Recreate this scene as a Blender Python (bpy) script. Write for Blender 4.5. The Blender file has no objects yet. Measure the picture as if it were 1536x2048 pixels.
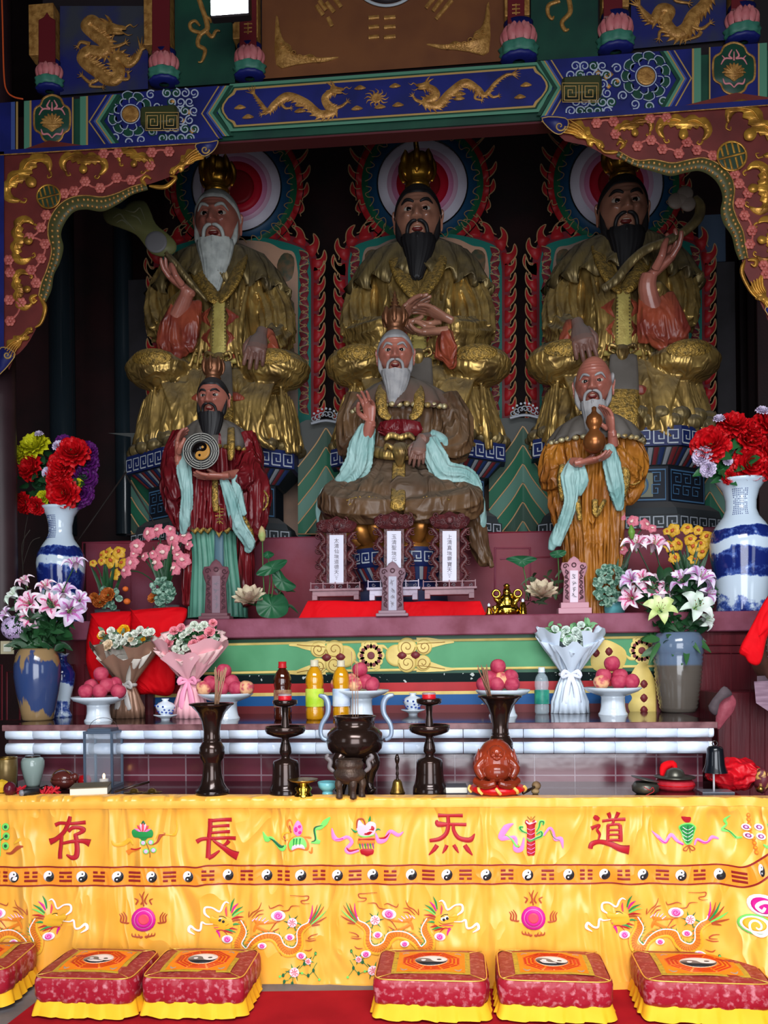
import bpy,math,random
from math import sin,cos,pi,atan2,hypot,sqrt,exp
from mathutils import Vector,Matrix,noise
from mathutils.geometry import tessellate_polygon
random.seed(7)
SC=bpy.context.scene
COL=SC.collection
# ---------------------------------------------------------------- camera
E=1.38;FPX=1660.0;YAW=math.radians(4.8);ROLL=math.radians(.64);HY=1320.0
Fv=Vector((-sin(YAW),cos(YAW),0));R0=Vector((cos(YAW),sin(YAW),0));U0=Vector((0,0,1))
Rv=R0*cos(ROLL)-U0*sin(ROLL);Uv=R0*sin(ROLL)+U0*cos(ROLL)
CAM=Vector((0,0,E))
cd=bpy.data.cameras.new('camera');cam=bpy.data.objects.new('camera',cd);COL.objects.link(cam)
mw=Matrix.Identity(4)
for i in range(3):
 mw[i][0]=Rv[i];mw[i][1]=Uv[i];mw[i][2]=-Fv[i];mw[i][3]=CAM[i]
cam.matrix_world=mw
cd.sensor_fit='VERTICAL';cd.sensor_height=36.0;cd.lens=FPX/2048*36.0
cd.shift_y=(HY-1024)/2048.0;cd.clip_start=.05;cd.clip_end=60
SC.camera=cam
SC.view_settings.view_transform='Standard';SC.view_settings.look='None'
SC.view_settings.gamma=1.0;SC.view_settings.use_curve_mapping=False
SC.view_settings.exposure=.08
w=bpy.data.worlds.new('world');SC.world=w;w.use_nodes=True
w.node_tree.nodes['Background'].inputs[0].default_value=(.62,.74,.95,1)
w.node_tree.nodes['Background'].inputs[1].default_value=1.2
def area(name,loc,rot,sx,sy,power,col):
 l=bpy.data.lights.new(name,'AREA');l.shape='RECTANGLE';l.size=sx;l.size_y=sy
 l.energy=power;l.color=col
 o=bpy.data.objects.new(name,l);COL.objects.link(o);o.location=loc;o.rotation_euler=rot
 return o
 # daylight entering through the hall's open front door behind the viewer
area('door_daylight',(.5,-2.7,1.78),(math.radians(90),0,0),3.6,3.5,310,(.93,.96,1.0))
area('side_fill',(4.3,-1.0,2.2),(math.radians(90),0,math.radians(50)),1.4,2.2,38,(.82,.91,1.0))  # added fill light from the right; the wall there has no window
area('side_fill',(-4.3,-1.0,2.2),(math.radians(90),0,math.radians(-50)),1.4,2.2,30,(.82,.91,1.0))  # matching fill light added on the left, likewise without a window
lo=area('overhead_fill',(.3,-.6,4.7),(math.radians(42),0,0),3.4,1.2,95,(.95,.97,1.0));lo.data.spread=math.radians(95)  # overhead fill added to brighten cushion tops and carpet; no such opening exists
def W(px,py,Y):
 a=(px-768)/FPX;b=(HY-py)/FPX
 a0=a*cos(ROLL)+b*sin(ROLL);b0=-a*sin(ROLL)+b*cos(ROLL)
 d=Fv+R0*a0+U0*b0
 t=Y/d.y
 return Vector((t*d.x,Y,E+t*d.z))
def WZ(px,py,Z):
 "point on the horizontal plane Z seen at the pixel"
 a=(px-768)/FPX;b=(HY-py)/FPX
 a0=a*cos(ROLL)+b*sin(ROLL);b0=-a*sin(ROLL)+b*cos(ROLL)
 d=Fv+R0*a0+U0*b0
 t=(Z-E)/d.z
 return CAM+d*t
def mpp(Y,px=768):
 "metres per pixel at depth Y"
 return(W(px+1,1320,Y)-W(px,1320,Y)).length
 # ---------------------------------------------------------------- materials
def lin(c):
 return tuple((x/255/12.92 if x/255<=.04045 else((x/255+.055)/1.055)**2.4)for x in c)
MATS={}
def mat(name,col,rough=.5,metal=.0,col2=None,ns=8.0,bump=.0,bs=60.0,dust=None,dustamt=.8,coat=.0,trans=.0,ior=1.45,emit=.0,spec=.36,thr=(.4,.65),sheen=.0,alpha=1.0,nd=4.0,stretch=None,rvar=.0,fold=None):
 if name in MATS:return MATS[name]
 m=bpy.data.materials.new(name);m.use_nodes=True;MATS[name]=m
 nt=m.node_tree;N=nt.nodes;L=nt.links;b=N['Principled BSDF']
 c=lin(col)+(1,)
 b.inputs['Base Color'].default_value=c;b.inputs['Roughness'].default_value=rough
 b.inputs['Metallic'].default_value=metal;b.inputs['Coat Weight'].default_value=coat
 b.inputs['Transmission Weight'].default_value=trans;b.inputs['IOR'].default_value=ior
 b.inputs['Specular IOR Level'].default_value=spec;b.inputs['Sheen Weight'].default_value=sheen
 b.inputs['Alpha'].default_value=alpha
 if emit:
  b.inputs['Emission Color'].default_value=c;b.inputs['Emission Strength'].default_value=emit
 m.diffuse_color=c
 tc=N.new('ShaderNodeTexCoord');src=tc.outputs['Object']
 if stretch:
  mp=N.new('ShaderNodeMapping');mp.inputs['Scale'].default_value=stretch;L.new(src,mp.inputs[0]);src=mp.outputs[0]
 last=None
 if col2 is not None:
  n=N.new('ShaderNodeTexNoise');n.inputs['Scale'].default_value=ns;n.inputs['Detail'].default_value=nd
  L.new(src,n.inputs['Vector'])
  r=N.new('ShaderNodeValToRGB');r.color_ramp.elements[0].position=thr[0];r.color_ramp.elements[1].position=thr[1]
  r.color_ramp.elements[0].color=c;r.color_ramp.elements[1].color=lin(col2)+(1,)
  L.new(n.outputs['Fac'],r.inputs['Fac']);last=r.outputs['Color']
  if rvar:
   mr=N.new('ShaderNodeMapRange');mr.inputs['To Min'].default_value=rough;mr.inputs['To Max'].default_value=min(1,rough+rvar)
   L.new(n.outputs['Fac'],mr.inputs['Value']);L.new(mr.outputs[0],b.inputs['Roughness'])
 if dust is not None:
  g=N.new('ShaderNodeNewGeometry');s=N.new('ShaderNodeSeparateXYZ');L.new(g.outputs['Normal'],s.inputs[0])
  mr=N.new('ShaderNodeMapRange');mr.inputs['From Min'].default_value=.15;mr.inputs['From Max'].default_value=.75
  mr.inputs['To Max'].default_value=dustamt;L.new(s.outputs['Z'],mr.inputs['Value'])
  mx=N.new('ShaderNodeMix');mx.data_type='RGBA';L.new(mr.outputs[0],mx.inputs[0])
  if last:L.new(last,mx.inputs[6])
  else:mx.inputs[6].default_value=c
  mx.inputs[7].default_value=lin(dust)+(1,);last=mx.outputs[2]
  m2=N.new('ShaderNodeMath');m2.operation='MULTIPLY_ADD';m2.inputs[1].default_value=.9-rough;m2.inputs[2].default_value=rough
  L.new(mr.outputs[0],m2.inputs[0]);L.new(m2.outputs[0],b.inputs['Roughness'])
  if metal:
   m3=N.new('ShaderNodeMath');m3.operation='MULTIPLY_ADD';m3.inputs[1].default_value=-metal;m3.inputs[2].default_value=metal
   L.new(mr.outputs[0],m3.inputs[0]);L.new(m3.outputs[0],b.inputs['Metallic'])
 if last is not None:L.new(last,b.inputs['Base Color'])
 if bump:
  n2=N.new('ShaderNodeTexNoise');n2.inputs['Scale'].default_value=bs;n2.inputs['Detail'].default_value=3
  L.new(src,n2.inputs['Vector'])
  bp=N.new('ShaderNodeBump');bp.inputs['Strength'].default_value=bump;bp.inputs['Distance'].default_value=.01
  L.new(n2.outputs['Fac'],bp.inputs['Height']);L.new(bp.outputs[0],b.inputs['Normal'])
 if fold:
  mp=N.new('ShaderNodeMapping');mp.inputs['Scale'].default_value=fold[3];L.new(tc.outputs['Object'],mp.inputs[0])
  if len(fold)>4:mp.inputs['Rotation'].default_value=(0,fold[4],0)
  n3=N.new('ShaderNodeTexNoise');n3.inputs['Scale'].default_value=fold[0];n3.inputs['Detail'].default_value=2;n3.inputs['Distortion'].default_value=.8;L.new(mp.outputs[0],n3.inputs['Vector'])
  r3=N.new('ShaderNodeValToRGB');e3=r3.color_ramp.elements;e3[0].position=.3;e3[0].color=(0,0,0,1);e3[1].position=.7;e3[1].color=(0,0,0,1)
  k3=e3.new(.5);k3.color=(1,1,1,1);L.new(n3.outputs['Fac'],r3.inputs[0])
  b3=N.new('ShaderNodeBump');b3.inputs['Strength'].default_value=fold[1];b3.inputs['Distance'].default_value=fold[2];L.new(r3.outputs[0],b3.inputs['Height'])
  if bump:L.new(bp.outputs[0],b3.inputs['Normal'])
  L.new(b3.outputs[0],b.inputs['Normal'])
 return m
 # ---------------------------------------------------------------- mesh building
def cr(pts,n=6,closed=False):
 "smooth curve through the points"
 P=[Vector(p)for p in pts]
 if len(P)<3 and not closed:
  return[P[0].lerp(P[-1],i/max(1,n))for i in range(n+1)]
 out=[];m=len(P);rng=m if closed else m-1
 for i in range(rng):
  if closed:p0,p1,p2,p3=P[(i-1)%m],P[i],P[(i+1)%m],P[(i+2)%m]
  else:p0,p1,p2,p3=P[max(0,i-1)],P[i],P[i+1],P[min(m-1,i+2)]
  for k in range(n):
   t=k/n;t2=t*t;t3=t2*t
   out.append(.5*((2*p1)+(p2-p0)*t+(2*p0-5*p1+4*p2-p3)*t2+(3*p1-p0-3*p2+p3)*t3))
 if not closed:out.append(P[-1].copy())
 return out
def lerpl(vals,t):
 "value at t (0..1) along a list"
 if not isinstance(vals,(list,tuple)):return vals
 x=t*(len(vals)-1);i=min(int(x),len(vals)-2)if len(vals)>1 else 0
 if len(vals)==1:return vals[0]
 f=x-i
 a,b=vals[i],vals[i+1]
 return a+(b-a)*f
ORG={}
class MB:
 def __init__(s):s.v=[];s.f=[];s.m=[]
 def add(s,vs,fs,mi=0):
  o=len(s.v);s.v.extend(Vector(v)for v in vs)
  s.f.extend(tuple(i+o for i in f)for f in fs);s.m.extend([mi]*len(fs));return s
 def grid(s,rows,mi=0,cu=False,cv=False):
  nr=len(rows);nc=len(rows[0]);fs=[]
  for i in range(nr if cv else nr-1):
   for j in range(nc if cu else nc-1):
    a=i*nc+j;b=i*nc+(j+1)%nc;i2=(i+1)%nr
    fs.append((a,b,i2*nc+(j+1)%nc,i2*nc+j))
  return s.add([p for r in rows for p in r],fs,mi)
 def box(s,c,d,mi=0,rz=.0,bev=.0):
  x,y,z=d[0]/2,d[1]/2,d[2]/2
  b=min(bev,x*.9,y*.9,z*.9);cs=cos(rz);sn=sin(rz);vs=[];c=Vector(c)
  if b<=0:
   for sz in(-1,1):
    for sx,sy in((-1,-1),(1,-1),(1,1),(-1,1)):
     vs.append((sx*x,sy*y,sz*z))
   fs=[(3,2,1,0),(4,5,6,7),(0,1,5,4),(1,2,6,5),(2,3,7,6),(3,0,4,7)]
  else:
   idx={}
   for sx in(-1,1):
    for sy in(-1,1):
     for sz in(-1,1):
      for k in range(3):
       p=[sx*(x-b),sy*(y-b),sz*(z-b)];p[k]+=(sx,sy,sz)[k]*b
       idx[(sx,sy,sz,k)]=len(vs);vs.append(tuple(p))
   fs=[]
   for k in range(3):
    o=[i for i in range(3)if i!=k]
    for sg in(-1,1):
     q=[]
     for u,v in((-1,-1),(1,-1),(1,1),(-1,1)):
      t=[0,0,0];t[k]=sg;t[o[0]]=u;t[o[1]]=v;q.append(idx[(t[0],t[1],t[2],k)])
     fs.append(tuple(q))
    for u in(-1,1):
     for v in(-1,1):
      q=[]
      for sg in(-1,1):
       t=[0,0,0];t[k]=sg;t[o[0]]=u;t[o[1]]=v
       a=idx[(*t,o[0])];bb=idx[(*t,o[1])]
       q+=[a,bb]if sg<0 else[bb,a]
      fs.append(tuple(q))
   for sx in(-1,1):
    for sy in(-1,1):
     for sz in(-1,1):fs.append(tuple(idx[(sx,sy,sz,k)]for k in range(3)))
  vs=[c+Vector((p[0]*cs-p[1]*sn,p[0]*sn+p[1]*cs,p[2]))for p in vs]
  return s.add(vs,fs,mi)
 def lathe(s,prof,c=(0,0,0),n=24,mi=0,sy=1.0,M=None,fn=None):
  c=Vector(c);rows=[]
  for r,z in prof:
   row=[]
   for i in range(n):
    a=2*pi*i/n;rr=r*(fn(a,z)if fn else 1)
    p=Vector((rr*cos(a),rr*sin(a)*sy,z))
    row.append(c+(M@p if M else p))
   rows.append(row)
  return s.grid(rows,mi,cu=True)
 def ell(s,c,r,n=16,m=10,mi=0,M=None,fn=None):
  c=Vector(c);r=(r,r,r)if isinstance(r,(int,float))else r;rows=[]
  for j in range(m+1):
   ph=-pi/2+pi*j/m;row=[]
   for i in range(n):
    a=2*pi*i/n;p=Vector((cos(a)*cos(ph),sin(a)*cos(ph),sin(ph)))
    k=fn(p)if fn else 1
    p=Vector((p.x*r[0]*k,p.y*r[1]*k,p.z*r[2]*k));row.append(c+(M@p if M else p))
   rows.append(row)
  return s.grid(rows,mi,cu=True)
 def tube(s,pts,rad,n=8,mi=0,sm=0,flat=1.0,cap=True,rip=None,up=None,closed=False):
  "tapered tube; rad: number or list; flat: 2nd radius factor (or list); rip=(count,amp,twist)"
  P=cr(pts,sm,closed)if sm else[Vector(p)for p in pts]
  rows=[];ln=len(P);prev=None
  for i,p in enumerate(P):
   if closed:t=P[(i+1)%ln]-P[i-1]
   else:t=P[min(i+1,ln-1)]-P[max(i-1,0)]
   if t.length<1e-9:t=Vector((0,0,1))
   t.normalize()
   u=up if up is not None else(prev if prev is not None else(Vector((0,1,0))if abs(t.y)<.9 else Vector((1,0,0))))
   a=u-t*u.dot(t)
   if a.length<1e-4:a=Vector((1,0,0))-t*t.x
   a.normalize();b=t.cross(a);prev=a
   tt=i/max(1,ln-1);r=lerpl(rad,tt);fl=lerpl(flat,tt);row=[]
   for k in range(n):
    an=2*pi*k/n;rr=r
    if rip:rr=r*(1+lerpl(rip[1],tt)*(1-2*abs(sin(rip[0]/2*an+rip[2]*tt*6))))
    row.append(p+a*(cos(an)*rr*fl)+b*(sin(an)*rr))
   rows.append(row)
  o=len(s.v);s.grid(rows,mi,cu=True,cv=closed)
  if cap and not closed:
   for e,sg in((0,-1),(ln-1,1)):
    r=lerpl(rad,e/max(1,ln-1));q=P[e]-P[e-sg]if ln>1 else Vector((0,0,1))
    if q.length>1e-9:q.normalize()
    ci=len(s.v);s.v.append(P[e]+q*r*.45)
    for k in range(n):
     a_,b_=o+e*n+k,o+e*n+(k+1)%n
     s.f.append((a_,b_,ci)if sg>0 else(b_,a_,ci));s.m.append(mi)
  return s
  # ---- work on a mapped surface: mp(px,py,off) -> point
 def stroke(s,mp,pts,w,h=.003,off=.0,sm=5,mi=0,closed=False,flat=False):
  "raised ribbon along a curve given in picture-plane units"
  P=cr([(p[0],p[1],0)for p in pts],sm,closed)if(sm and len(pts)>2)else[Vector((p[0],p[1],0))for p in pts]
  if len(P)==2 and sm:P=[P[0].lerp(P[1],i/sm)for i in range(sm+1)]
  rows=[];ln=len(P)
  for i,p in enumerate(P):
   t=(P[(i+1)%ln]-P[i-1])if closed else(P[min(i+1,ln-1)]-P[max(i-1,0)])
   if t.length<1e-9:t=Vector((1,0,0))
   t.normalize();nn=Vector((-t.y,t.x,0));ww=lerpl(w,i/max(1,ln-1))/2
   if flat:q=((-1,h),(1,h))
   else:q=((-1,0),(-.6,h*.8),(0,h),(.6,h*.8),(1,0))
   rows.append([mp(p.x+nn.x*ww*a,p.y+nn.y*ww*a,off+b)for a,b in q])
  return s.grid(rows,mi,cv=closed)
 def blob(s,mp,pts,h=.004,off=.0,sm=4,mi=0,rnd=True):
  "filled outline with thickness"
  P=cr([(p[0],p[1],0)for p in pts],sm,True)if sm else[Vector((p[0],p[1],0))for p in pts]
  tri=tessellate_polygon([P]);o=len(s.v);n=len(P)
  c=sum(P,Vector())/n
  s.v.extend(mp(p.x,p.y,off)for p in P)
  if rnd:s.v.extend(mp(p.x+(c.x-p.x)*.06,p.y+(c.y-p.y)*.06,off+h)for p in P)
  else:s.v.extend(mp(p.x,p.y,off+h)for p in P)
  for t in tri:s.f.append(tuple(o+n+i for i in t));s.m.append(mi)
  for i in range(n):s.f.append((o+i,o+(i+1)%n,o+n+(i+1)%n,o+n+i));s.m.append(mi)
  return s
 def disc(s,mp,cx,cy,r,h=.003,off=.0,n=24,mi=0,dome=.0,ry=None):
  ry=ry or r;rows=[]
  for f,k in((1,0),(1,1),(.75,1),(.4,1),(.02,1)):
   rows.append([mp(cx+r*f*cos(2*pi*i/n),cy+ry*f*sin(2*pi*i/n),off+k*(h+dome*(1-f*f)))for i in range(n)])
  return s.grid(rows,mi,cu=True)
 def ring(s,mp,cx,cy,r0,r1,h=.003,off=.0,n=48,mi=0,a0=0,a1=2*pi):
  full=a1-a0>=2*pi-1e-6;k=n if full else n+1
  rows=[[mp(cx+r*cos(a0+(a1-a0)*i/n),cy+r*sin(a0+(a1-a0)*i/n),off+o)for i in range(k)]for r,o in((r0,0),(r0,h),(r1,h),(r1,0))]
  return s.grid(rows,mi,cu=full)
 def build(s,name,mats,parent=None,smooth=True,remesh=.0,smo=0,autos=False):
  me=bpy.data.meshes.new(name)
  org=ORG.get(parent.name,Vector((0,0,0)))if parent else Vector((0,0,0))
  base=org
  if parent is None and s.v:
   lo=[min(v[i]for v in s.v)for i in range(3)];hi=[max(v[i]for v in s.v)for i in range(3)]
   base=Vector(((lo[0]+hi[0])/2,(lo[1]+hi[1])/2,lo[2]))
  me.from_pydata([tuple(v-base)for v in s.v],[],s.f)
  mats=mats if isinstance(mats,(list,tuple))else[mats]
  for m in mats:me.materials.append(m)
  if len(mats)>1:me.polygons.foreach_set('material_index',s.m)
  if smooth:me.polygons.foreach_set('use_smooth',[True]*len(me.polygons))
  if autos:
   import bmesh
   bm=bmesh.new();bm.from_mesh(me);bmesh.ops.recalc_face_normals(bm,faces=bm.faces)
   for e in bm.edges:
    if len(e.link_faces)==2 and e.calc_face_angle(0)>.7:e.smooth=False
   bm.to_mesh(me);bm.free()
  me.update()
  o=bpy.data.objects.new(name,me);COL.objects.link(o)
  if parent:o.parent=parent
  else:o.location=base
  ORG[o.name]=base.copy()
  if remesh:
   md=o.modifiers.new('merge','REMESH');md.mode='VOXEL';md.voxel_size=remesh;md.use_smooth_shade=True
  if smo:
   md=o.modifiers.new('soften','SMOOTH');md.factor=.5;md.iterations=smo
  return o
def parts(mb,name,mats,parent=None,smooth=True):
 "build every loose piece of the mesh as an object of its own"
 n=len(mb.v);root=list(range(n))
 def find(i):
  while root[i]!=i:root[i]=root[root[i]];i=root[i]
  return i
 for f in mb.f:
  r0=find(f[0])
  for k in f[1:]:root[find(k)]=r0
 grp={}
 for fi,f in enumerate(mb.f):grp.setdefault(find(f[0]),[]).append(fi)
 out=[]
 for g,fl in grp.items():
  m=MB();idx={}
  for fi in fl:
   f=mb.f[fi]
   for k in f:
    if k not in idx:idx[k]=len(m.v);m.v.append(mb.v[k])
   m.f.append(tuple(idx[k]for k in f));m.m.append(mb.m[fi])
  out.append(m.build(name,mats,parent,smooth))
 return out
def tag(o,label=None,cat=None,group=None,kind=None):
 if label:o['label']=label
 if cat:o['category']=cat
 if group:o['group']=group
 if kind:o['kind']=kind
 return o
def thing(name,label,cat,loc,group=None):
 o=bpy.data.objects.new(name,None);COL.objects.link(o);o.empty_display_size=.1
 o.location=loc;ORG[o.name]=Vector(loc);return tag(o,label,cat,group)
def dup(root,loc,rz=.0,sc=1.0,label=None,group=None,rot=None):
 def cp(o,par):
  c=o.copy();COL.objects.link(c)
  if par:c.parent=par
  for k in o.children:cp(k,c)
  return c
 r=cp(root,None);r.location=loc;r.rotation_euler=rot if rot else(0,0,rz);r.scale=(sc,)*3 if isinstance(sc,(int,float))else sc
 if label:r['label']=label
 if group:r['group']=group
 return r
ORDN=['','second','third','fourth','fifth','sixth','seventh','eighth','ninth','tenth','eleventh','twelfth']
def nth(i,n,side='left'):
 if n==1:return ''
 if i==0:return 'leftmost'
 if i==n-1:return 'rightmost'
 if i<(n+1)//2:return ORDN[i]+' from the left'
 return ORDN[n-1-i]+' from the right'
def plane(Y):
 return lambda px,py,off=.0:W(px,py,Y-off)
def spiral(cx,cy,r,turns=1.3,a0=.0,d=1,n=14,r1=.12):
 return[(cx+r*(1-(1-r1)*i/n)*cos(a0+d*2*pi*turns*i/n),cy+r*(1-(1-r1)*i/n)*sin(a0+d*2*pi*turns*i/n))for i in range(n+1)]
def struct(o,label=None):
 o['kind']='structure'
 if label:o['label']=label
 return o
def txt(mb,mp,s,cx,cy,size,h=.0015,off=.0,mi=0,step=None,bold=.0):
 "characters set one below the other"
 for k,ch in enumerate(s):
  cu=bpy.data.curves.new('glyph','FONT');cu.body=ch;cu.size=1.0;cu.offset=bold
  o=bpy.data.objects.new('glyph',cu);me=o.to_mesh()
  vs=[v.co.copy()for v in me.vertices];fs=[tuple(p.vertices)for p in me.polygons]
  if vs:
   mx=(min(v.x for v in vs)+max(v.x for v in vs))/2;my=(min(v.y for v in vs)+max(v.y for v in vs))/2
   mb.add([mp(cx+(v.x-mx)*size,cy+k*(step or size*1.1)-(v.y-my)*size,off+h)for v in vs],fs,mi)
  o.to_mesh_clear();bpy.data.objects.remove(o);bpy.data.curves.remove(cu)
  # ================================================================ SETTING
M_wall=mat('dark_maroon_wall',(44,16,18),.55,col2=(28,12,14),ns=3,bump=.1)
M_dark=mat('dark_stained_wood',(30,22,24),.35,col2=(22,15,16),ns=4)
M_floor=mat('grey_stone_floor',(120,116,118),.6,col2=(98,94,96),ns=6)
M_mauve=mat('weathered_mauve_red_plaster',(136,72,92),.45,col2=(110,44,60),ns=5,bump=.25,bs=25,rvar=.25)
M_mauve2=mat('old_red_lacquer',(116,30,46),.4,col2=(128,66,84),ns=2.5,bump=.15,bs=18,rvar=.3,thr=(.45,.7))
M_maroon=mat('maroon_lacquered_wood',(92,28,36),.35,col2=(78,22,30),ns=3,bump=.1,bs=12,stretch=(6,6,.6))
def brick_mat(name,c1,c2,mortar,sx,sz,rough,mort=.01):
 m=mat(name,c1,rough,spec=.9);nt=m.node_tree;N=nt.nodes;L=nt.links;b=N['Principled BSDF']
 g=N.new('ShaderNodeNewGeometry');sp=N.new('ShaderNodeSeparateXYZ');L.new(g.outputs['Position'],sp.inputs[0])
 ad=N.new('ShaderNodeMath');ad.operation='ADD';L.new(sp.outputs['Z'],ad.inputs[0]);L.new(sp.outputs['Y'],ad.inputs[1])
 cb=N.new('ShaderNodeCombineXYZ');L.new(sp.outputs['X'],cb.inputs[0]);L.new(ad.outputs[0],cb.inputs[1])
 br=N.new('ShaderNodeTexBrick');L.new(cb.outputs[0],br.inputs['Vector']);br.offset=.0
 br.inputs['Scale'].default_value=1;br.inputs['Brick Width'].default_value=sx;br.inputs['Row Height'].default_value=sz
 br.inputs['Mortar Size'].default_value=mort;br.inputs['Color1'].default_value=lin(c1)+(1,);br.inputs['Color2'].default_value=lin(c2)+(1,)
 br.inputs['Mortar'].default_value=lin(mortar)+(1,);L.new(br.outputs['Color'],b.inputs['Base Color'])
 bp=N.new('ShaderNodeBump');bp.inputs['Strength'].default_value=.6;bp.inputs['Distance'].default_value=.004;bp.invert=True
 L.new(br.outputs['Fac'],bp.inputs['Height'])
 n=N.new('ShaderNodeTexNoise');n.inputs['Scale'].default_value=9;L.new(g.outputs['Position'],n.inputs['Vector'])
 b2=N.new('ShaderNodeBump');b2.inputs['Strength'].default_value=.12;b2.inputs['Distance'].default_value=.01;L.new(n.outputs['Fac'],b2.inputs['Height'])
 L.new(bp.outputs[0],b2.inputs['Normal']);L.new(b2.outputs[0],b.inputs['Normal'])
 return m
M_tile=brick_mat('maroon_glazed_tile',(104,48,60),(92,38,50),(136,112,120),.19,.088,.16,.0035)
M_top=mat('polished_maroon_tile_top',(40,18,24),.10,col2=(30,14,18),ns=4)
M_white=mat('white_glazed_nosing_tile',(224,234,248),.10,col2=(206,220,240),ns=10)
M_grime=mat('grimy_plaster_seam',(86,56,62),.7,col2=(60,40,46),ns=14)
M_ledge=mat('worn_pink_brown_ledge',(128,88,90),.35,col2=(92,54,58),ns=14)
mb=MB();mb.box((0,2.2,-.05),(11,10.4,.1));struct(mb.build('floor',M_floor,smooth=False))
mb=MB();mb.box((0,2.2,6.3),(11,10.4,.1));struct(mb.build('ceiling',M_dark,smooth=False))
mb=MB();mb.box((0,7.2,3.1),(11,.2,6.4));struct(mb.build('wall_back',M_wall,smooth=False))
for nm,x in(('wall_left',-5.1),('wall_right',5.1)):
 mb=MB();mb.box((x,2.2,3.1),(.2,10.2,6.4));struct(mb.build(nm,M_wall,smooth=False))
mb=MB()
mb.box((-3.4,-3,3.1),(3.6,.2,6.4));mb.box((3.9,-3,3.1),(2.6,.2,6.4));mb.box((.5,-3,5.0),(4.2,.2,2.6))
struct(mb.build('wall_front',M_wall,smooth=False))
# tiled altar table (masonry step) and the deep shelf above it
TZ=.79;SZ=1.08;YT=3.54;YR=4.0;YS=3.93;YP=4.7
xl=-2.2
xr=W(1500,1600,YT).x
mb=MB();mb.box(((xl+xr)/2,(YT+YR)/2+.02,TZ/2),(xr-xl,YR-YT+.04,TZ),bev=.004)
struct(mb.build('altar_table',M_top,smooth=False),'polished maroon tiled altar table behind the yellow cloth')
xr2=W(1425,1450,YS).x
mb=MB();mb.box(((xl+xr2-.02)/2,(YR+YP)/2+.03,1.05/2),(xr2-.02-xl,YP-YR+.02,1.05))
struct(mb.build('tiled_riser',M_tile,smooth=False),'maroon tiled riser behind the altar table')
mb=MB();mb.box(((xl+xr2)/2,(YS-.01+YP)/2,SZ-.014),(xr2-xl+.03,YP-YS+.03,.028),bev=.004)
struct(mb.build('upper_shelf',M_top,smooth=False),'dark polished upper shelf')
mb=MB();mb.box(((xl+xr2)/2,YS-.022,SZ-.014),(xr2-xl+.03,.012,.03),bev=.003)
struct(mb.build('trim_1',M_ledge,smooth=False),'worn brown edge of the upper shelf')
# two rows of white bullnose tiles, tile by tile inside one mesh each
k=0
for(ya,yb)in((1455,1476),(1484,1507)):
 za=W(768,ya,YS).z;zb=W(768,yb,YS).z
 mb=MB();x=xl;tw=.14
 while x<xr2-.01:
  x2=min(x+tw,xr2);rows=[]
  for q in range(7):
   t=q/6;z=za+(zb-za)*t;y=YS-.012-.018*sqrt(max(0,1-abs(2*t-1)**2.4))
   rows.append([(x+.0015,y+.02,z),(x+.0025,y,z),(x2-.0025,y,z),(x2-.0015,y+.02,z)])
  mb.grid(rows);x+=tw
 k+=1
 struct(mb.build('trim_%d'%(k+1),M_white),'row of white glazed nosing tiles')
mb=MB();zb=W(768,1509,YS).z
mb.box(((xl+xr2)/2,YS+.035,(zb+SZ-.03)/2),(xr2-xl-.004,.07,SZ-.03-zb),bev=.003)
struct(mb.build('trim_4',M_grime,smooth=False),'grimy backing between the nosing tile rows')
# the altar's first stone platform
PZ=W(768,1233,4.62).z;LZ=W(768,1272,4.62).z
mb=MB();mb.box((0,5.0,(PZ+LZ)/2-.0),(4.6,.76,PZ-LZ),bev=.006)
struct(mb.build('altar_platform',M_mauve,smooth=False),'weathered mauve ledge of the first platform')
mb=MB();mb.box((0,5.1,LZ/2),(4.7,.8,LZ));struct(mb.build('platform_base',M_maroon,smooth=False))
P2=W(768,1069,5.36).z
mb=MB();mb.box((0,6.2,P2/2),(4.9,1.68,P2),bev=.01)
for px0,px1 in((596,1000),):
 pass
struct(mb.build('upper_platform',M_mauve2,smooth=False),'old red upper platform under the gilded statues')
# raised mouldings on the red riser
mp=plane(5.36)
mb=MB()
for(a,b_,c,d)in((165,1085,262,1200),(990,1096,1060,1200)):
 mb.stroke(mp,[(a,b_),(c,b_),(c,d),(a,d)],5,.01,sm=0,closed=True)
mb.stroke(mp,[(1000,1118),(1100,1114)],3,.006)
struct(mb.build('trim_5',M_mauve2))
# painted front of the first platform (green field, gilt clouds, striped base)
mp=plane(YP-.01)
G_panel=thing('painted_altar_front','green painted altar front with cream cloud scrolls above striped red and blue bands','painted panel',W(870,1425,YP-.01))
m_g=mat('green_paint',(70,138,92),.45,col2=(88,156,110),ns=3,rvar=.2)
m_gd=mat('deep_green_paint',(32,84,56),.45,col2=(24,70,48),ns=5)
m_bk=mat('blackish_green_paint',(8,26,26),.6,col2=(190,196,190),ns=26,thr=(.63,.64),spec=.12,nd=6)
m_rd=mat('brick_red_paint',(184,32,38),.5,col2=(164,28,34),ns=5)
m_cr=mat('cream_gilt_paint',(226,202,118),.45,col2=(206,178,96),ns=7)
m_bl=mat('blue_paint',(16,84,146),.5,col2=(210,200,170),ns=12,thr=(.71,.72))
m_rd2=mat('maroon_paint',(112,40,44),.45)
m_ln=mat('brown_line_paint',(150,112,50),.5)
def band(y0l,y0r,y1l,y1r,x0,x1,m,nm,off=.0,th=.004):
 b=MB();n=12
 rows=[[mp(x0+(x1-x0)*i/n,(y0l+(y0r-y0l)*i/n),off+q)for i in range(n+1)]for q in(0,th)]
 rows+=[[mp(x0+(x1-x0)*i/n,(y1l+(y1r-y1l)*i/n),off+q)for i in range(n+1)]for q in(th,0)]
 b.grid(rows);return b.build(nm,m,G_panel,smooth=False)
band(1283,1262,1352,1342,300,1320,m_gd,'green_border')
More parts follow.
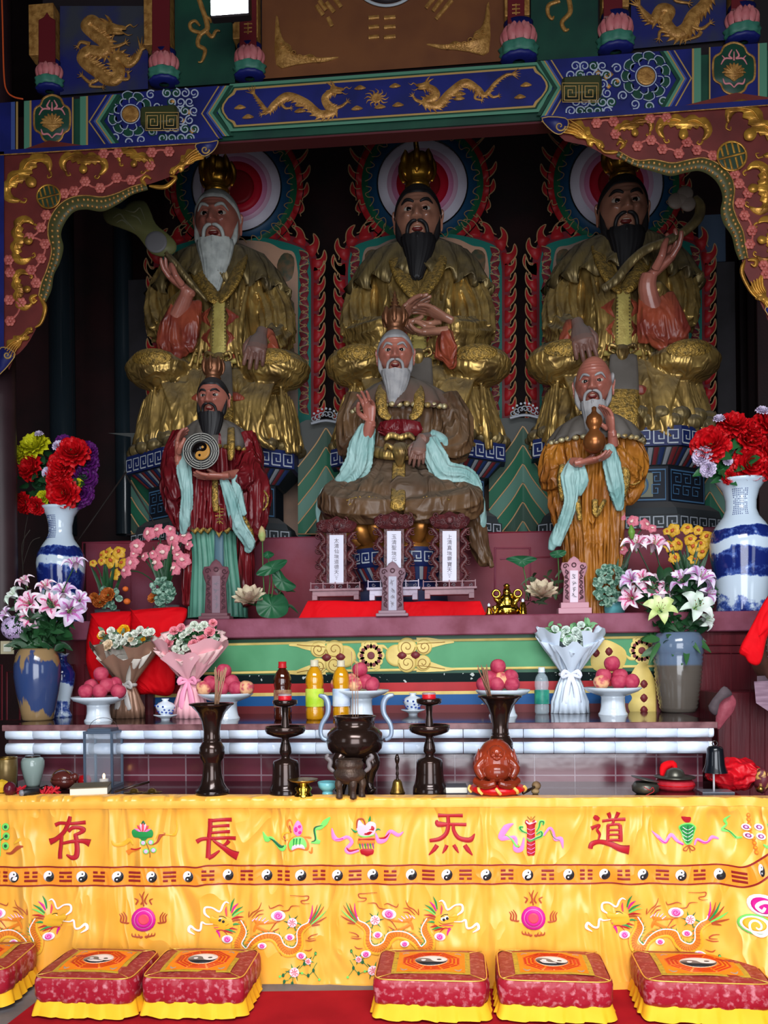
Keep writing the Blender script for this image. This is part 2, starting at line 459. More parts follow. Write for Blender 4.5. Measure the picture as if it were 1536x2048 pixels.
band(1293,1277,1345,1330,300,1320,m_g,'green_field',.004,.002)
band(1352,1342,1370,1360,300,1320,m_bk,'flaked_black_stripe')
band(1370,1360,1388,1378,300,1320,m_rd,'red_stripe')
band(1388,1378,1395,1384,300,1320,m_cr,'cream_line')
band(1395,1384,1414,1406,300,1320,m_bl,'blue_stripe')
band(1414,1406,1440,1438,300,1320,m_rd2,'maroon_stripe')
b=MB()
for(ya,yb)in((1290,1274),(1347,1332)):
 b.stroke(mp,[(300,ya+2),(810,(ya+yb)/2),(1320,yb)],5,.003,off=.006,sm=8)
b.build('cream_line',m_cr,G_panel)
l2=MB();dk=MB()
def cloudset(pts,body,tails,dks):
 b=MB()
 for k,(x,y,r,d)in enumerate(pts):
  b.disc(mp,x,y,r,.004,.007+.0003*k,28);l2.stroke(mp,spiral(x,y,r*.86,1.5,0 if d>0 else pi,d),1.7,.002,off=.0125)
 b.disc(mp,body[0],body[1],body[2],.004,.0065,32)
 for tl in tails:
  b.stroke(mp,tl,[26,22,14,9,3],.004,off=.0062,flat=True)
  l2.stroke(mp,[(x,y)for x,y in tl[:-1]],1.5,.002,off=.0125)
 b.build('cloud_scroll',m_cr,G_panel)
 for x,y in dks:dk.blob(mp,[(x-10,y),(x,y-8),(x+10,y),(x,y+8)],.003,.0125,2)
cloudset([(637,1299,16,1),(669,1299,19,-1),(637,1332,16,-1),(669,1328,19,1)],(690,1313,22),[[(650,1294),(628,1292),(608,1291),(594,1289),(578,1290)],[(650,1336),(628,1339),(608,1342),(594,1345),(576,1346)]],[(653,1315),(681,1314)])
cloudset([(814,1294,19,1),(848,1294,16,-1),(814,1326,19,-1),(846,1326,16,1)],(793,1311,22),[[(834,1288),(856,1286),(876,1285),(890,1284),(908,1284)],[(834,1331),(856,1333),(876,1336),(890,1338),(910,1338)]],[(804,1311),(831,1310)])
def rosette(cx,cy,s=1.0):
 b=MB()
 for i in range(10):
  a=2*pi*i/10
  b.disc(mp,cx+19*s*cos(a),cy+19*s*sin(a),8.4*s,.004,.0075,n=14)
  dk.disc(mp,cx+19*s*cos(a),cy+19*s*sin(a),4.0*s,.003,.0125,n=8)
 b.disc(mp,cx,cy,14*s,.004,.008)
 dk.disc(mp,cx,cy,7.5*s,.003,.0125)
 for a in(-.9,.9,2.3,-2.3):
  b.stroke(mp,[(cx+22*s*cos(a),cy+22*s*sin(a)),(cx+32*s*cos(a+.2),cy+28*s*sin(a+.2)),(cx+36*s*cos(a+.5),cy+30*s*sin(a+.5))],[8,7,3],.004,off=.007)
 b.build('rosette',m_cr,G_panel,smooth=False)
rosette(742,1311);rosette(1284,1301,.95)
b=MB()
b.blob(mp,[(1182,1330),(1186,1296),(1204,1280),(1226,1284),(1250,1300),(1252,1322),(1236,1344),(1200,1344)],.004,.007)
b.blob(mp,[(1284,1322),(1306,1352),(1316,1382),(1326,1400),(1326,1424),(1300,1434),(1268,1432),(1256,1412),(1264,1396),(1256,1380),(1260,1352)],.004,.007)
b.build('cloud_scroll',m_cr,G_panel)
for(x,y)in((1218,1303),(1192,1306),(1288,1368),(1288,1396),(1288,1420)):
 dk.blob(mp,[(x-8,y),(x,y-9),(x+8,y),(x,y+9)],.003,.012,sm=2)
l2.build('cloud_outline_pattern',m_ln,G_panel);parts(dk,'maroon_inlay',m_rd2,G_panel)
# maroon boarded bays left and right of the painted front
mb=MB();mb.box(((W(1312,1300,4.66).x+2.3)/2,4.68,PZ/2-.06),(2.3-W(1312,1300,4.66).x,.05,PZ-.1))
mpp_=plane(4.655)
for y in(1290,1306):
 mb.stroke(mpp_,[(1410,y),(1560,y-2)],4,.01)
struct(mb.build('wall_boarding',M_maroon,smooth=False))
mb=MB();mb.box(((-2.3+W(306,1300,4.66).x)/2,4.68,PZ/2-.06),(W(306,1300,4.66).x+2.3,.05,PZ-.1))
for(a,b_,c,d)in((14,1344,40,1440),(60,1330,148,1440),(170,1330,292,1440),(-40,1330,4,1440)):
 mb.stroke(mpp_,[(a,b_),(c,b_),(c,d),(a,d)],5,.012,sm=0,closed=True)
struct(mb.build('wall_boarding',M_maroon,smooth=False))
# right hand lacquered side cabinet behind the end of the table
x0=W(1432,1500,4.3).x
mb=MB();mb.box(((x0+2.2)/2,4.42,.6),(2.2-x0,.3,1.2),bev=.004)
for px in(1462,1500,1530):
 mb.stroke(plane(4.27),[(px,1300),(px,1590)],1.5,.004)
struct(mb.build('wall_panelling',M_maroon,smooth=False))
# columns and dark posts behind
M_col=mat('blue_black_lacquer_column',(30,40,46),.22,coat=.4)
def column(px,wpx,Y,y0,y1,m,nm='column',n=28):
 a=W(px,y0,Y);b=W(px,y1,Y);r=wpx/2*mpp(Y);c=MB()
 c.lathe([(r,a.z),(r,b.z),(.001,b.z)],(a.x,Y,0),n);return struct(c.build(nm,m))
column(128,52,6.0,1070,-500,M_col)
column(252,40,6.6,1070,-500,M_col)
column(6,60,4.6,1240,-400,mat('brown_lacquer_column',(52,34,38),.45,col2=(40,24,28),ns=3))
def post(x0,x1,y0,y1,Y,m,t=.06):
 a=W(x0,y0,Y);b=W(x1,y1,Y);c=MB()
 c.box(((a.x+b.x)/2,Y+t/2,(a.z+b.z)/2),(b.x-a.x,t,abs(a.z-b.z)),bev=.004);return struct(c.build('post',m,smooth=False))
M_post=mat('sooty_board',(40,36,40),.6,col2=(30,26,28),ns=5)
post(246,300,560,1070,6.55,M_post);post(1432,1476,524,1060,6.6,M_post);post(1476,1500,300,1060,6.7,M_dark)
post(1510,1620,300,1230,6.3,M_wall)
# bluish reflection behind the right statue, put into the colour of a board
post(1396,1452,430,522,6.72,mat('painted_blue_reflection',(70,84,104),.2),.03)
# stay wires / rods at left
mb=MB();mb.tube([W(252,944,5.4),W(150,1090,5.2)],.006,8)
tag(mb.build('stay_rod',mat('rusty_iron',(54,46,44),.6,metal=.5)),'thin iron rod slanting down beside the left vase','rod')
mb=MB();mb.tube([W(252,950,5.3),W(318,1062,5.3)],.005,8)
tag(mb.build('stay_rod',MATS['rusty_iron']),'thin iron rod slanting right from the zigzag panel','rod')
# ================================================================ PAINTED BEAM, FRIEZE AND CARVED BRACKETS
M_beamg=mat('dark_green_beam',(20,62,46),.5,col2=(16,48,38),ns=4)
M_navy=mat('ultramarine_paint',(20,26,92),.5,col2=(14,20,72),ns=5)
M_lblue=mat('light_blue_paint',(54,70,122),.5)
M_teal=mat('pale_green_paint',(70,116,94),.5)
M_gline=mat('gold_line',(166,134,80),.4,metal=.3)
M_gold=mat('old_gold_relief',(176,130,70),.4,metal=.35,col2=(134,92,44),ns=30,bump=.35,bs=110)
M_goldb=mat('burnished_carved_gold',(190,140,56),.33,metal=.55,col2=(120,78,34),ns=12,bump=.25,bs=40)
M_pinkf=mat('carved_pink_flower',(172,92,82),.45,col2=(146,68,62),ns=30)
M_brd=mat('maroon_carved_ground',(92,34,30),.5,col2=(76,26,24),ns=6)
M_olive=mat('olive_bead_ground',(62,62,34),.45)
M_wline=mat('pale_scroll_line',(150,158,172),.5)
M_tan=mat('tan_diamond_paint',(176,142,84),.5)
M_beamred=mat('beam_underside_maroon',(70,22,28),.5)
M_dgreen=mat('forest_green_paint',(18,58,42),.5,col2=(14,46,34),ns=8)
YB=4.45;mp=plane(YB)
bT=lambda x:205-.0785*(x-10)
bB=lambda x:306-.0655*(x-10)if(x<440 or x>1085)else 306-.0655*(x-10)-4
BEAM=thing('painted_beam','wide horizontal beam painted with gold dragons on blue between flower roundels','beam',W(768,300,YB))
b=MB();z0=W(768,258,YB).z;z1=W(768,152,YB).z
b.box((0,YB+.06,(z0+z1)/2),(4.5,.1,z1-z0));b.build('beam_core',M_beamg,BEAM,smooth=False)
b=MB();b.box((0,YB+.065,z0-.004),(4.5,.09,.014));b.build('beam_underside',M_beamred,BEAM,smooth=False)
def qd(b,x0,x1,ya0,yb0,ya1,yb1,off=.004,mi=0):
 "flat quad: left edge x0 from ya0 to yb0, right edge x1"
 r=[[mp(x0,ya0,off),mp(x1,ya1,off)],[mp(x0,yb0,off),mp(x1,yb1,off)]]
 b.grid([[mp(x0,ya0,0),mp(x1,ya1,0)]]+r+[[mp(x0,yb0,0),mp(x1,yb1,0)]],mi);return b
def vstripe(x0,x1,m,nm,off=.004):
 b=MB();qd(b,x0,x1,bT(x0),bB(x0),bT(x1),bB(x1),off);return b.build(nm,m,BEAM,smooth=False)
for x0,x1,m,o in((-60,22,M_navy,.006),(22,30,M_lblue,.006),(32,36,M_gline,.007),(48,59,M_teal,.006),(59,63,M_gline,.007),(63,144,M_navy,.003),(144,147,M_gline,.007),(160,172,M_teal,.006),(172,176,M_gline,.007),(1384,1388,M_gline,.007),(1388,1402,M_teal,.006),(1418,1421,M_gline,.007),(1421,1516,M_navy,.003),(1516,1519,M_gline,.007),(1519,1534,M_teal,.006),(1560,1700,M_navy,.006),(176,436,M_navy,.002),(1098,1384,M_navy,.002)):
 vstripe(x0,x1,m,'painted_stripe',o)
def chevron(xp,dirn,m,w,off):
 b=MB();h=.5;xe=xp+dirn*34
 for(ya,yb)in((bT(xe)+1,(bT(xp)+bB(xp))/2),(bB(xe)-1,(bT(xp)+bB(xp))/2)):
  rows=[[mp(xe,ya,0),mp(xp,yb,0)],[mp(xe,ya,off),mp(xp,yb,off)],[mp(xe+dirn*w,ya,off),mp(xp+dirn*w,yb,off)],[mp(xe+dirn*w,ya,0),mp(xp+dirn*w,yb,0)]]
  b.grid(rows)
 b.build('chevron',m,BEAM,smooth=False)
for xp,d in((177,1),(402,1),(1384,-1),(1138,-1)):
 for k,(m,w)in enumerate(((M_gline,3),(M_navy,7),(M_lblue,4),(M_gline,3),(M_teal,6),(M_dgreen,8))):
  off=sum((3,7,4,3,6,8)[:k]);chevron(xp+d*off,d,m,w,.007+.0004*k)
  # medallions
for cx,cy,w_,h_ in((104,238,37,48),(1468,137,43,52)):
 M_=MB();q=[(cx+w_*a,cy+h_*c)for a,c in((0,-1),(.45,-.86),(.62,-.6),(.92,-.42),(.98,0),(.92,.42),(.62,.6),(.45,.86),(0,1),(-.45,.86),(-.62,.6),(-.92,.42),(-.98,0),(-.92,-.42),(-.62,-.6),(-.45,-.86))]
 M_.blob(mp,q,.004,.003,3);o=M_.build('quatrefoil_medallion',M_dgreen,BEAM)
 f=MB();f.stroke(mp,q,4.5,.004,.006,3,closed=True);f.build('gold_frame',M_gold,o)
 f=MB()
 for i in range(9):
  a=pi*(.05+.9*i/8);f.stroke(mp,[(cx,cy+10),(cx+14*cos(a),cy+8-12*sin(a)),(cx+24*cos(a),cy+12-24*sin(a))],[3,8,2],.006,.008)
 f.blob(mp,[(cx-20,cy+12),(cx,cy+4),(cx+20,cy+12),(cx+8,cy+20),(cx,cy+26),(cx-8,cy+20)],.005,.008)
 f.build('gold_flower',M_gold,o)
 f=MB()
 for sx in(-1,1):
  f.stroke(mp,[(cx+sx*4,cy-38),(cx+sx*10,cy-26),(cx+sx*4,cy-20),(cx+sx*18,cy-20),(cx+sx*26,cy-8)],[2,4,3,4,2],.004,.008)
  f.stroke(mp,[(cx,cy+38),(cx+sx*8,cy+30),(cx+sx*18,cy+30),(cx+sx*22,cy+20)],[2,4,4,2],.004,.008)
  f.stroke(mp,[(cx+sx*18,cy-20),(cx+sx*24,cy-26)],[3,2],.004,.008)
 f.stroke(mp,[(cx,cy-34),(cx,cy-16)],[2,4],.004,.008)
 f.build('pink_scroll',mat('pink_scroll_paint',(188,116,120),.5),o)
 # roundels: rings of petals and curls, cut by the edges of the beam
def roundel(cx,cy,x0,x1,seed=0,s=1.0):
 wl=MB();gd=MB();bl=MB();tn=MB()
 ok=lambda x,y,r=6:x0+r<x<x1-r and bT(x)+r*.55<y<bB(x)-r*.55
 gd.disc(mp,cx,cy,17*s,.006,.004,28)
 wl.ring(mp,cx,cy,18*s,20*s,.003,.004)
 for n,r,rr in((9,25,7),(11,37,9)):
  for i in range(n):
   a=2*pi*i/n+seed;x,y=cx+r*s*cos(a),cy+r*s*sin(a)
   if ok(x,y,8):
    (bl if n==9 else tn).disc(mp,x,y,rr*s,.002,.003,12)
    wl.stroke(mp,[(cx+(r-3)*s*cos(a-.3),cy+(r-3)*s*sin(a-.3)),(cx+(r+6)*s*cos(a-.24),cy+(r+6)*s*sin(a-.24)),(cx+(r+9)*s*cos(a),cy+(r+9)*s*sin(a)),(cx+(r+6)*s*cos(a+.24),cy+(r+6)*s*sin(a+.24))],2.1,.003,.005)
 pts=[]
 n=13
 for i in range(n):
  a=2*pi*i/n+seed+.2;pts.append((cx+56*s*cos(a),cy+56*s*sin(a),a))
 rnd=random.Random(5+seed*10)
 gx=x0+12
 while gx<x1:
  for gy in range(60,300,18):
   x,y=gx+(gy//18%2)*9,gy
   if hypot(x-cx,y-cy)>72*s:pts.append((x,y,rnd.random()*6))
  gx+=18
 for x,y,a in pts:
  if not ok(x,y,8):continue
  (bl if rnd.random()<.6 else tn).disc(mp,x,y,9*s,.002,.003,14)
  wl.stroke(mp,spiral(x,y,9.5*s,1.25,a,1 if rnd.random()<.5 else-1,12,.3),[3.0,2.8,2.0],.003,.0055,2)
 for i in range(22):
  x=x0+16+(x1-x0-32)*rnd.random();y=bT(x)+10+rnd.random()*80
  if ok(x,y)and hypot(x-cx,y-cy)>48:gd.blob(mp,[(x-6,y),(x,y-6),(x+6,y),(x,y+6)],.003,.003,0)
 bl.build('navy_curl_ground',M_navy,BEAM);tn.build('green_curl_ground',M_dgreen,BEAM)
 wl.build('white_scroll_pattern',M_wline,BEAM);gd.build('gold_roundel_pattern',M_gold,BEAM)
roundel(261,228,214,404);roundel(1292,152,1130,1345,.3,1.08)
for cx,cy,w_,h_ in((324,243,36,21),(1161,185,39,22)):
 f=MB();a,c=mp(cx-w_,cy+h_),mp(cx+w_,cy-h_)
 f.box(((a.x+c.x)/2,YB-.03,(a.z+c.z)/2),(c.x-a.x,.07,c.z-a.z),bev=.012);o=f.build('beam_boss',mat('olive_green_boss',(44,50,26),.4),BEAM,autos=True)
 g=MB();m2=lambda x,y,off=.0:mp(x,y,off+.066)
 for sx in(-1,1):
  k=w_/36
  g.stroke(m2,[(cx+sx*3,cy-14*k),(cx+sx*3,cy+14*k),(cx+sx*30*k,cy+14*k),(cx+sx*30*k,cy-12*k),(cx+sx*9,cy-12*k),(cx+sx*9,cy+8*k),(cx+sx*23*k,cy+8*k),(cx+sx*23*k,cy-5*k),(cx+sx*15*k,cy-5*k),(cx+sx*15*k,cy+2)],2.6,.003,0,0)
 g.stroke(m2,[(cx-w_+3,cy-h_+3),(cx+w_-3,cy-h_+3),(cx+w_-3,cy+h_-3),(cx-w_+3,cy+h_-3)],2,.003,0,0,closed=True)
 g.build('meander_pattern',M_gline,o)
 # central blue field with ogee ends
def cart(g,extra=0):
 yt=lambda x:183-.0735*(x-440)-g;yb=lambda x:252-.0655*(x-440)+g
 L=447-g;R=1092+g;ml=(yt(450)+yb(450))/2;mr=(yt(1090)+yb(1090))/2;e=6
 return[(L+26,yt(470)),(L+22,yt(470)+8),(L+10,ml-20),(L+2,ml-8),(L,ml),(L+2,ml+8),(L+10,ml+20),(L+22,yb(470)-8),(L+26,yb(470)),(600,yb(600)),(760,yb(760)),(920,yb(920)),(R-26,yb(1070)),(R-22,yb(1070)-8),(R-10,mr+20),(R-2,mr+8),(R,mr),(R-2,mr-8),(R-10,mr-20),(R-22,yt(1070)+8),(R-26,yt(1070)),(920,yt(920)),(760,yt(760)),(600,yt(600))]
for g,m,off in((13,M_teal,.004),(7,M_dgreen,.006),(4,M_gline,.008),(0,M_navy,.010)):
 f=MB();f.blob(mp,cart(g),.002,off,0,rnd=False);f.build('ogee_panel',m,BEAM,smooth=False)
def dragon(b,mp,path,wd,off,head=1,legs=(),h=.012,spikes=1,hs=1.0):
 "carved relief dragon: path runs from head to tail"
 b.stroke(mp,path,wd,h,off,8)
 P=cr([(x,y,0)for x,y in path],8);n=len(P)
 for i in range(2,n-2,2):
  t=(P[i+1]-P[i-1]).normalized();nn=Vector((t.y,-t.x,0))*spikes;w_=lerpl(wd,i/(n-1))/2
  b.stroke(mp,[(P[i].x+nn.x*w_*.7,P[i].y+nn.y*w_*.7),(P[i].x+nn.x*w_*1.7+t.x*w_*.8,P[i].y+nn.y*w_*1.7+t.y*w_*.8)],[w_*.9,.3],h*.5,off,2)
 t0=(P[0]-P[3]).normalized();hx,hy=P[0].x,P[0].y;w0=wd[0]if isinstance(wd,(list,tuple))else wd
 s=w0*hs
 f=Vector((head,.15,0))
 def H(a,c):return(hx+head*a*s,hy+c*s)
 b.blob(mp,[H(-.6,-.5),H(0,-.75),H(.7,-.5),H(1.5,-.35),H(1.7,.05),H(1.2,.15),H(1.5,.5),H(.9,.65),H(.2,.6),H(-.5,.5)],h*1.2,off,3)
 for a,c,e,g in((-.3,-.6,-1.3,-1.2),(0,-.7,-.7,-1.6),(-.4,.2,-1.4,.2),(-.2,.5,-1.0,1.0),(.3,.6,.1,1.3)):
  b.stroke(mp,[H(a,c),H((a+e)/2,(c+g)/2-.12),H(e,g)],[s*.4,s*.3,.4],h*.7,off,3)
 b.stroke(mp,[H(1.5,-.1),H(2.1,-.5),H(2.5,-.2),H(3.0,-.55)],[s*.22,s*.2,.3],h*.5,off,3)
 b.stroke(mp,[H(1.3,.4),H(1.9,.7),H(2.4,.55)],[s*.2,s*.16,.3],h*.5,off,3)
 for l,w_ in legs:
  b.stroke(mp,l,[w_,w_*.8,w_*.6],h*.8,off,4)
  ex,ey=l[-1];dx,dy=ex-l[-2][0],ey-l[-2][1];L=hypot(dx,dy)or 1;dx/=L;dy/=L
  for a in(-1.0,-.35,.35,1.0):
   c,s2=cos(a),sin(a);b.stroke(mp,[(ex,ey),(ex+(dx*c-dy*s2)*w_*1.1,ey+(dx*s2+dy*c)*w_*1.1)],[w_*.4,.5],h*.6,off,2)
 t=(P[-1]-P[-3]).normalized()
 for a in(-.7,-.35,0,.35,.7):
  c,s2=cos(a),sin(a);L=w0*1.5
  b.stroke(mp,[(P[-1].x,P[-1].y),(P[-1].x+(t.x*c-t.y*s2)*L,P[-1].y+(t.x*s2+t.y*c)*L)],[w0*.35,.5],h*.6,off,2)
 return b
f=MB();dragon(f,mp,[(668,180),(650,195),(655,212),(668,222),(640,228),(610,205),(575,192),(550,208),(535,222),(520,205),(508,188)],[12,14,15,16,17,17,16,14,11,8,5],.013,1,[([(672,216),(684,212),(694,204)],8),([(640,226),(636,232),(632,228)],7),([(560,205),(570,216),(580,216)],7),([(535,218),(530,226),(524,228)],7)],.008)
f.build('gold_dragon_relief',M_gold,BEAM)
f=MB();dragon(f,mp,[(852,172),(868,180),(872,192),(850,204),(875,210),(900,186),(930,165),(955,178),(970,190),(992,165),(1012,150),(1024,148)],[12,14,15,16,17,17,16,14,11,8,6,4],.013,-1,[([(845,205),(832,200),(826,192)],8),([(875,208),(886,214),(890,208)],7),([(955,180),(950,196),(962,200)],7),([(975,185),(985,194),(996,192)],7)],.008,spikes=-1)
f.build('gold_dragon_relief',M_gold,BEAM)
for cx,cy in((480,215),(496,234),(600,222),(602,210),(714,217),(760,214),(796,210),(918,197),(920,188),(1052,170),(1040,194),(720,176),(790,172)):
 f=MB();f.blob(mp,[(cx-12,cy+2),(cx-5,cy-4),(cx,cy-6),(cx+6,cy-4),(cx+12,cy),(cx+5,cy+3),(cx-4,cy+4)],.006,.012,3);f.build('gold_cloud_relief',M_gold,BEAM)
f=MB();f.disc(mp,753,196,10,.006,.012)
for i in range(12):
 a=2*pi*i/12;f.stroke(mp,[(753+10*cos(a),196+8*sin(a)),(753+18*cos(a+.2),196+14*sin(a+.2)),(753+25*cos(a-.1),196+19*sin(a-.1))],[4,3,.6],.005,.012,3)
f.build('gold_pearl_relief',M_gold,BEAM)
# ---- frieze above the beam
YF=4.56;mp=plane(YF)
M_fr=mat('frieze_dark_board',(24,16,20),.6)
b=MB();zt=W(768,-160,YF).z;b.box((0,YF+.06,(z1+zt)/2),(4.6,.1,zt-z1));struct(b.build('wall_frieze',M_fr,smooth=False))
def fpanel(x0,x1,y0l,y1l,m,name,label,off=.02,y0r=None,y1r=None):
 b=MB();y1r=y1l-.07*(x1-x0)if y1r is None else y1r
 b.grid([[mp(x0,y0l,0),mp(x1,y0l,0)],[mp(x0,y0l,off),mp(x1,y0l,off)],[mp(x0,y1l,off),mp(x1,y1r,off)],[mp(x0,y1l,0),mp(x1,y1r,0)]])
 b.grid([[mp(x0,y0l,0),mp(x0,y1l,0)],[mp(x0,y0l,off),mp(x0,y1l,off)]]);b.grid([[mp(x1,y0l,0),mp(x1,y1r,0)],[mp(x1,y0l,off),mp(x1,y1r,off)]])
 t=thing(name,label,'frieze panel',mp((x0+x1)/2,(y1l+y1r)/2));b.build('board',m,t,smooth=False);return t
M_fblue=mat('faded_blue_ground',(22,26,84),.55,col2=(46,48,56),ns=2.2,thr=(.42,.55))
t=fpanel(120,296,12,190,M_fblue,'dragon_panel','blue frieze panel with a whole gilt dragon, upper left beside the lamp')
f=MB();dragon(f,mp,[(222,58),(200,50),(183,40),(172,52),(188,68),(210,86),(208,104),(178,102),(165,115),(176,130),(196,144),(212,158),(232,160),(240,140),(228,120),(240,112),(256,128),(272,118),(282,100)],[19,20,22,22,24,26,24,24,24,24,26,24,22,22,20,20,18,14,8],.02,1,[([(212,96),(236,92),(250,86)],10),([(180,88),(162,84),(156,92)],9),([(196,158),(180,165),(164,152)],10),([(235,158),(256,158),(256,146)],9),([(186,160),(180,172),(204,174)],8)],.02,hs=.95)
f.build('gilt_dragon',M_gold,t)
t=fpanel(1262,1452,-60,98,M_fblue,'dragon_panel','blue frieze panel with a gilt dragon cut off by the top edge, upper right',y1r=80)
f=MB();dragon(f,mp,[(1390,-40),(1418,-20),(1408,10),(1386,32),(1372,58),(1350,66),(1332,44),(1340,22),(1322,18),(1306,40),(1290,28),(1278,12)],[20,22,24,26,28,26,24,22,22,20,14,8],.02,-1,[([(1378,50),(1402,58),(1420,46)],10),([(1346,68),(1322,62),(1318,76)],10),([(1402,62),(1396,72),(1372,80)],9),([(1360,-20),(1350,0),(1376,6)],10)],.02)
f.build('gilt_dragon',M_gold,t)
M_fg=mat('dark_green_frieze',(22,60,46),.5,col2=(16,40,36),ns=3)
t=fpanel(350,470,-60,174,M_fg,'scroll_panel','dark green frieze panel with a gilt scroll, just left of the lamp')
f=MB();f.stroke(mp,[(392,-20),(402,10),(412,40),(414,58),(400,70),(396,90),(410,100),(404,122),(396,124)],[9,10,10,11,10,9,9,6,3],.014,.02)
f.stroke(mp,[(402,66),(384,60),(380,48),(390,42),(400,52)],[8,8,8,7,4],.014,.02);f.stroke(mp,[(412,62),(424,74),(432,62),(440,62)],[8,8,7,3],.014,.02);f.stroke(mp,[(408,30),(420,38),(422,46)],[6,6,3],.014,.02)
f.build('gilt_scroll',M_gold,t)
t=fpanel(1062,1196,-60,122,M_fg,'scroll_panel','dark green frieze panel with a short gilt scroll, right of the brown centre board')
f=MB();f.stroke(mp,[(1130,-30),(1138,0),(1140,25),(1124,44),(1130,60),(1138,58)],[9,10,10,9,9,4],.014,.02);f.stroke(mp,[(1120,2),(1098,10),(1096,28),(1104,38),(1108,32)],[8,9,8,7,3],.014,.02)
f.build('gilt_scroll',M_gold,t)
t=fpanel(524,1008,-60,158,mat('ochre_brown_board',(104,62,34),.5,col2=(88,50,30),ns=3),'bagua_board','ochre brown centre board of the frieze with gilt trigram bars',y1r=122)
for L in([(632,10),(646,30)],[(638,0),(652,20)],[(652,4),(668,24)],[(655,34),(664,52)],[(666,-8),(682,14)]):
 f=MB();f.stroke(mp,L,9,.01,.02,3);f.build('trigram_bar',M_gold,t)
for y in(36,55,75):
 for x0,x1 in((737,758),(768,791)):
  f=MB();f.stroke(mp,[(x0,y),(x1,y-2)],9,.01,.02,3);f.build('trigram_bar',M_gold,t)
for L in([(872,-10),(852,16)],[(884,-2),(866,22)],[(904,0),(872,38)]):
 f=MB();f.stroke(mp,L,9,.01,.02,3);f.build('trigram_bar',M_gold,t)
f=MB();f.ring(mp,772,-62,70,76,.012,.02,60);f.build('ring',mat('silver_grey_ring',(150,156,160),.4),t)
f=MB();f.disc(mp,772,-62,69,.004,.02,40);f.build('disc',M_dark,t)
for sx,ox,oy in((1,552,130),(-1,978,104)):
 f=MB();q=lambda l:[(ox+sx*x,oy+y)for x,y in l]
 f.blob(mp,q([(0,0),(0,-100),(6,-70),(14,-50),(28,-40),(34,-24),(52,-18),(70,-22),(86,-14),(126,-16),(100,-6),(70,-4),(40,0)]),.012,.02,3)
 for i in range(7):f.stroke(mp,spiral(ox+sx*(12+i*12),oy-12-max(0,30-i*9),7,1.1,i),[3,2.4,2],.007,.03)
 f.build('corner_ornament',M_gold,t)
 # red struts with lotus blossoms
M_lot=mat('lotus_pink',(176,106,106),.5,col2=(156,80,84),ns=14);M_lotg=mat('lotus_green',(54,108,90),.5,col2=(42,92,78),ns=20)
for i,(x0,x1,yb,cx,cw,yt_)in enumerate(((70,118,128,99,31,24),(297,347,108,328,34,-60),(472,520,96,499,34,-60),(1008,1056,52,1037,39,-60),(1200,1252,36,1231,37,-60),(1455,1500,20,1484,35,-60))):
 t=thing('lotus_strut',['red strut with gilt edges, leftmost, on a pink lotus','red strut with gilt edges on a pink lotus right of the whole gilt dragon','red strut on a pink lotus directly below the lamp','red strut on a pink lotus at the right of the brown centre board','red strut on a pink lotus left of the cut-off gilt dragon','red strut on a pink lotus near the top right corner'][i],'strut',mp((x0+x1)/2,yb),'lotus struts of the frieze')
 b=MB();a,c=mp(x0,yb),mp(x1,yt_);b.box(((a.x+c.x)/2,YF-.03,(a.z+c.z)/2),(c.x-a.x,.08,c.z-a.z),bev=.003);b.build('gilt_edge',M_gold,t,smooth=False)
 b=MB();m2=lambda x,y,off=.0:W(x,y,YF-.071-off);b.blob(m2,[(x0+7,yb),(x0+7,yt_+16),(x0+18,yt_+10),((x0+x1)/2,yt_),(x1-18,yt_+10),(x1-7,yt_+16),(x1-7,yb)],.004,0,0);b.build('red_field',mat('dark_red_strut',(84,18,24),.5),t,smooth=False)
 if i in(2,3):
  g=MB();y0=yb-48 if i==2 else yb-42
  for k in range(3):g.stroke(m2,[(x0+16,y0+k*8),(x1-16,y0+k*8-1)],3,.003,.004,2)
  g.stroke(m2,[((x0+x1)/2,y0-3),((x0+x1)/2,y0+20)],3,.003,.004,2);g.build('gilt_character',M_gold,t)
 k=cw/31.0;cyp=yb+18*k
 base=W(cx,cyp,YF-.03);s=mpp(YF);u_=s*31*k
 def petal(g,a,z0_,hgt,ww,r0,lean):
  rows=[]
  for q in range(9):
   t_=q/8;wd=ww*(sin(pi*(.12+.88*t_)**.75)**.7 if q<8 else.02);rr=r0+lean*sin(t_*pi*.8)-.30*t_**3
   row=[]
   for v in(-1,-.7,-.3,0,.3,.7,1):
    an=a+v*wd;bl=-.07*v*v
    row.append(base+Vector(((rr+bl)*u_*cos(an),-(rr+bl)*u_*.75*sin(an),(z0_+hgt*t_)*u_)))
   rows.append(row)
  g.grid(rows)
 g=MB()
 for a in(-.1,.35,.8,1.57-.4,1.57+.4,pi-.8,pi-.35,pi+.1):petal(g,a,-.40,1.15,.26,.66,.16)
 for a in(.0,.52,1.05,1.57,2.09,2.62,pi):petal(g,a,-.48,1.0,.27,.78,.2)
 g.build('pink_petals',M_lot,t)
 D3=lambda y_:Matrix.Diagonal((u_,u_*y_,u_))
 g=MB();g.lathe([(.3,-1.05),(.78,-1.02),(.92,-.9),(.88,-.72),(.98,-.58),(.80,-.46),(.3,-.44)],base,40,M=D3(.75),fn=lambda a,z:1+.06*sin(a*8+z*40));g.build('green_leaf_base',M_lotg,t)
 g=MB();g.lathe([(.3,-1.25),(.80,-1.22),(.92,-1.12),(.84,-1.0),(.3,-.98)],base,30,M=D3(.72),fn=lambda a,z:1+.04*sin(a*11));g.build('blue_foot',M_navy,t)
 g=MB();g.lathe([(.62,-.3),(.66,.2),(.74,.68),(.2,.70)],base,30,M=D3(.68));g.build('blue_collar',M_navy,t)
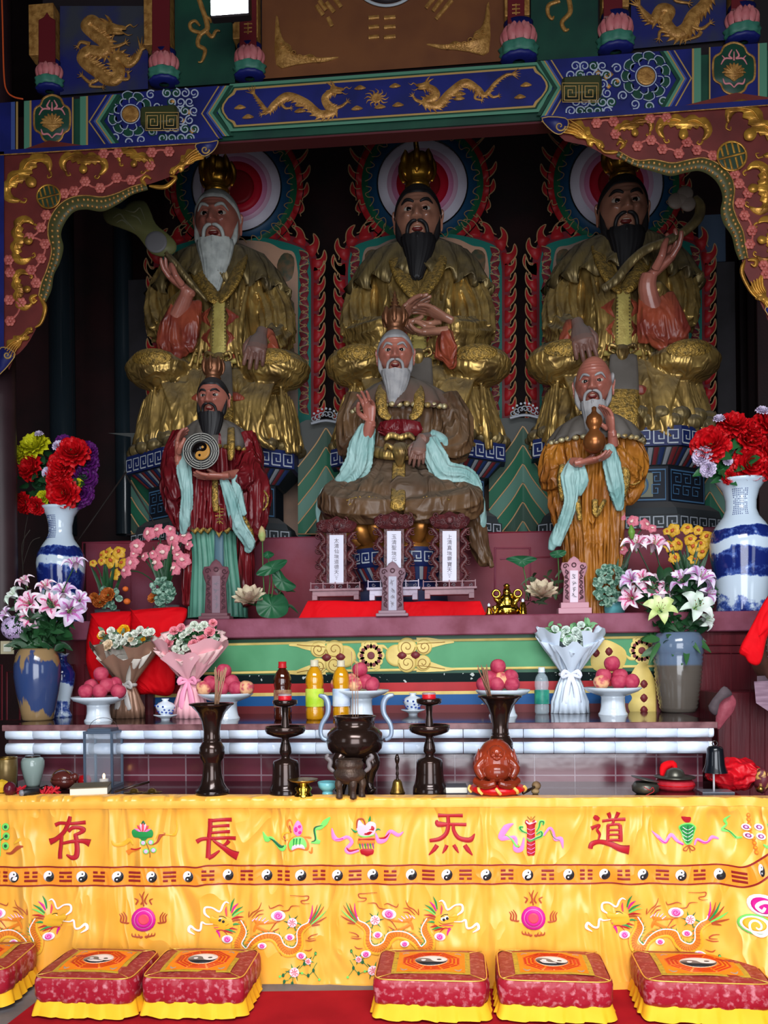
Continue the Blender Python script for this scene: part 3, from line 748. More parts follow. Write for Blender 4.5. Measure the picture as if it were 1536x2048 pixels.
 # hanging work lamp
LY=4.1;a=W(422,-6,LY);c=W(496,24,LY)
t=thing('work_lamp','bright white rectangular floodlight hanging at the top of the picture','lamp',((a.x+c.x)/2,LY,a.z))
b=MB();b.box(((a.x+c.x)/2,LY+.03,(a.z+c.z)/2),(c.x-a.x+.015,.05,abs(a.z-c.z)+.015),bev=.006);b.build('housing',M_dark,t,smooth=False)
b=MB();b.box(((a.x+c.x)/2,LY,(a.z+c.z)/2),(c.x-a.x,.012,abs(a.z-c.z)));b.build('glowing_panel',mat('led_panel',(232,240,255),.3,emit=14),t,smooth=False)
b=MB();b.tube([((a.x+c.x)/2,LY+.06,c.z),((a.x+c.x)/2,LY+.12,c.z+1.0),((a.x+c.x)/2,LY+.12,6.26)],.008,6);b.build('bracket',M_dark,t)
b=MB();b.tube([W(x,y,4.4)for x,y in((2,-60),(5,40),(8,150),(14,182),(28,194),(46,198))],.0045,6,sm=5)
tag(b.build('orange_cable',mat('orange_cable_sheath',(176,70,30),.5)),'thin orange cable running down the top left corner','cable')
for y in(47,168):
 pass
 # ---- carved openwork brackets
YK=4.40;mp=plane(YK)
def flower(b,x,y,r=10):
 for i in range(6):
  a=i*pi/3;b.disc(mp,x+r*.6*cos(a),y+r*.6*sin(a),r*.48,.004,.006,10,dome=.006)
 b.disc(mp,x,y,r*.34,.006,.012,10,dome=.004)
def bat(b,cx,cy,s,rot):
 def T(l):return[(cx+(x*cos(rot)-y*sin(rot))*s,cy+(x*sin(rot)+y*cos(rot))*s)for x,y in l]
 half=[(0,-12),(8,-18),(18,-19),(26,-14),(36,-16),(46,-6),(50,8),(44,20),(34,26),(38,14),(36,4),(28,0),(24,6),(16,2),(12,8),(6,6),(5,16)]
 b.blob(mp,T(half+[(-x,y)for x,y in half[::-1][:-1]]),.008,.004,2)
 b.blob(mp,T([(0,6),(7,10),(8,20),(0,26),(-8,20),(-7,10)]),.010,.010,3)
 for sx in(-1,1):
  b.stroke(mp,T([(sx*34,26),(sx*30,32),(sx*24,30),(sx*27,26)]),[5,4,2],.007,.004)
  b.stroke(mp,T([(sx*6,-8),(sx*22,-10),(sx*42,4)]),[5,4,2],.006,.011)
  b.stroke(mp,T([(sx*10,-4),(sx*20,-2)]),[4,1],.005,.011)
def bracket(nm,label,poly,frame,frame2,up,lo,bats,flowers,med,mr,curls,head,tip):
 t=thing(nm,label,'carved bracket',mp(*poly[0]))
 b=MB();b.blob(mp,poly,.006,-.04,2,rnd=False);b.blob(lambda x,y,o=.0:mp(x,y,o),poly,.002,.002,2,rnd=False);b.build('maroon_board',M_brd,t,smooth=False)
 for F in(frame,frame2):
  b=MB();b.blob(mp,F,.05,-.035,0,rnd=False);b.build('blue_frame',M_navy,t,smooth=False)
 b=MB();b.stroke(mp,[(x,y)for x,y in frame[2:4]]if False else[frame[-1],frame[-2]],2.5,.003,.015);
 b.stroke(mp,up,3,.006,.006,4);b.build('gilt_edging',M_gold,t)
 b=MB();U=cr([(x,y,0)for x,y in up],8);L=cr([(x,y,0)for x,y in lo],8);n=90
 rs=[lerpl(U,i/n)for i in range(n+1)];rl=[lerpl(L,i/n)for i in range(n+1)]
 b.grid([[mp(p.x,p.y,-.03)for p in rs],[mp(p.x,p.y,.008)for p in rs],[mp((p.x+q.x)/2,(p.y+q.y)/2,.014)for p,q in zip(rs,rl)],[mp(p.x,p.y,.008)for p in rl],[mp(p.x,p.y,-.04)for p in rl]])
 o=b.build('olive_bead_band',M_olive,t)
 for fr in(.3,.72):
  D=0;last=None
  pts=[Vector(p).lerp(q,fr)for p,q in zip(rs,rl)];g=MB();acc=0
  for i in range(1,len(pts)):
   acc+=(pts[i]-pts[i-1]).length
   if acc>8.2:
    acc=0;p=pts[i];g.ell(mp(p.x,p.y,.012),.0075,8,5)
  g.build('gold_bead_pattern',M_gold,o)
 for x,y,s,r in bats:
  b=MB();bat(b,x,y,s,r);b.build('gilt_bat',M_goldb,t)
 for run in flowers:
  b=MB()
  for k in range(len(run)-1):
   (xa,ya),(xb,yb)=run[k],run[k+1]
   b.stroke(mp,[(xa,ya),((xa+xb)/2+(yb-ya)*.12,(ya+yb)/2-(xb-xa)*.12),(xb,yb)],[6,4,6],.006,.004)
  o=b.build('blossom_branch',M_pinkf,t)
  for x,y in run:
   g=MB();flower(g,x,y,10.5);g.build('pink_blossom',M_pinkf,o)
 b=MB();b.disc(mp,*med,mr,.008,.004,28);o=b.build('round_medallion',mat('medallion_green',(30,48,32),.5),t)
 g=MB();cx,cy=med;g.ring(mp,cx,cy,mr*.86,mr,.006,.010,32)
 rt=-.5
 for k in(-.55,-.2,.2,.55):
  wv_=sqrt(max(0,.8-k*k))*mr;c_,s_=cos(rt-pi/2+.25),sin(rt-pi/2+.25)
  for sg in(-1,1):
   x0_,y0_=cx+k*mr*cos(rt+.25)+sg*wv_*.15*c_,cy+k*mr*sin(rt+.25)+sg*wv_*.15*s_
   g.stroke(mp,[(x0_,y0_),(x0_+sg*wv_*.85*c_,y0_+sg*wv_*.85*s_)],mr*.17,.006,.010,3)
 g.stroke(mp,[(cx-mr*.85*cos(rt+.25),cy-mr*.85*sin(rt+.25)),(cx+mr*.85*cos(rt+.25),cy+mr*.85*sin(rt+.25))],mr*.16,.007,.010,3)
 g.build('longevity_mark',M_goldb,o)
 for c in curls:
  b=MB();b.stroke(mp,c,[4,9,9,8,6,4],.014,.004,5);b.build('gilt_curl',M_goldb,t)
 for hd in head:
  b=MB();(hx,hy),ang,fl,sc=hd
  def T(l):return[(hx+(x*cos(ang)-y*fl*sin(ang))*sc,hy+(x*sin(ang)+y*fl*cos(ang))*sc)for x,y in l]
  b.blob(mp,T([(-34,-8),(-20,-22),(-6,-14),(2,-18),(12,-8),(24,-4),(40,-6),(48,2),(44,12),(34,8),(26,6),(28,14),(18,16),(8,8),(-8,14),(-26,12),(-44,18),(-36,4)]),.02,-.004,3)
  for k in range(5):b.stroke(mp,T([(-2,-6+k*4),(-18,-10+k*5),(-38,-10+k*7)]),[2,5,3],.008,.014)
  b.disc(mp,*T([(6,-6)])[0],5*sc,.01,.014,14);b.disc(mp,*T([(44,3)])[0],5*sc,.006,.014,12,dome=.006)
  b.stroke(mp,T([(8,4),(22,0),(38,3)]),[2,4,2],.006,.016)
  b.build('gilt_dragon_head',M_goldb,t)
 for tp in tip:
  b=MB();b.blob(mp,tp[0],.03,-.012,3);o=b.build('blue_scroll_tip',M_navy,t)
  g=MB();g.stroke(mp,tp[0],2.4,.004,.018,3,closed=True);g.stroke(mp,tp[1],[4,3,2.5],.005,.018);g.build('gilt_spiral',M_gline,o)
up=[(292,366),(262,374),(235,386),(205,394),(172,391),(142,395),(116,412),(99,440),(96,470),(103,500),(95,535),(83,565),(77,592)]
lo=[(296,380),(264,390),(237,408),(205,423),(172,419),(148,424),(131,444),(122,468),(127,495),(120,525),(108,550),(103,580),(92,604)]
bracket('carved_bracket','maroon carved corner bracket with gilt bats and pink blossoms, on the left',[(8,312),(215,298),(425,283),(402,308),(376,334),(348,350),(300,368)]+up[1:]+[(88,605),(88,625),(75,652),(60,680),(45,700),(30,712),(8,716)],[(-40,303),(436,274),(436,284),(-40,312)],[(-40,303),(8,303),(8,735),(-4,748),(-40,748)],up,lo,[(48,350,1.25,-.78),(168,322,1.0,.1),(272,315,.8,.35),(40,480,1.0,-1.5),(40,580,.85,-1.7)],[[(207,307),(236,306)],[(303,305),(338,303)],[(300,331),(262,360),(233,356),(200,376),(170,363),(148,382),(128,387)],[(92,430),(82,455),(58,475),(90,488),(82,517),(62,540),(72,566)],[(17,520),(20,545)],[(18,600),(42,605),(20,642)]],(97,393),25,[[(298,372),(330,374),(352,356),(340,352)],[(292,372),(284,360),(292,352),(302,358)],[(74,590),(62,596),(66,606),(74,600)],[(78,592),(90,615),(82,645),(70,655)]],[((372,322),2.55,-1,.85),((36,682),-.82,1,.8)],[([(392,288),(420,284),(436,282),(428,300),(410,312),(396,304)],spiral(410,299,9,1.2,0)),([(-2,700),(14,696),(30,708),(20,726),(4,744),(-6,748)],spiral(14,710,8,1.2,0))])
up=[(1238,302),(1272,320),(1308,319),(1345,326),(1380,319),(1410,316),(1440,330),(1462,352),(1469,380),(1466,410),(1473,434),(1486,462),(1491,490),(1496,516)]
lo=[(1232,312),(1268,332),(1306,343),(1340,352),(1370,346),(1398,342),(1422,353),(1438,372),(1445,396),(1441,422),(1447,447),(1463,472),(1470,500),(1478,520)]
bracket('carved_bracket','maroon carved corner bracket with gilt bats and pink blossoms, on the right',[(1098,242),(1300,228),(1620,206),(1620,700),(1560,690),(1530,625),(1508,580),(1490,545),(1484,520)]+up[::-1][:-1]+[(1225,318),(1195,302),(1168,290),(1130,282),(1112,262)],[(1083,232),(1620,192),(1620,204),(1083,243)],[(1600,200),(1640,200),(1640,700),(1600,700)],up,lo,[(1512,250),(1372,246),(1268,244),(1528,385),(1538,470)]and[(1516,252,1.45,.75),(1368,250,1.15,.05),(1266,252,.85,-.3),(1524,375,1.1,1.5),(1540,480,1.0,1.6)],[[(1193,246),(1227,243),(1231,268)],[(1300,237),(1333,235)],[(1275,292),(1302,280),(1325,298),(1358,307),(1374,284),(1394,300),(1426,311)],[(1470,348),(1478,367),(1496,386),(1480,406),(1489,431),(1504,461),(1500,488)],[(1528,530),(1532,548)]],(1464,312),31,[[(1236,304),(1210,304),(1200,294)],[(1240,298),(1248,288),(1240,282),(1234,290)],[(1496,520),(1512,520),(1510,532),(1502,528)],[(1490,520),(1484,545),(1500,580),(1514,596)]],[((1168,268),.52,1,1.0),((1524,590),1.15,-1,.9)],[([(1084,236),(1130,236),(1136,252),(1122,268),(1104,262)],spiral(1120,252,11,1.2,0)),([(1530,620),(1545,615),(1560,640),(1560,660)],spiral(1545,635,7,1.2,0))])
# ================================================================ ALTAR CLOTH
M_satin=mat('yellow_satin',(247,180,70),.34,col2=(244,170,54),ns=5,sheen=.1,spec=.7,fold=(2.4,.6,.035,(2.2,1,.7),.45))
M_orange=mat('orange_satin_band',(240,146,40),.38,sheen=.1,fold=(4,.5,.015,(2,1,1),.4))
M_hem=mat('pale_gold_hem',(246,176,70),.4)
TCOL={'red':(176,12,30),'dred':(138,22,20),'green':(30,140,66),'lgreen':(118,214,96),'pink':(236,130,190),'mag':(206,20,140),'white':(244,236,236),'blk':(22,22,26),'or':(222,124,30),'gold':(226,170,40),'rust':(170,70,34),'lil':(210,180,220),'coral':(232,70,90),'brown':(150,96,26),'dg':(20,96,56),'lpink':(250,190,210),'plum':(150,60,130)}
TH=[mat('thread_'+{'dred':'dark_red','lgreen':'light_green','mag':'magenta','blk':'black','or':'orange','lil':'lilac','dg':'deep_green','lpink':'light_pink'}.get(k,k),v,.45,sheen=.2,spec=.4)for k,v in TCOL.items()]
TI={k:i for i,k in enumerate(TCOL)}
YC=3.515
ftop=W(768,1600,YC).z
def sst(a,b,x):
 t=max(.0,min(1.0,(x-a)/(b-a)));return t*t*(3-2*t)
def cloth_y(px,py,p):
 u=p.x;v=ftop-p.z
 f=.0050*sin(u*31+1.3*sin(v*7))*sst(0,.12,v)+.002*sin(u*73+2.1*sin(v*5+u*3))*exp(-v*2.5)
 f+=.006*noise.noise(Vector((u*3.2,v*1.1,3.1)))+.0075*noise.noise(Vector((u*13,v*3.0,1.7)))
 g=.018*noise.noise(Vector(((u-v*.9)*9,(u+v)*2.0,5.5)))*sst(.1,.9,u)
 # the pulled corner: a soft diagonal valley, cloth comes forward to its right
 d=(px-(1508-(py-1600)*.42))/1.0
 h=.018*exp(-((d+14)/30.0)**2)-.0011*max(0,d)-.00025*max(0,d+90)
 for sx in(218,345,500,660,975,1112):
  f+=.003*exp(-((px-sx)/4.0)**2)
 roll=-.012*exp(-((v-.02)/.03)**2)
 return p.y+f+g+h+roll-.02*v
def mc(px,py,off=.0):
 p=W(px,py,YC);y=cloth_y(px,py,p)-off
 return Vector((p.x,y,p.z))
CL=thing('altar_cloth','yellow satin altar cloth embroidered with red characters, trigrams and dragons','tablecloth',W(768,1980,YC))
def patch(x0,x1,ytop,ybot,m,nm,off=.0,nx=200,ny=60,wrap=False):
 b=MB();rows=[]
 yt=ytop if callable(ytop)else(lambda x:ytop);yb=ybot if callable(ybot)else(lambda x:ybot)
 if wrap:
  rows.append([(lambda p:Vector((p.x,YT+.06,TZ+.004)))(mc(x0+(x1-x0)*i/nx,yt(0)))for i in range(nx+1)])
  rows.append([(lambda p:Vector((p.x,p.y+.012,TZ+.006)))(mc(x0+(x1-x0)*i/nx,yt(0)))for i in range(nx+1)])
 for j in range(ny+1):
  rows.append([mc(x0+(x1-x0)*i/nx,yt(x0+(x1-x0)*i/nx)+(yb(x0+(x1-x0)*i/nx)-yt(x0+(x1-x0)*i/nx))*j/ny,off)for i in range(nx+1)])
 b.grid(rows);return b.build(nm,m,CL)
topf=lambda x:1601-8*x/1536
patch(-90,1640,topf,lambda x:1975-10*x/1536,M_satin,'satin_sheet',0,560,150,wrap=True)
patch(-90,1640,lambda x:topf(x)+2,lambda x:topf(x)+17,M_hem,'top_hem',.0025,400,5)
patch(-90,1640,lambda x:1970-10*x/1536,lambda x:1990-10*x/1536,M_hem,'bottom_hem',.002,400,5)
bt=lambda x:(1733 if x<400 else 1730-(x-400)*.0015)-52*sst(1470,1560,x)
bb=lambda x:bt(x)+37
patch(-90,1640,bt,bb,M_orange,'orange_band',.002,420,8)
class Em:
 def __init__(s,off=.004):s.b=MB();s.off=off;s.mp=mc;s.d=1
 def s_(s,c,pts,w,h=.0012,do=.0,sm=5):s.b.stroke(s.mp,pts,w,h,off=s.off+do,mi=TI[c],sm=sm);return s
 def b_(s,c,pts,do=.0,sm=4,h=.001):s.b.blob(s.mp,pts,h,off=s.off+do,sm=sm,mi=TI[c]);return s
 def d_(s,c,x,y,r,do=.0,ry=None):s.b.disc(s.mp,x,y,r,.001,off=s.off+do,n=18,mi=TI[c],ry=ry);return s
 def done(s,nm,par=None):
  used=sorted(set(s.b.m));s.b.m=[used.index(i)for i in s.b.m]
  return s.b.build(nm,[TH[i]for i in used],par or CL)
e=Em()
for f in(bt,bb):
 e.s_('dred',[(x,f(x))for x in range(-90,1640,18)],3)
e.done('red_piping')
pats=['000','001','101','011','111','110','010','100']
tgx=[5,65,134,200,271,341,418,495,569,639,711,781,857,931,1014,1095,1172,1246,1323,1397,1470,1530]
def mid(x):return(bt(x)+bb(x))/2+.5
for i,x in enumerate(tgx):
 e=Em(.0045);wd=12.5 if x<1500 else 9
 for r in range(3):
  y=mid(x)+(r-1)*8
  sl=-.35 if x>1490 else 0
  if pats[i%8][r]=='1':e.s_('dred',[(x-wd,y-sl*-wd),(x+wd,y+sl*wd)],4.6,sm=4)
  else:
   for a,b_ in((-wd,-3),(3,wd)):e.s_('dred',[(x+a,y+sl*a),(x+b_,y+sl*b_)],4.6,sm=2)
 e.done('trigram')
tjx=[31,99,166,238,306,378,457,535,603,676,746,823,894,972,1055,1137,1209,1285,1359,1438,1506]
def taiji(b,mp,cx,cy,r,off,wi,bi,fr=False,rot=.0,ry=None,hh=.0008):
 ry=ry or r;k=ry/r
 def T(l):return[(cx+(x*cos(rot)-y*sin(rot))*r,cy+(x*sin(rot)+y*cos(rot))*ry)for x,y in l]
 b.disc(mp,cx,cy,r,hh,off,28,wi,ry=ry)
 pts=[(cos(a),sin(a))for a in[(-pi/2+pi*i/14)for i in range(15)]]
 pts+=[(-.5*cos(a),.5+.5*sin(a))for a in[pi/2-pi*i/8 for i in range(1,9)]]
 pts+=[(.5*cos(a),-.5+.5*sin(a))for a in[pi/2-pi*i/8 for i in range(1,8)]]
 b.blob(mp,T(pts),hh,off+hh,0,bi,rnd=False)
 q=T([(.02,-.48),(-.02,.48)])
 b.disc(mp,q[0][0],q[0][1],r*.15,hh,off+hh,10,bi,ry=ry*.15)
 b.disc(mp,q[1][0],q[1][1],r*.15,hh,off+2*hh,10,wi,ry=ry*.15)
for i,x in enumerate(tjx):
 b=MB();taiji(b,mc,x,mid(x),11.0 if x<1490 else 5,.0045,0,1,rot=pi*.05,ry=11)
 b.build('yin_yang_medallion',[TH[TI['white']],TH[TI['blk']]],CL)
 # the four large characters, stroke by stroke (coordinates are those of a 3.84x enlargement)
def glyph(nm,ox,oy,strokes):
 e=Em(.004)
 for pts,wd in strokes:
  q=[(ox+x/3.84,oy+y/3.84)for x,y in pts]
  e.s_('dred',q,[x/3.84*1.18 for x in wd]if isinstance(wd,list)else wd/3.84*1.18,h=.0006)
  e.s_('red',q,[x/3.84*.86 for x in wd]if isinstance(wd,list)else wd/3.84*.86,h=.0012,do=.0006)
 return e.done(nm)
glyph('embroidered_character',0,1600,[([(430,190),(470,175),(560,178),(658,172)],[26,22,20,26]),([(546,122),(535,170),(500,240),(440,295),(388,318)],[22,30,28,30,44]),([(482,262),(478,340),(472,400),(472,445)],[24,26,28,30]),([(536,240),(560,212),(605,210),(640,228),(620,250),(574,268)],[20,24,24,34,24,18]),([(585,262),(592,310),(598,380),(590,430),(560,438),(520,415)],[26,28,32,36,30,10]),([(484,330),(560,315),(640,315),(692,330)],[18,22,30,52])])
glyph('embroidered_character',380,1600,[([(160,140),(158,220),(150,290),(146,380),(146,440)],[30,30,28,30,34]),([(146,158),(220,152),(322,150)],[22,22,26]),([(164,202),(230,198),(304,196)],[16,18,22]),([(164,250),(230,245),(308,242)],[16,18,22]),([(58,316),(100,296),(200,292),(300,290),(356,290)],[30,24,22,22,26]),([(146,440),(180,425),(222,392),(230,384)],[30,26,14,5]),([(180,306),(240,350),(310,400),(372,425)],[12,28,42,60]),([(300,310),(280,335),(250,350)],[30,22,10])])
glyph('embroidered_character',760,1600,[([(446,114),(520,116),(636,118)],[26,20,24]),([(436,150),(450,180),(540,184),(664,188)],[12,40,20,22]),([(522,118),(524,190),(510,250),(460,292),(382,306)],[22,28,28,28,22]),([(562,190),(568,235),(600,285),(660,305),(700,300),(728,258)],[20,24,28,32,34,4]),([(440,340),(415,375),(376,416)],[30,26,6]),([(514,342),(500,372),(480,404)],[26,22,5]),([(566,342),(585,372),(604,404)],[24,22,5]),([(650,344),(675,380),(710,422)],[28,30,6])])
glyph('embroidered_character',1136,1600,[([(196,122),(215,135),(238,150)],[20,34,24]),([(176,214),(205,200),(240,196),(222,225),(242,262),(230,305)],[30,18,22,18,20,10]),([(166,366),(180,330),(240,318),(330,340),(400,370),(466,378)],[30,34,28,36,46,64]),([(308,96),(318,118),(322,140)],[26,24,18]),([(386,92),(376,120),(362,142)],[28,24,14]),([(262,162),(340,152),(440,146)],[18,18,22]),([(352,152),(345,180),(325,196)],[16,18,12]),([(308,192),(308,250),(306,318)],[22,22,22]),([(302,194),(370,186),(400,190)],[18,16,20]),([(398,188),(402,250),(400,318)],[24,26,30]),([(310,232),(396,228)],14),([(310,268),(396,264)],14),([(308,310),(400,306)],18)])
# charms of the eight immortals with their ribbons
def Z(ox,oy,s=3.84):return lambda l:[(ox+x/s,oy+y/s)for x,y in l]
def wv(w,s=3.84):return[x/s for x in w]
q=Z(0,1600);e=Em()
for(x,y)in((46,205),(54,275),(50,350)):
 e.d_('lgreen',*q([(x,y)])[0],7.5);e.d_('dg',*q([(x,y)])[0],3.5,.001)
e.s_('lgreen',q([(2,180),(0,300),(6,430)]),wv([10,26,8]));e.s_('dg',q([(4,310),(30,290),(48,270)]),2)
e.s_('rust',q([(56,404),(100,402),(150,360),(190,352)]),wv([10,22,30,8]));e.s_('gold',q([(120,330),(160,300),(165,285)]),wv([10,26,4]))
e.done('charm_embroidery')
e=Em()
e.b_('green',q([(1015,240),(1040,222),(1100,240),(1160,222),(1184,240),(1178,278),(1140,290),(1110,315),(1070,290),(1030,282)]))
for a,c in((-1.1,'pink'),(-.65,'coral'),(1.1,'pink'),(.65,'coral'),(-.3,'lpink'),(.3,'lpink'),(0,'coral')):
 x,y=q([(1102,252)])[0]
 e.b_(c,[(x,y),(x+9*sin(a)-3.5*cos(a),y-11*cos(a)-2*sin(a)),(x+20*sin(a),y-20*cos(a)),(x+9*sin(a)+3.5*cos(a),y-11*cos(a)+2*sin(a))],.0015+.0004*(2-abs(a)))
e.b_('dg',q([(1088,180),(1102,156),(1120,180),(1104,196)]),.001)
e.s_('brown',q([(1112,300),(1140,350),(1158,400),(1160,436)]),2)
for(x,y)in((1105,325),(1128,390),(1165,320),(1186,380)):
 e.d_('lgreen',*q([(x,y)])[0],6.5,ry=5.5);e.d_('lil',*q([(x,y)])[0],4,.001)
e.s_('gold',q([(868,305),(890,338),(950,335),(1000,305),(1026,340)]),wv([5,26,34,30,12]))
e.s_('or',q([(980,405),(1010,385),(1050,378),(1090,362)]),wv([40,30,18,8]));e.s_('red',q([(1010,372),(1050,376),(1090,362)]),wv([12,12,5]),do=.001)
e.s_('rust',q([(1180,338),(1215,318),(1240,268),(1275,258)]),wv([6,14,26,16]));e.s_('gold',q([(1205,295),(1230,255),(1300,265),(1345,262),(1362,210),(1352,155)]),wv([6,10,12,20,14,4]))
e.done('charm_embroidery')
q=Z(380,1600);e=Em()
e.b_('or',q([(755,330),(800,275),(870,275),(915,330),(905,385),(835,372),(775,388)]));e.b_('lgreen',q([(765,330),(805,284),(865,284),(900,330),(892,378),(835,360),(785,380)]),.001)
e.b_('lpink',q([(800,340),(870,340),(885,375),(835,362),(790,378)]),.0018)
for x in(805,825,850):e.s_('green',q([(x,290),(x-4,345)]),wv([12,6]),do=.002)
e.b_('pink',q([(832,152),(866,200),(862,250),(835,272),(805,250),(800,205)]),.001);e.d_('mag',*q([(845,200)])[0],3,.002);e.d_('mag',*q([(820,220)])[0],3,.002,ry=5);e.d_('mag',*q([(848,245)])[0],3,.002)
for p,c in(([(790,240),(758,200),(755,160),(778,150),(795,190)],'or'),([(760,300),(720,290),(722,255),(770,245)],'gold'),([(742,312),(722,270)],'rust'),([(780,245),(770,190)],'rust'),([(880,280),(915,285),(935,290)],'or'),([(915,390),(935,400),(940,360)],'or')):
 e.s_(c,q(p),wv([6,18,8]))
e.s_('lgreen',q([(560,240),(590,300),(630,290),(680,345),(715,370),(740,340)]),wv([4,44,24,22,38,16]));e.s_('dg',q([(610,290),(650,310),(700,352),(728,345)]),wv([3,16,24,6]),do=.001)
e.s_('lgreen',q([(1078,130),(1040,170),(1000,212),(960,225),(972,300),(990,320),(930,325)]),wv([8,44,30,24,16,34,10]));e.s_('dg',q([(1020,195),(958,215),(965,300),(935,318)]),wv([3,14,12,5]),do=.001)
e.done('charm_embroidery')
e=Em()
e.b_('lpink',q([(1280,210),(1300,150),(1340,190),(1380,165),(1425,180),(1425,240),(1395,270),(1310,270)]));e.s_('rust',q([(1282,212),(1290,150),(1330,145),(1350,200)]),wv([10,14,12,8]),do=.001)
e.b_('red',q([(1320,235),(1345,200),(1370,215),(1400,195),(1418,220),(1380,265),(1330,262)]),.001);e.s_('lpink',q([(1350,250),(1380,235),(1410,240)]),2.5,do=.002)
e.s_('lgreen',q([(1285,262),(1340,280),(1425,265)]),wv([6,12,6]),do=.001)
e.b_('or',q([(1292,300),(1310,285),(1410,285),(1420,300),(1410,340),(1300,340)]));e.s_('red',q([(1295,300),(1420,298)]),wv([16,16]),do=.001)
for i in range(6):e.s_(('green','plum')[i%2],q([(1305+i*20,330),(1312+i*20,372)]),wv([14,6]),do=.001)
e.b_('red',q([(1315,375),(1405,375),(1408,410),(1385,420),(1362,428),(1335,418),(1315,408)]),.001)
e.s_('green',q([(1240,215),(1270,240),(1290,235)]),wv([4,18,5]));e.s_('green',q([(1385,120),(1380,150),(1370,165)]),wv([4,20,5]));e.s_('green',q([(1425,235),(1445,222),(1465,230)]),wv([4,14,4]))
e.s_('pink',q([(1092,212),(1110,280),(1150,300),(1210,280),(1245,320),(1200,375),(1230,400),(1300,385)]),wv([8,38,24,24,28,24,24,14]));e.s_('mag',q([(1120,300),(1180,292)]),wv([4,10]),do=.001)
e.s_('red',q([(1205,360),(1230,385),(1300,372)]),wv([6,18,6]),do=.001)
e.s_('pink',q([(1425,250),(1450,312),(1500,300),(1540,235),(1600,265),(1640,240)]),wv([8,36,32,28,28,6]));e.s_('red',q([(1450,290),(1500,285),(1535,245)]),wv([4,16,4]),do=.001)
e.done('charm_embroidery')
q=Z(760,1600);e=Em()
e.s_('lpink',q([(1120,162),(1150,180),(1200,162)]),wv([16,16,16]));e.b_('red',q([(1128,210),(1112,170),(1130,148),(1156,180),(1180,148),(1200,170),(1188,210),(1190,400),(1158,420),(1126,400)]))
for y in(215,250,285,330,362,392):e.s_('pink',q([(1128,y),(1158,y+12),(1188,y-2)]),1.3,do=.0015)
e.s_('brown',q([(1130,124),(1160,150),(1190,122)]),1.6,do=.001);e.s_('or',q([(1158,160),(1160,125)]),2,do=.001)
for p in([(1130,250),(1090,235),(1075,210),(1100,205)],[(1200,240),(1220,205),(1230,165),(1255,165),(1250,190)],[(1125,290),(1150,310),(1200,290),(1240,270),(1235,240),(1200,262)]):
 e.s_('lgreen',q(p),wv([10,22,26,14]));e.s_('dg',q(p),wv([3,8,10,4]),do=.001)
e.s_('pink',q([(1025,182),(970,210),(930,285),(990,290),(1040,290),(1040,375),(1085,370),(1105,285)]),wv([6,50,48,26,24,40,34,8]));e.s_('lgreen',q([(960,262),(1010,300),(1045,350),(1070,350)]),wv([4,12,20,6]),do=.001)
e.s_('pink',q([(1255,270),(1300,215),(1330,240),(1345,300),(1390,300),(1405,370)]),wv([14,22,18,28,36,6]));e.s_('green',q([(1300,222),(1335,290),(1380,310)]),wv([4,6,4]),do=.001)
e.done('charm_embroidery')
q=Z(1136,1600);e=Em()
e.b_('red',q([(860,118),(905,122),(935,128),(930,160),(900,165),(875,150)]))
e.b_('lgreen',q([(842,200),(880,172),(940,172),(980,205),(972,240),(950,320),(915,340),(885,320),(860,245)]),.0005);e.b_('green',q([(852,205),(885,182),(935,182),(968,208),(962,240),(942,308),(915,328),(894,308),(870,242)]),.0012)
for y in(200,228,256,284):e.s_('white',q([(870,y),(912,y+24),(955,y)]),1.2,do=.002)
e.s_('dg',q([(912,190),(912,320)]),1.5,do=.0022)
for sx in(-1,1):e.s_('rust',q([(925,345),(925+sx*30,355),(925+sx*48,375),(925+sx*22,382),(925,350)]),1.8,do=.001)
e.s_('brown',q([(925,350),(935,398)]),1.6)
e.s_('pink',q([(642,235),(690,280),(740,320),(790,265),(830,305),(880,335)]),wv([4,26,22,26,24,14]));e.s_('mag',q([(690,290),(745,325),(775,290)]),wv([4,8,4]),do=.001);e.s_('mag',q([(830,318),(878,338)]),wv([4,10]),do=.001)
e.s_('pink',q([(970,345),(990,300),(1040,322),(1070,315),(1100,280),(1152,292)]),wv([12,22,22,18,28,10]));e.s_('mag',q([(990,305),(1050,325),(1090,300)]),wv([4,8,4]),do=.001)
e.done('charm_embroidery')
e=Em()
for i in range(9):e.d_('or',*q([(1378+i*5.5*(i>4)*.6,110+i*33)])[0],3.4,ry=4.4);e.d_('gold',*q([(1378+i*5.5*(i>4)*.6,110+i*33)])[0],1.6,.001)
for a,b_ in((-30,-25),(50,-35),(-20,35),(55,30)):
 e.d_('white',*q([(1385+a,225+b_)])[0],8,.001,ry=6.5);e.d_('plum',*q([(1385+a,225+b_)])[0],5,.002,ry=4);e.d_('lil',*q([(1385+a,225+b_)])[0],2.4,.003)
e.s_('lgreen',q([(1240,112),(1200,150),(1215,185),(1180,225),(1240,240),(1290,285),(1330,280)]),wv([4,26,16,22,16,22,10]));e.s_('dg',q([(1195,215),(1240,240),(1290,288)]),wv([4,6,5]),do=.001)
e.s_('lgreen',q([(1540,170),(1500,165),(1525,260),(1480,325),(1450,310)]),wv([10,22,16,26,10]))
e.done('charm_embroidery')
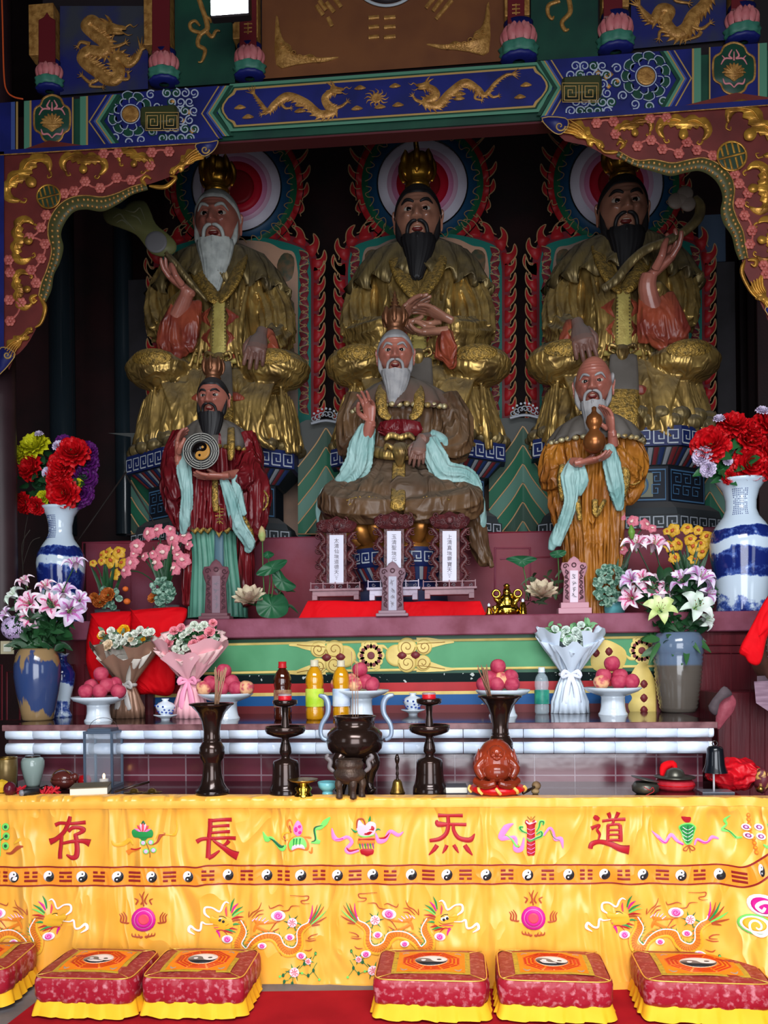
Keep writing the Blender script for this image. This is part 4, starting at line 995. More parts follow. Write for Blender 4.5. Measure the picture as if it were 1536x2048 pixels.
# flaming pearls
for cx,cy in((290,1837),(1066,1834)):
 e=Em();e.d_('mag',cx,cy,24);e.d_('pink',cx,cy,18.5,.0008);e.d_('mag',cx,cy,17,.001);e.d_('coral',cx,cy,10.5,.0016)
 for sx in(-1,1):
  for dx,y0,y1 in((6,-30,-52),(16,-30,-42)):
   e.s_('rust',[(cx+sx*dx,cy+y0),(cx+sx*(dx-4),cy+y0-8),(cx+sx*(dx+3),cy+y1)],[3,3.4,1])
  for k in range(3):
   e.s_('rust',[(cx+sx*28,cy+6),(cx+sx*(34+k*5),cy+6-k),(cx+sx*(34+k*5),cy-6),(cx+sx*(40+k*4),cy-16+k*2)],[2,3.2,3,1])
  for k in range(3):
   e.s_('rust',[(cx+sx*2,cy+34),(cx+sx*(6+k*7),cy+36-k*2),(cx+sx*(10+k*6),cy+28-k)],[2.4,3,1])
 e.s_('rust',[(cx,cy-26),(cx-3,cy-44),(cx+1,cy-56)],[3,3.6,1])
 e.done('flaming_pearl_embroidery')
 # embroidered dragons; drawn once in the space of a 4.8x enlargement
def em_dragon(T,S):
 e=Em(.0042);
 def L(l):return[T(x,y)for x,y in l]
 k=1/4.8
 def s_(c,l,w,do=.0):e.s_(c,L(l),[x*k for x in w]if isinstance(w,(list,tuple))else w*k,h=.0009,do=do,sm=4)
 body=[(590,340),(610,420),(590,480),(545,545),(560,620),(640,640),(680,560),(760,490),(870,470),(940,510),(985,590),(1040,640),(1110,620),(1150,560),(1150,450),(1190,400),(1260,350)]
 s_('or',body,[60,78,80,84,80,80,84,84,84,84,84,80,72,66,62,58,36])
 belly=[(575,370),(575,430),(548,490),(520,550),(540,650),(650,668),(700,590),(780,528),(865,510),(920,545),(965,620),(1035,668),(1125,650),(1180,570),(1180,460),(1215,410),(1270,370)]
 s_('gold',belly,[20,24,24,26,26,26,26,24,24,26,26,26,24,22,20,18,10],.0012)
 back=[(588,330),(640,420),(635,480),(600,550),(630,590),(650,590),(690,530),(760,470),(850,445),(960,470),(1010,560),(1090,590),(1130,540),(1130,440),(1170,380),(1235,345),(1250,310)]
 s_('white',back,11,.0016)
 P=cr([(p[0],p[1],0)for p in back],7)
 for i in range(3,len(P)-12,3):
  t=(P[i+1]-P[i-1]).normalized();n=Vector((t.y,-t.x,0))
  s_(('green','lgreen','gold')[i%3],[(P[i].x+n.x*6,P[i].y+n.y*6),(P[i].x+n.x*26-t.x*22,P[i].y+n.y*26-t.y*22)],[9,2],.001)
 P=cr([(p[0],p[1],0)for p in body],7)
 for i in range(3,len(P)-4,2):
  t=(P[i+1]-P[i-1]).normalized();n=Vector((t.y,-t.x,0))
  s_('rust',[(P[i].x+n.x*22,P[i].y+n.y*22),(P[i].x-t.x*8,P[i].y-t.y*8),(P[i].x-n.x*26,P[i].y-n.y*26)],3.0,.0014)
  # head
 e.b_('gold',L([(290,300),(320,285),(370,310),(430,290),(500,320),(520,380),(480,410),(420,420),(350,405),(330,360),(300,335)]),.0015)
 s_('rust',[(335,368),(380,375),(440,382),(480,360)],[4,8,8,4],.0026);s_('coral',[(340,395),(390,392),(450,400)],[8,14,6],.0026)
 s_('mag',[(365,420),(385,450),(395,490)],[24,20,6],.0016);s_('red',[(370,425),(420,420),(470,470)],[10,10,4],.002)
 for x,y in((402,322),(435,336)):
  e.d_('white',*T(x,y),4.6,.0026,ry=3.8);e.d_('blk',*T(x-8,y+4),2.8,.0034)
 s_('blk',[(385,290),(420,292),(455,312)],7,.003)
 for a,b_,c in(((490,245),(530,120),'green'),((500,260),(565,170),'mag'),((505,285),(612,200),'green'),((510,300),(625,240),'lgreen'),((505,320),(620,300),'red'),((510,340),(605,330),'rust'),((505,375),(590,372),'green'),((450,400),(560,420),'red'),((440,415),(545,445),'green'),((430,425),(520,455),'red'),((455,290),(450,200),'coral')):
  m=((a[0]+b_[0])/2-6,(a[1]+b_[1])/2-8);s_(c,[a,m,b_],[10,20,3],.0014)
 s_('white',[(300,300),(250,260),(255,205),(320,205),(390,245),(420,185),(445,158),(475,170)],[10,24,20,14,18,20,16,5],.0018)
 s_('white',[(330,360),(260,362),(220,348),(205,420),(160,420),(110,385),(95,430),(150,465)],[5,12,22,20,18,26,26,6],.0018)
 # claws and flames
 for l in(([(740,380),(820,420),(880,430)],),([(735,320),(770,350),(950,345)],)):
  s_('or',l[0],[30,26,12],.0006)
 for p in([(705,330),(735,300)],[(740,320),(760,290)],[(770,325),(795,290)],[(800,330),(835,300)],[(820,350),(862,322)]):s_('lpink',p,[14,6],.0012)
 s_('or',[(720,430),(740,380),(780,330)],[16,30,20],.0006)
 for p in([(665,300),(672,240)],[(668,300),(710,250),(765,215),(792,155)],[(700,300),(760,240),(815,228)],[(740,300),(770,270),(815,265)],[(860,185),(880,215),(960,185),(1000,200)],[(925,240),(1040,235),(1080,190),(1160,190)],[(1065,88),(1180,95),(1240,95),(1230,130),(1170,140),(1190,165),(1255,165)],[(1330,455),(1270,470),(1240,500),(1310,495)],[(1315,512),(1260,520),(1210,515)],[(1200,610),(1250,612),(1280,590)],[(870,430),(930,350),(970,340)],[(890,440),(960,405)],[(950,560),(950,600),(985,665)]):s_('rust',p,[4,10,10,3],.001)
 # tail plume
 for i,(b_,c)in enumerate((((1278,180),'mag'),((1325,180),'rust'),((1360,170),'green'),((1385,200),'rust'),((1410,240),'lgreen'),((1412,300),'rust'),((1350,370),'rust'))):
  a=(1245+i*5,340+i*6);m=((a[0]+b_[0])/2+12,(a[1]+b_[1])/2-4);s_(c,[a,m,b_],[12,16,3],.0014)
  # clouds
 for(x,y,r)in((950,285,52),(465,505,40),(1060,490,34),(800,565,32),(1170,665,36)):
  e.d_('white',*T(x,y),r*1.35*k,.0016,ry=r*.95*k);e.d_('pink',*T(x,y),r*.82*k,.0024,ry=r*.75*k);s_('mag',spiral(x,y,r*.62,1.3,0),8,.0034)
  # flowers
 for(x,y,r)in((1085,350,46),(1105,825,46),(1240,715,30)):
  for i in range(6):
   a=i*pi/3
   s_(('green','dg')[i%2],[(x+r*.8*cos(a),y+r*.8*sin(a)),(x+r*1.9*cos(a+.15),y+r*1.9*sin(a+.15))],[16,3],.0006)
  for i in range(9):
   a=i*2*pi/9;e.d_(('white','lpink')[i%2],*T(x+r*.55*cos(a),y+r*.55*sin(a)),r*.48*k,.0016)
  for i in range(7):
   a=i*2*pi/7;s_('coral',[(x+r*.15*cos(a),y+r*.15*sin(a)),(x+r*.5*cos(a+.3),y+r*.5*sin(a+.3)),(x+r*.85*cos(a+.4),y+r*.85*sin(a+.4))],[5,8,3],.0028)
 for p in([(1150,790),(1200,740),(1240,720)],[(1325,725),(1290,800),(1345,890)],[(1290,800),(1240,850),(1180,830)],[(1060,800),(1000,850),(970,860)],[(1090,870),(1085,930),(1060,960)],[(1050,900),(1010,910),(990,955)],[(1280,700),(1310,640)]):
  s_('green',p,[5,7,3]);e.d_('lgreen',*T(*p[-1]),2.6,.0006);e.d_('dg',*T(*p[1]),2.6,.0006,ry=4)
 e.done('dragon_embroidery')
em_dragon(lambda x,y:(360+x/4.8,1770+y/4.8),1)
em_dragon(lambda x,y:(660+(1520-x)/4.8,1766+y/4.8),-1)
em_dragon(lambda x,y:(1151.6+x/4.8,1763+y/4.8),1)
em_dragon(lambda x,y:(-119+(1520-x)/4.8,1765+y/4.8),-1)
e=Em()
q=Z(1140,1760,3.88)
e.d_('white',*q([(1410,125)])[0],26,ry=20);e.d_('mag',*q([(1408,128)])[0],19,.001,ry=15);e.s_('white',q([(1480,110),(1420,100),(1370,140),(1400,170),(1420,140)]),wv([20,26,24,20,16]),do=.002)
e.d_('lgreen',*q([(1345,265)])[0],30,.0004,ry=18);e.d_('white',*q([(1350,265)])[0],27,.001,ry=15);e.d_('gold',*q([(1340,262)])[0],20,.0016,ry=11.5);e.s_('white',q(spiral(1355,275,70,1.4,0)),wv([20,16,14,10]),do=.0024)
e.s_('white',q([(1440,270),(1500,290),(1440,350),(1480,400),(1400,440)]),wv([30,40,34,40,6]),do=.0006)
e.done('cloud_embroidery')
# red carpet
mb=MB();rows=[]
za=.004
outl=[WZ(-60,2110,0),WZ(92,1992,0),WZ(1700,1972,0),WZ(1750,2300,0),WZ(-420,2300,0)]
M_carpet=mat('red_carpet',(164,24,34),.95,col2=(150,20,30),ns=6,spec=.1)
mb.add([(p.x,p.y,.001)for p in outl]+[(p.x,p.y,.008)for p in outl],[(5,6,7,8,9)]+[(i,(i+1)%5,5+(i+1)%5,5+i)for i in range(5)])
tag(mb.build('carpet',M_carpet,smooth=False),'plain red carpet laid on the floor under the kneeling cushions','carpet')
# ---------------------------------------------------------------- kneeling cushions
M_broc=mat('maroon_brocade',(156,26,44),.38,col2=(196,120,128),ns=42,thr=(.52,.68),bump=.5,bs=16,nd=5)
M_brocd=mat('maroon_brocade_top',(146,40,44),.45,col2=(176,92,84),ns=60,thr=(.5,.68),bump=.3,bs=40,nd=5)
M_yel=mat('yellow_cotton_skirt',(246,190,40),.7,col2=(240,180,30),ns=8)
M_orp=mat('orange_embroidered_panel',(250,140,24),.5,col2=(244,128,16),ns=20)
M_pan=mat('olive_gold_border',(200,166,48),.5,col2=(170,140,50),ns=60)
M_gp=mat('gold_cord',(226,180,80),.3,metal=.5)
M_bred=mat('bagua_red_thread',(206,44,16),.5);M_bor=mat('bagua_orange_thread',(250,124,50),.5)
def make_cushion(label,loc,grp=None,w=.455,d=.37,h=.155,seed=1,fat=1.0):
 t=thing('kneeling_cushion',label,'cushion',loc,grp);L0=Vector(loc)
 rnd=random.Random(seed)
 hs=.062
 def top(u,v):
  z=h+.012*(1-u*u)*(1-v*v)*fat+.004*noise.noise(Vector((u*2+seed,v*2,seed)))
  return z
 def outline(s,g=.0,k=9):
  c,sn=cos(s),sin(s);r=(abs(c)**k+abs(sn)**k)**(-1/k)
  return(c*r*(w/2+g),sn*r*(d/2+g))
 n=160;b=MB();rows=[]
 for z,g in((hs-.01,-.012),(hs,.002),(hs+.02,.007),(h-.03,.008),(h-.012,.004),(h-.002,-.004)):
  row=[]
  for i in range(n):
   s=2*pi*i/n;x,y=outline(s,g+.0045*noise.noise(Vector((cos(s)*7+seed,sin(s)*7,z*22)))*1.6*(h-z>.01))
   row.append(L0+Vector((x,y,z)))
  rows.append(row)
 b.grid(rows,cu=True);b.build('brocade_side',M_broc,t)
 b=MB();rows=[]
 for f in(1.0,.97,.9,.8,.66,.5,.3,.02):
  row=[]
  for i in range(n):
   x,y=outline(2*pi*i/n,-.004);x*=f;y*=f
   row.append(L0+Vector((x,y,top(x/(w/2),y/(d/2))-(.004 if f==1 else 0))))
  rows.append(row)
 b.grid(rows,cu=True);b.build('brocade_top',M_brocd,t)
 mt=lambda x,y,off=.0:L0+Vector((x,-y,top(x/(w/2),y/(d/2))+off))
 # embroidered centre panel, densely gridded so that it follows the padding
 pw,pd=w*.355,d*.37
 def sheet(a,c,m,nm,off,nn=14):
  g=MB();g.grid([[mt(-a+2*a*i/nn,-c+2*c*j/nn,off)for i in range(nn+1)]for j in range(nn+1)]);return g.build(nm,m,t)
 sheet(pw,pd,M_pan,'panel_border',.0022);sheet(pw*.87,pd*.87,M_orp,'embroidered_panel',.003)
 g=MB()
 def oct_(r,ax):return[(r*cos(pi/8+i*pi/4)*ax[0],r*sin(pi/8+i*pi/4)*ax[1])for i in range(8)]
 ax=(pw*.74/.92,pd*.78/.92)
 g.blob(mt,oct_(1.0,ax),.0006,.0034,0,2,rnd=False)
 for ri,r in enumerate((.93,.80,.67)):
  o=oct_(r,ax)
  for i in range(8):
   a,c=o[i],o[(i+1)%8];brk=(seed*3+i*5+ri*3)%4==0
   segs=((.05,.46),(.54,.95))if brk else((.05,.95),)
   for s0,s1 in segs:
    g.stroke(mt,[(a[0]+(c[0]-a[0])*s0,a[1]+(c[1]-a[1])*s0),(a[0]+(c[0]-a[0])*s1,a[1]+(c[1]-a[1])*s1)],.0085,.0009,off=.0040,sm=2,mi=0)
 g.disc(mt,0,0,.58*ax[0],.0006,.0040,28,1,ry=.58*ax[1])
 taiji(g,mt,0,0,.53*ax[0],.0046,3,4,rot=pi*.45,ry=.53*ax[1])
 for sx in(-1,1):
  for sy in(-1,1):
   g.stroke(mt,[(sx*pw*.78,sy*pd*.62),(sx*pw*.70,sy*pd*.76),(sx*pw*.60,sy*pd*.70)],[.002,.012,.003],.001,off=.0034,mi=5)
 g.build('bagua_embroidery',[M_bred,M_bor,M_bor,TH[TI['white']],TH[TI['blk']],mat('thread_grey',(168,150,130),.6)],t)
 # piping
 b=MB();b.tube([L0+Vector((*outline(2*pi*i/96,.0),h-.003))for i in range(96)],.0028,6,closed=True)
 b.build('gold_piping',M_gp,t)
 b=MB()
 for sx in(-1,1):
  for sy in(-1,1):
   b.tube([mt(sx*pw,sy*pd,.002),mt(sx*w*.475,sy*d*.475,.001)],.0016,5)
 parts(b,'gold_piping',M_gp,t)
 # pleated skirt
 b=MB();rows=[];npl=22;nn=npl*8
 for k in range(7):
  z=hs+.004-(hs-.006)*k/6;row=[]
  for i in range(nn):
   s=2*pi*i/nn;ph=(i%8)/8;amp=.003+.010*k/6
   saw=(ph if ph<.85 else(1-ph)/.15*.85)*amp
   x,y=outline(s,.001+.012*k/6+saw+.003*noise.noise(Vector((s*3+seed,k*.2,0))),7)
   row.append(L0+Vector((x,y,max(.009,z+(.004*sin(s*9+seed)if k==6 else 0)))))
  rows.append(row)
 b.grid(rows,cu=True);b.build('pleated_skirt',M_yel,t)
 return t
 # (near-left pixel of the skirt, near-right pixel, rotation, label)
cush=[((-205,2022),(8,2022),.10,'maroon and yellow kneeling cushion cut off by the left edge of the picture'),((50,2040),(270,2040),.0,'maroon and yellow kneeling cushion overlapped by its right neighbour, second from the left'),((268,2040),(492,2040),.02,'maroon and yellow kneeling cushion overlapping its left neighbour, third from the left'),((738,2046),(985,2046),.0,'maroon and yellow kneeling cushion in front of the middle of the altar cloth'),((993,2048),(1238,2048),-.01,'maroon and yellow kneeling cushion second from the right, below the right flaming pearl'),((1290,2052),(1560,2052),-.03,'maroon and yellow kneeling cushion with bright gold front piping, rightmost of the six')]
for i,(a,b_,rz,lb)in enumerate(cush):
 A=WZ(a[0],a[1],.01);B=WZ(b_[0],b_[1],.01);cx=(A.x+B.x)/2;wd=(B.x-A.x)-.035
 dp=.325
 o=make_cushion(lb,(cx,(A.y+B.y)/2+dp/2+.012,.008),None,wd,dp,.16,seed=i+1)
 o['group']='kneeling cushions in front of the altar'
 o.rotation_euler=(0,0,rz)
 # ================================================================ STATUES
M_gilt=mat('aged_gilding',(180,148,84),.35,metal=.68,col2=(104,82,48),ns=7,dust=(92,84,68),dustamt=.9,thr=(.42,.7),fold=(4.2,.5,.02,(2.4,2.4,.6)))
M_giltd=mat('dusty_bronze_gilding',(124,106,66),.42,metal=.5,col2=(86,74,52),ns=9,dust=(98,90,76),dustamt=.9,fold=(4,.45,.02,(2.5,2.5,.6)))
M_emb=mat('embossed_gilding',(170,134,62),.38,metal=.6,col2=(104,84,44),ns=50,bump=.8,bs=90,dust=(96,86,64),dustamt=.7)
M_pale=mat('pale_gold_sash',(190,172,96),.42,metal=.35,col2=(160,140,74),ns=10,bump=.2,bs=80)
M_lin=mat('orange_red_lining',(150,70,48),.35,col2=(112,44,36),ns=6,dust=(96,78,66),dustamt=.6,fold=(5,.6,.03,(1.6,1.6,.7),.5))
M_skin=mat('brown_lacquered_skin',(166,116,94),.24,col2=(140,94,76),ns=5,coat=.3)
M_skin2=mat('reddish_lacquered_skin',(168,104,88),.3,col2=(142,82,70),ns=5,coat=.2)
M_skind=mat('dusty_lacquered_hand',(120,84,72),.4,col2=(104,72,64),ns=8,dust=(104,98,94),dustamt=.9)
M_hairb=mat('black_carved_hair',(24,22,24),.5,dust=(52,50,50),dustamt=.7)
M_hairw=mat('white_carved_hair',(178,182,176),.55,col2=(150,154,150),ns=18,dust=(120,116,108),dustamt=.7)
M_hairg=mat('grey_carved_hair',(150,148,148),.55,col2=(128,128,130),ns=18,dust=(112,110,108),dustamt=.6)
M_eyew=mat('painted_eye_white',(168,156,144),.2);M_eyeb=mat('painted_pupil',(14,10,10),.15)
M_mouth=mat('painted_mouth_red',(96,30,28),.35);M_teeth=mat('painted_teeth',(196,180,160),.35)
M_crown=mat('gilded_crown',(188,138,48),.25,metal=.85,col2=(110,74,26),ns=6)
M_crownb=mat('bronze_crown',(112,72,48),.35,metal=.6,dust=(96,80,64),dustamt=.6)
M_aqua=mat('pale_aqua_lining',(150,184,180),.42,col2=(112,156,152),ns=5,dust=(140,140,138),dustamt=.5,fold=(6,.55,.015,(2.2,2,.5),.2))
M_greyc=mat('dusty_grey_cape',(96,90,84),.6,col2=(78,72,66),ns=6)
M_redr=mat('crimson_robe',(108,22,28),.32,col2=(84,18,24),ns=4,fold=(5,.8,.025,(2,2,.6)))
M_grr=mat('green_underskirt',(84,138,118),.4,col2=(62,112,96),ns=5)
M_brr=mat('brown_robe',(98,72,48),.4,col2=(76,54,38),ns=4,dust=(88,78,66),dustamt=.6,fold=(4.5,.7,.025,(1.6,1.6,.7),.3))
M_ochr=mat('ochre_robe',(164,104,36),.36,col2=(132,78,30),ns=5,fold=(5,.8,.025,(2,2,.6)))
def g_(x,s):return exp(-(x/s)**2)
def ss(a,b,x):
 t=max(0,min(1,(x-a)/(b-a)))if a!=b else 0;return t*t*(3-2*t)
def head(par,c,hh,yaw=.0,pitch=.10,hair='b',old=0,beardlen=1.35,beardw=.62,crown=1,skin=None,bald=0,bw=.2,roll=.0):
 "c = centre of the head, hh = half its height; face looks towards -Y"
 skin=skin or M_skin;HM={'b':M_hairb,'w':M_hairw,'g':M_hairg}[hair]
 R=Matrix.Rotation(yaw,3,'Z')@Matrix.Rotation(pitch,3,'X')@Matrix.Rotation(roll,3,'Y')
 c=Vector(c);T=lambda x,y,z:c+R@Vector((x,y,z))*hh
 def surf(p):
  u=p.x;v=p.z;jaw=1-.30*max(0,-v)**1.6+.03*g_(v+.25,.2)
  X=p.x*.73*jaw;Y=p.y*.86;Zz=v
  if bald and v>0:Zz=v*(1+bald*.35*v);X*=1+bald*.1*v
  f=.0
  if p.y<0:
   k=min(1,-p.y*2.2);a=abs(u)
   f+=.075*g_(v-.25,.07)*g_(a-.30,.24)-.13*g_(a-.36,.17)*g_(v-.07,.11)
   nz=ss(.26,-.20,v)*ss(-.36,-.27,v)
   f+=(.06+.25*nz)*g_(u,.10+.08*nz)*(nz>0)+.15*g_(a-.19,.07)*g_(v+.25,.06)
   f+=.10*g_(a-.48,.15)*g_(v+.14,.13)
   f-=.035*g_(a-.32-.3*(-.25-v),.035)*g_(v+.38,.14)
   f+=.09*g_(u,.22)*g_(v+.43,.05)+.09*g_(u,.18)*g_(v+.655,.045)-.17*g_(u,.17)*g_(v+.545,.05)
   f+=.10*g_(u,.17)*g_(v+.83,.10)
   f+=.016*sin(v*50)*ss(.36,.46,v)*ss(.72,.6,v)*g_(u,.5)
   if old:f+=.014*sin(v*62)*ss(.33,.42,v)*ss(.85,.7,v)*g_(u,.6)-.03*g_(a-.52,.05)*g_(v+.45,.2)+.008*sin(a*60+v*20)*g_(a-.6,.1)*g_(v-.05,.1)
   f*=k
  return T(X*(1+f*.1),Y-f,Zz)
 mb=MB();n,m=96,84;rows=[]
 for j in range(m+1):
  ph=-pi/2+pi*j/m;rows.append([surf(Vector((cos(a)*cos(ph),sin(a)*cos(ph),sin(ph))))for a in[2*pi*i/n for i in range(n)]])
 mb.grid(rows,cu=True)
 for sx in(-1,1):
  rows=[]
  E_=[(0,.22),(.09,.26),(.17,.18),(.16,.02),(.10,-.14),(.09,-.34),(.03,-.42),(-.02,-.30),(-.03,0)]
  o=cr([(x,z,0)for x,z in E_],3,True)
  for q,t_ in((.0,1.0),(.06,1.02),(.07,.8),(.03,.62),(.03,.2)):
   rows.append([T(sx*(.66+.06+p.x*t_*.55+q*.5),.02-q+p.x*.3,.02+p.y*t_)for p in o])
  mb.grid(rows,cu=True)
  for zz,cv,th,yo in((.092,.062,.056,.0),(.05,-.065,.034,.0),(.11,.14,.028,.03),(.03,-.15,.022,0)):
   mb.tube([T(sx*(.11+.31*t),-(.785-.16*t*t)-yo*0,zz+cv*sin(pi*t))for t in[i/8 for i in range(9)]],[.012*hh,th*hh,th*hh,.014*hh],8)
   # neck
 mb.tube([T(0,.1,-.7),T(0,.12,-1.3)],[.42*hh,.46*hh],16)
 H=mb.build('head',skin,par)
 mb=MB();pb=MB()
 for sx in(-1,1):
  mb.ell(T(sx*.265,-.655,.07),(.17*hh,.13*hh,.092*hh),14,10);pb.ell(T(sx*.26,-.752,.062),(.085*hh,.045*hh,.082*hh),12,8)
 parts(mb,'eye_white',M_eyew,H);parts(pb,'pupil',M_eyeb,H)
 mb=MB();mb.ell(T(0,-.75,-.545),(.17*hh,.07*hh,.075*hh),14,8);mb.build('mouth',M_mouth,H)
 mb=MB();mb.ell(T(0,-.775,-.505),(.12*hh,.05*hh,.022*hh),12,6);mb.build('teeth',M_teeth,H)
 if hair!='b':
  pass
 mb=MB()
 for sx in(-1,1):
  mb.tube([T(sx*x,-y,z)for x,y,z in((.10,.87,.22),(.22,.85,.285),(.36,.79,.305),(.50,.66,.22 if hair=='b' else.14))],[.03*hh,.055*hh,.05*hh,.012*hh],8,sm=4)
 parts(mb,'eyebrow',HM,H)
 mb=MB()
 for sx in(-1,1):
  mb.tube([T(sx*x,-y,z)for x,y,z in((.02,.93,-.36),(.14,.93,-.375),(.27,.84,-.47),(.32,.78,-.66),(.30,.80,-.92),(.24,.82,-1.15))],[.035*hh,.06*hh,.065*hh,.06*hh,.055*hh,.012*hh],8,sm=4)
  # beard: full fan from ear to ear falling to a point, carved in strands
 rows=[];nb=60;nr=22
 for j in range(nr+1):
  t=j/nr;row=[]
  z=-.70-beardlen*t;wd=beardw*(1-.72*t**1.25)*(1.0 if t>.12 else.9+.8*t);dp=.34*(1-.6*t)
  for i in range(nb):
   a=2*pi*i/nb;rp=1+.07*abs(sin(a*9+t*2.2))+.03*sin(a*23)
   if j==nr:rp*=.25
   row.append(T(wd*rp*cos(a)+.03*sin(t*5),-.56-.34*t+dp*rp*sin(a)*(1 if sin(a)<0 else.5),z+.02*sin(a*7)))
  rows.append(row)
 mb.grid(rows,cu=True)
 for sx in(-1,1):
  mb.tube([T(sx*x,-y,z)for x,y,z in((.68,.18,.05),(.66,.30,-.3),(.60,.40,-.65),(.44,.52,-.95))],[.03*hh,.07*hh,.11*hh,.10*hh],8,sm=4)
 mb.ell(T(0,-.90,-.78),(.05*hh,.05*hh,.12*hh),8,6)
 mb.build('beard',HM,par)
 # hair cap
 if not bald:
  rows=[];m=18;n=96
  for j in range(m+1):
   row=[]
   for i in range(n):
    a=2*pi*i/n;fr=max(0,-sin(a));bk=max(0,sin(a));cx_=abs(cos(a))
    lim=.60*fr**.6-.02+.06*g_(cx_-.55,.2)*(fr>0)-.55*bk
    lim=max(-.75,min(.66,lim));pl=math.asin(lim);ph=pi/2+(pl-pi/2)*(j/m)
    q=1.07 if j<m else 1.0;q+=.006*abs(sin(a*30))
    row.append(T(cos(a)*cos(ph)*.73*q,sin(a)*cos(ph)*.86*q,sin(ph)*(1.06 if j<m else 1.0)))
   rows.append(row)
  mb=MB();mb.grid(rows,cu=True);mb.build('hair',HM,par)
 else:
  mb=MB()
  for sx in(-1,1):mb.ell(T(sx*.70,.05,.25),(.10*hh,.4*hh,.24*hh),14,10)
  mb.build('hair',HM,par)
 if crown:
  cm=M_crown if crown==1 else M_crownb;k=hh*(1 if crown==1 else.9);mb=MB();B0=T(0,.05,1.0)
  pf=[(.38,-.06),(.42,0),(.40,.08),(.36,.14),(.46,.26),(.52,.48),(.50,.74),(.44,.92),(.34,1.02),(.30,.9),(.1,.82),(.001,.82)]
  mb.lathe([(r*k,z*k)for r,z in pf],B0,40,fn=lambda a,z:1+(.10*abs(cos(a*3.5))-.04)*ss(.1*k,.4*k,z))
  for i in range(7):
   a=2*pi*i/7-pi/2;mb.tube([B0+Vector((cos(a)*r*k,sin(a)*r*k,z*k))for r,z in((.47,.25),(.53,.5),(.52,.78),(.46,1.0),(.5,1.08))],[.04*k,.10*k,.12*k,.08*k,.01*k],8,sm=2,flat=.5)
  mb.ell(B0+Vector((0,-.48*k,.45*k)),(.13*k,.08*k,.16*k),12,8)
  o=mb.build('crown',cm,par)
  mb=MB()
  if crown==1:mb.tube([B0+Vector((x*k,0,z*k))for x,z in((0,.8),(.0,1.15),(-.04,1.5),(.02,1.75))],[.07*k,.09*k,.08*k,.06*k],8,sm=3)
  elif crown==2:
   mb.lathe([(r*k,z*k)for r,z in((.12,.9),(.2,1.0),(.1,1.08),(.26,1.16),(.12,1.24),(.2,1.34),(.1,1.4),(.15,1.5),(.07,1.56),(.09,1.66),(.02,1.9),(.001,1.92))],B0,14)
   for sx in(-1,1):mb.tube([B0+Vector((sx*x*k,-.1*k,z*k))for x,z in((.4,.35),(.55,.7),(.4,1.0),(.5,1.1))],[.06*k,.08*k,.06*k,.02*k],8,sm=3)
  else:
   for a in range(5):mb.ell(B0+Vector((.32*k*cos(a*1.257),.25*k*sin(a*1.257),.9*k)),.12*k,8,6)
  mb.build('crown_finial',cm,o)
 return H
def hand(mb,w,d,nrm,L,curl=(.3,.3,.4,.5),thumb=.5,side=1,spread=.12):
 "hand from wrist w pointing along d, palm facing nrm; side=+1 puts the thumb on +(d x nrm)"
 d=Vector(d).normalized();nrm=Vector(nrm);nrm=(nrm-d*nrm.dot(d)).normalized();s=d.cross(nrm)*side;w=Vector(w)
 Q=lambda a,b_,c_:w+d*a*L+s*b_*L+nrm*c_*L
 mb.tube([Q(-.18,0,0),Q(0,0,0),Q(.18,.01,0),Q(.38,0,0),Q(.52,0,.0)],[.13*L,.135*L,.20*L,.23*L,.19*L],14,up=nrm,flat=[.8,.7,.5,.45,.42])
 for i in range(4):
  b_=(.17,.06,-.055,-.165)[i];ln=(.44,.50,.46,.36)[i];p=Q(.46,b_,.0);dr=d+s*b_*spread*6;dr.normalize();pts=[p];r=.058*L;c=curl[i]
  for sgl in(.46,.30,.24):
   dr=(dr*cos(c)+nrm*sin(c)).normalized();nn=nrm-dr*nrm.dot(dr)
   p=p+dr*ln*sgl*L;pts.append(p.copy());c=curl[i]*1.1
   nrm2=nrm
  mb.tube([pts[0]]+[v for a,b2 in zip(pts,pts[1:])for v in(a.lerp(b2,.5),b2)],[r*1.05,r,r*.98,r*.9,r*.86,r*.8,r*.62],9)
 t0=Q(.10,.15,.05);t1=Q(.28,.28,.10+thumb*.1);t2=Q(.44,.30-thumb*.1,.16+thumb*.2);t3=Q(.55,.27-thumb*.15,.19+thumb*.22)
 mb.tube([t0,t1,t2,t3],[.085*L,.075*L,.062*L,.045*L],9,sm=2)
 return mb
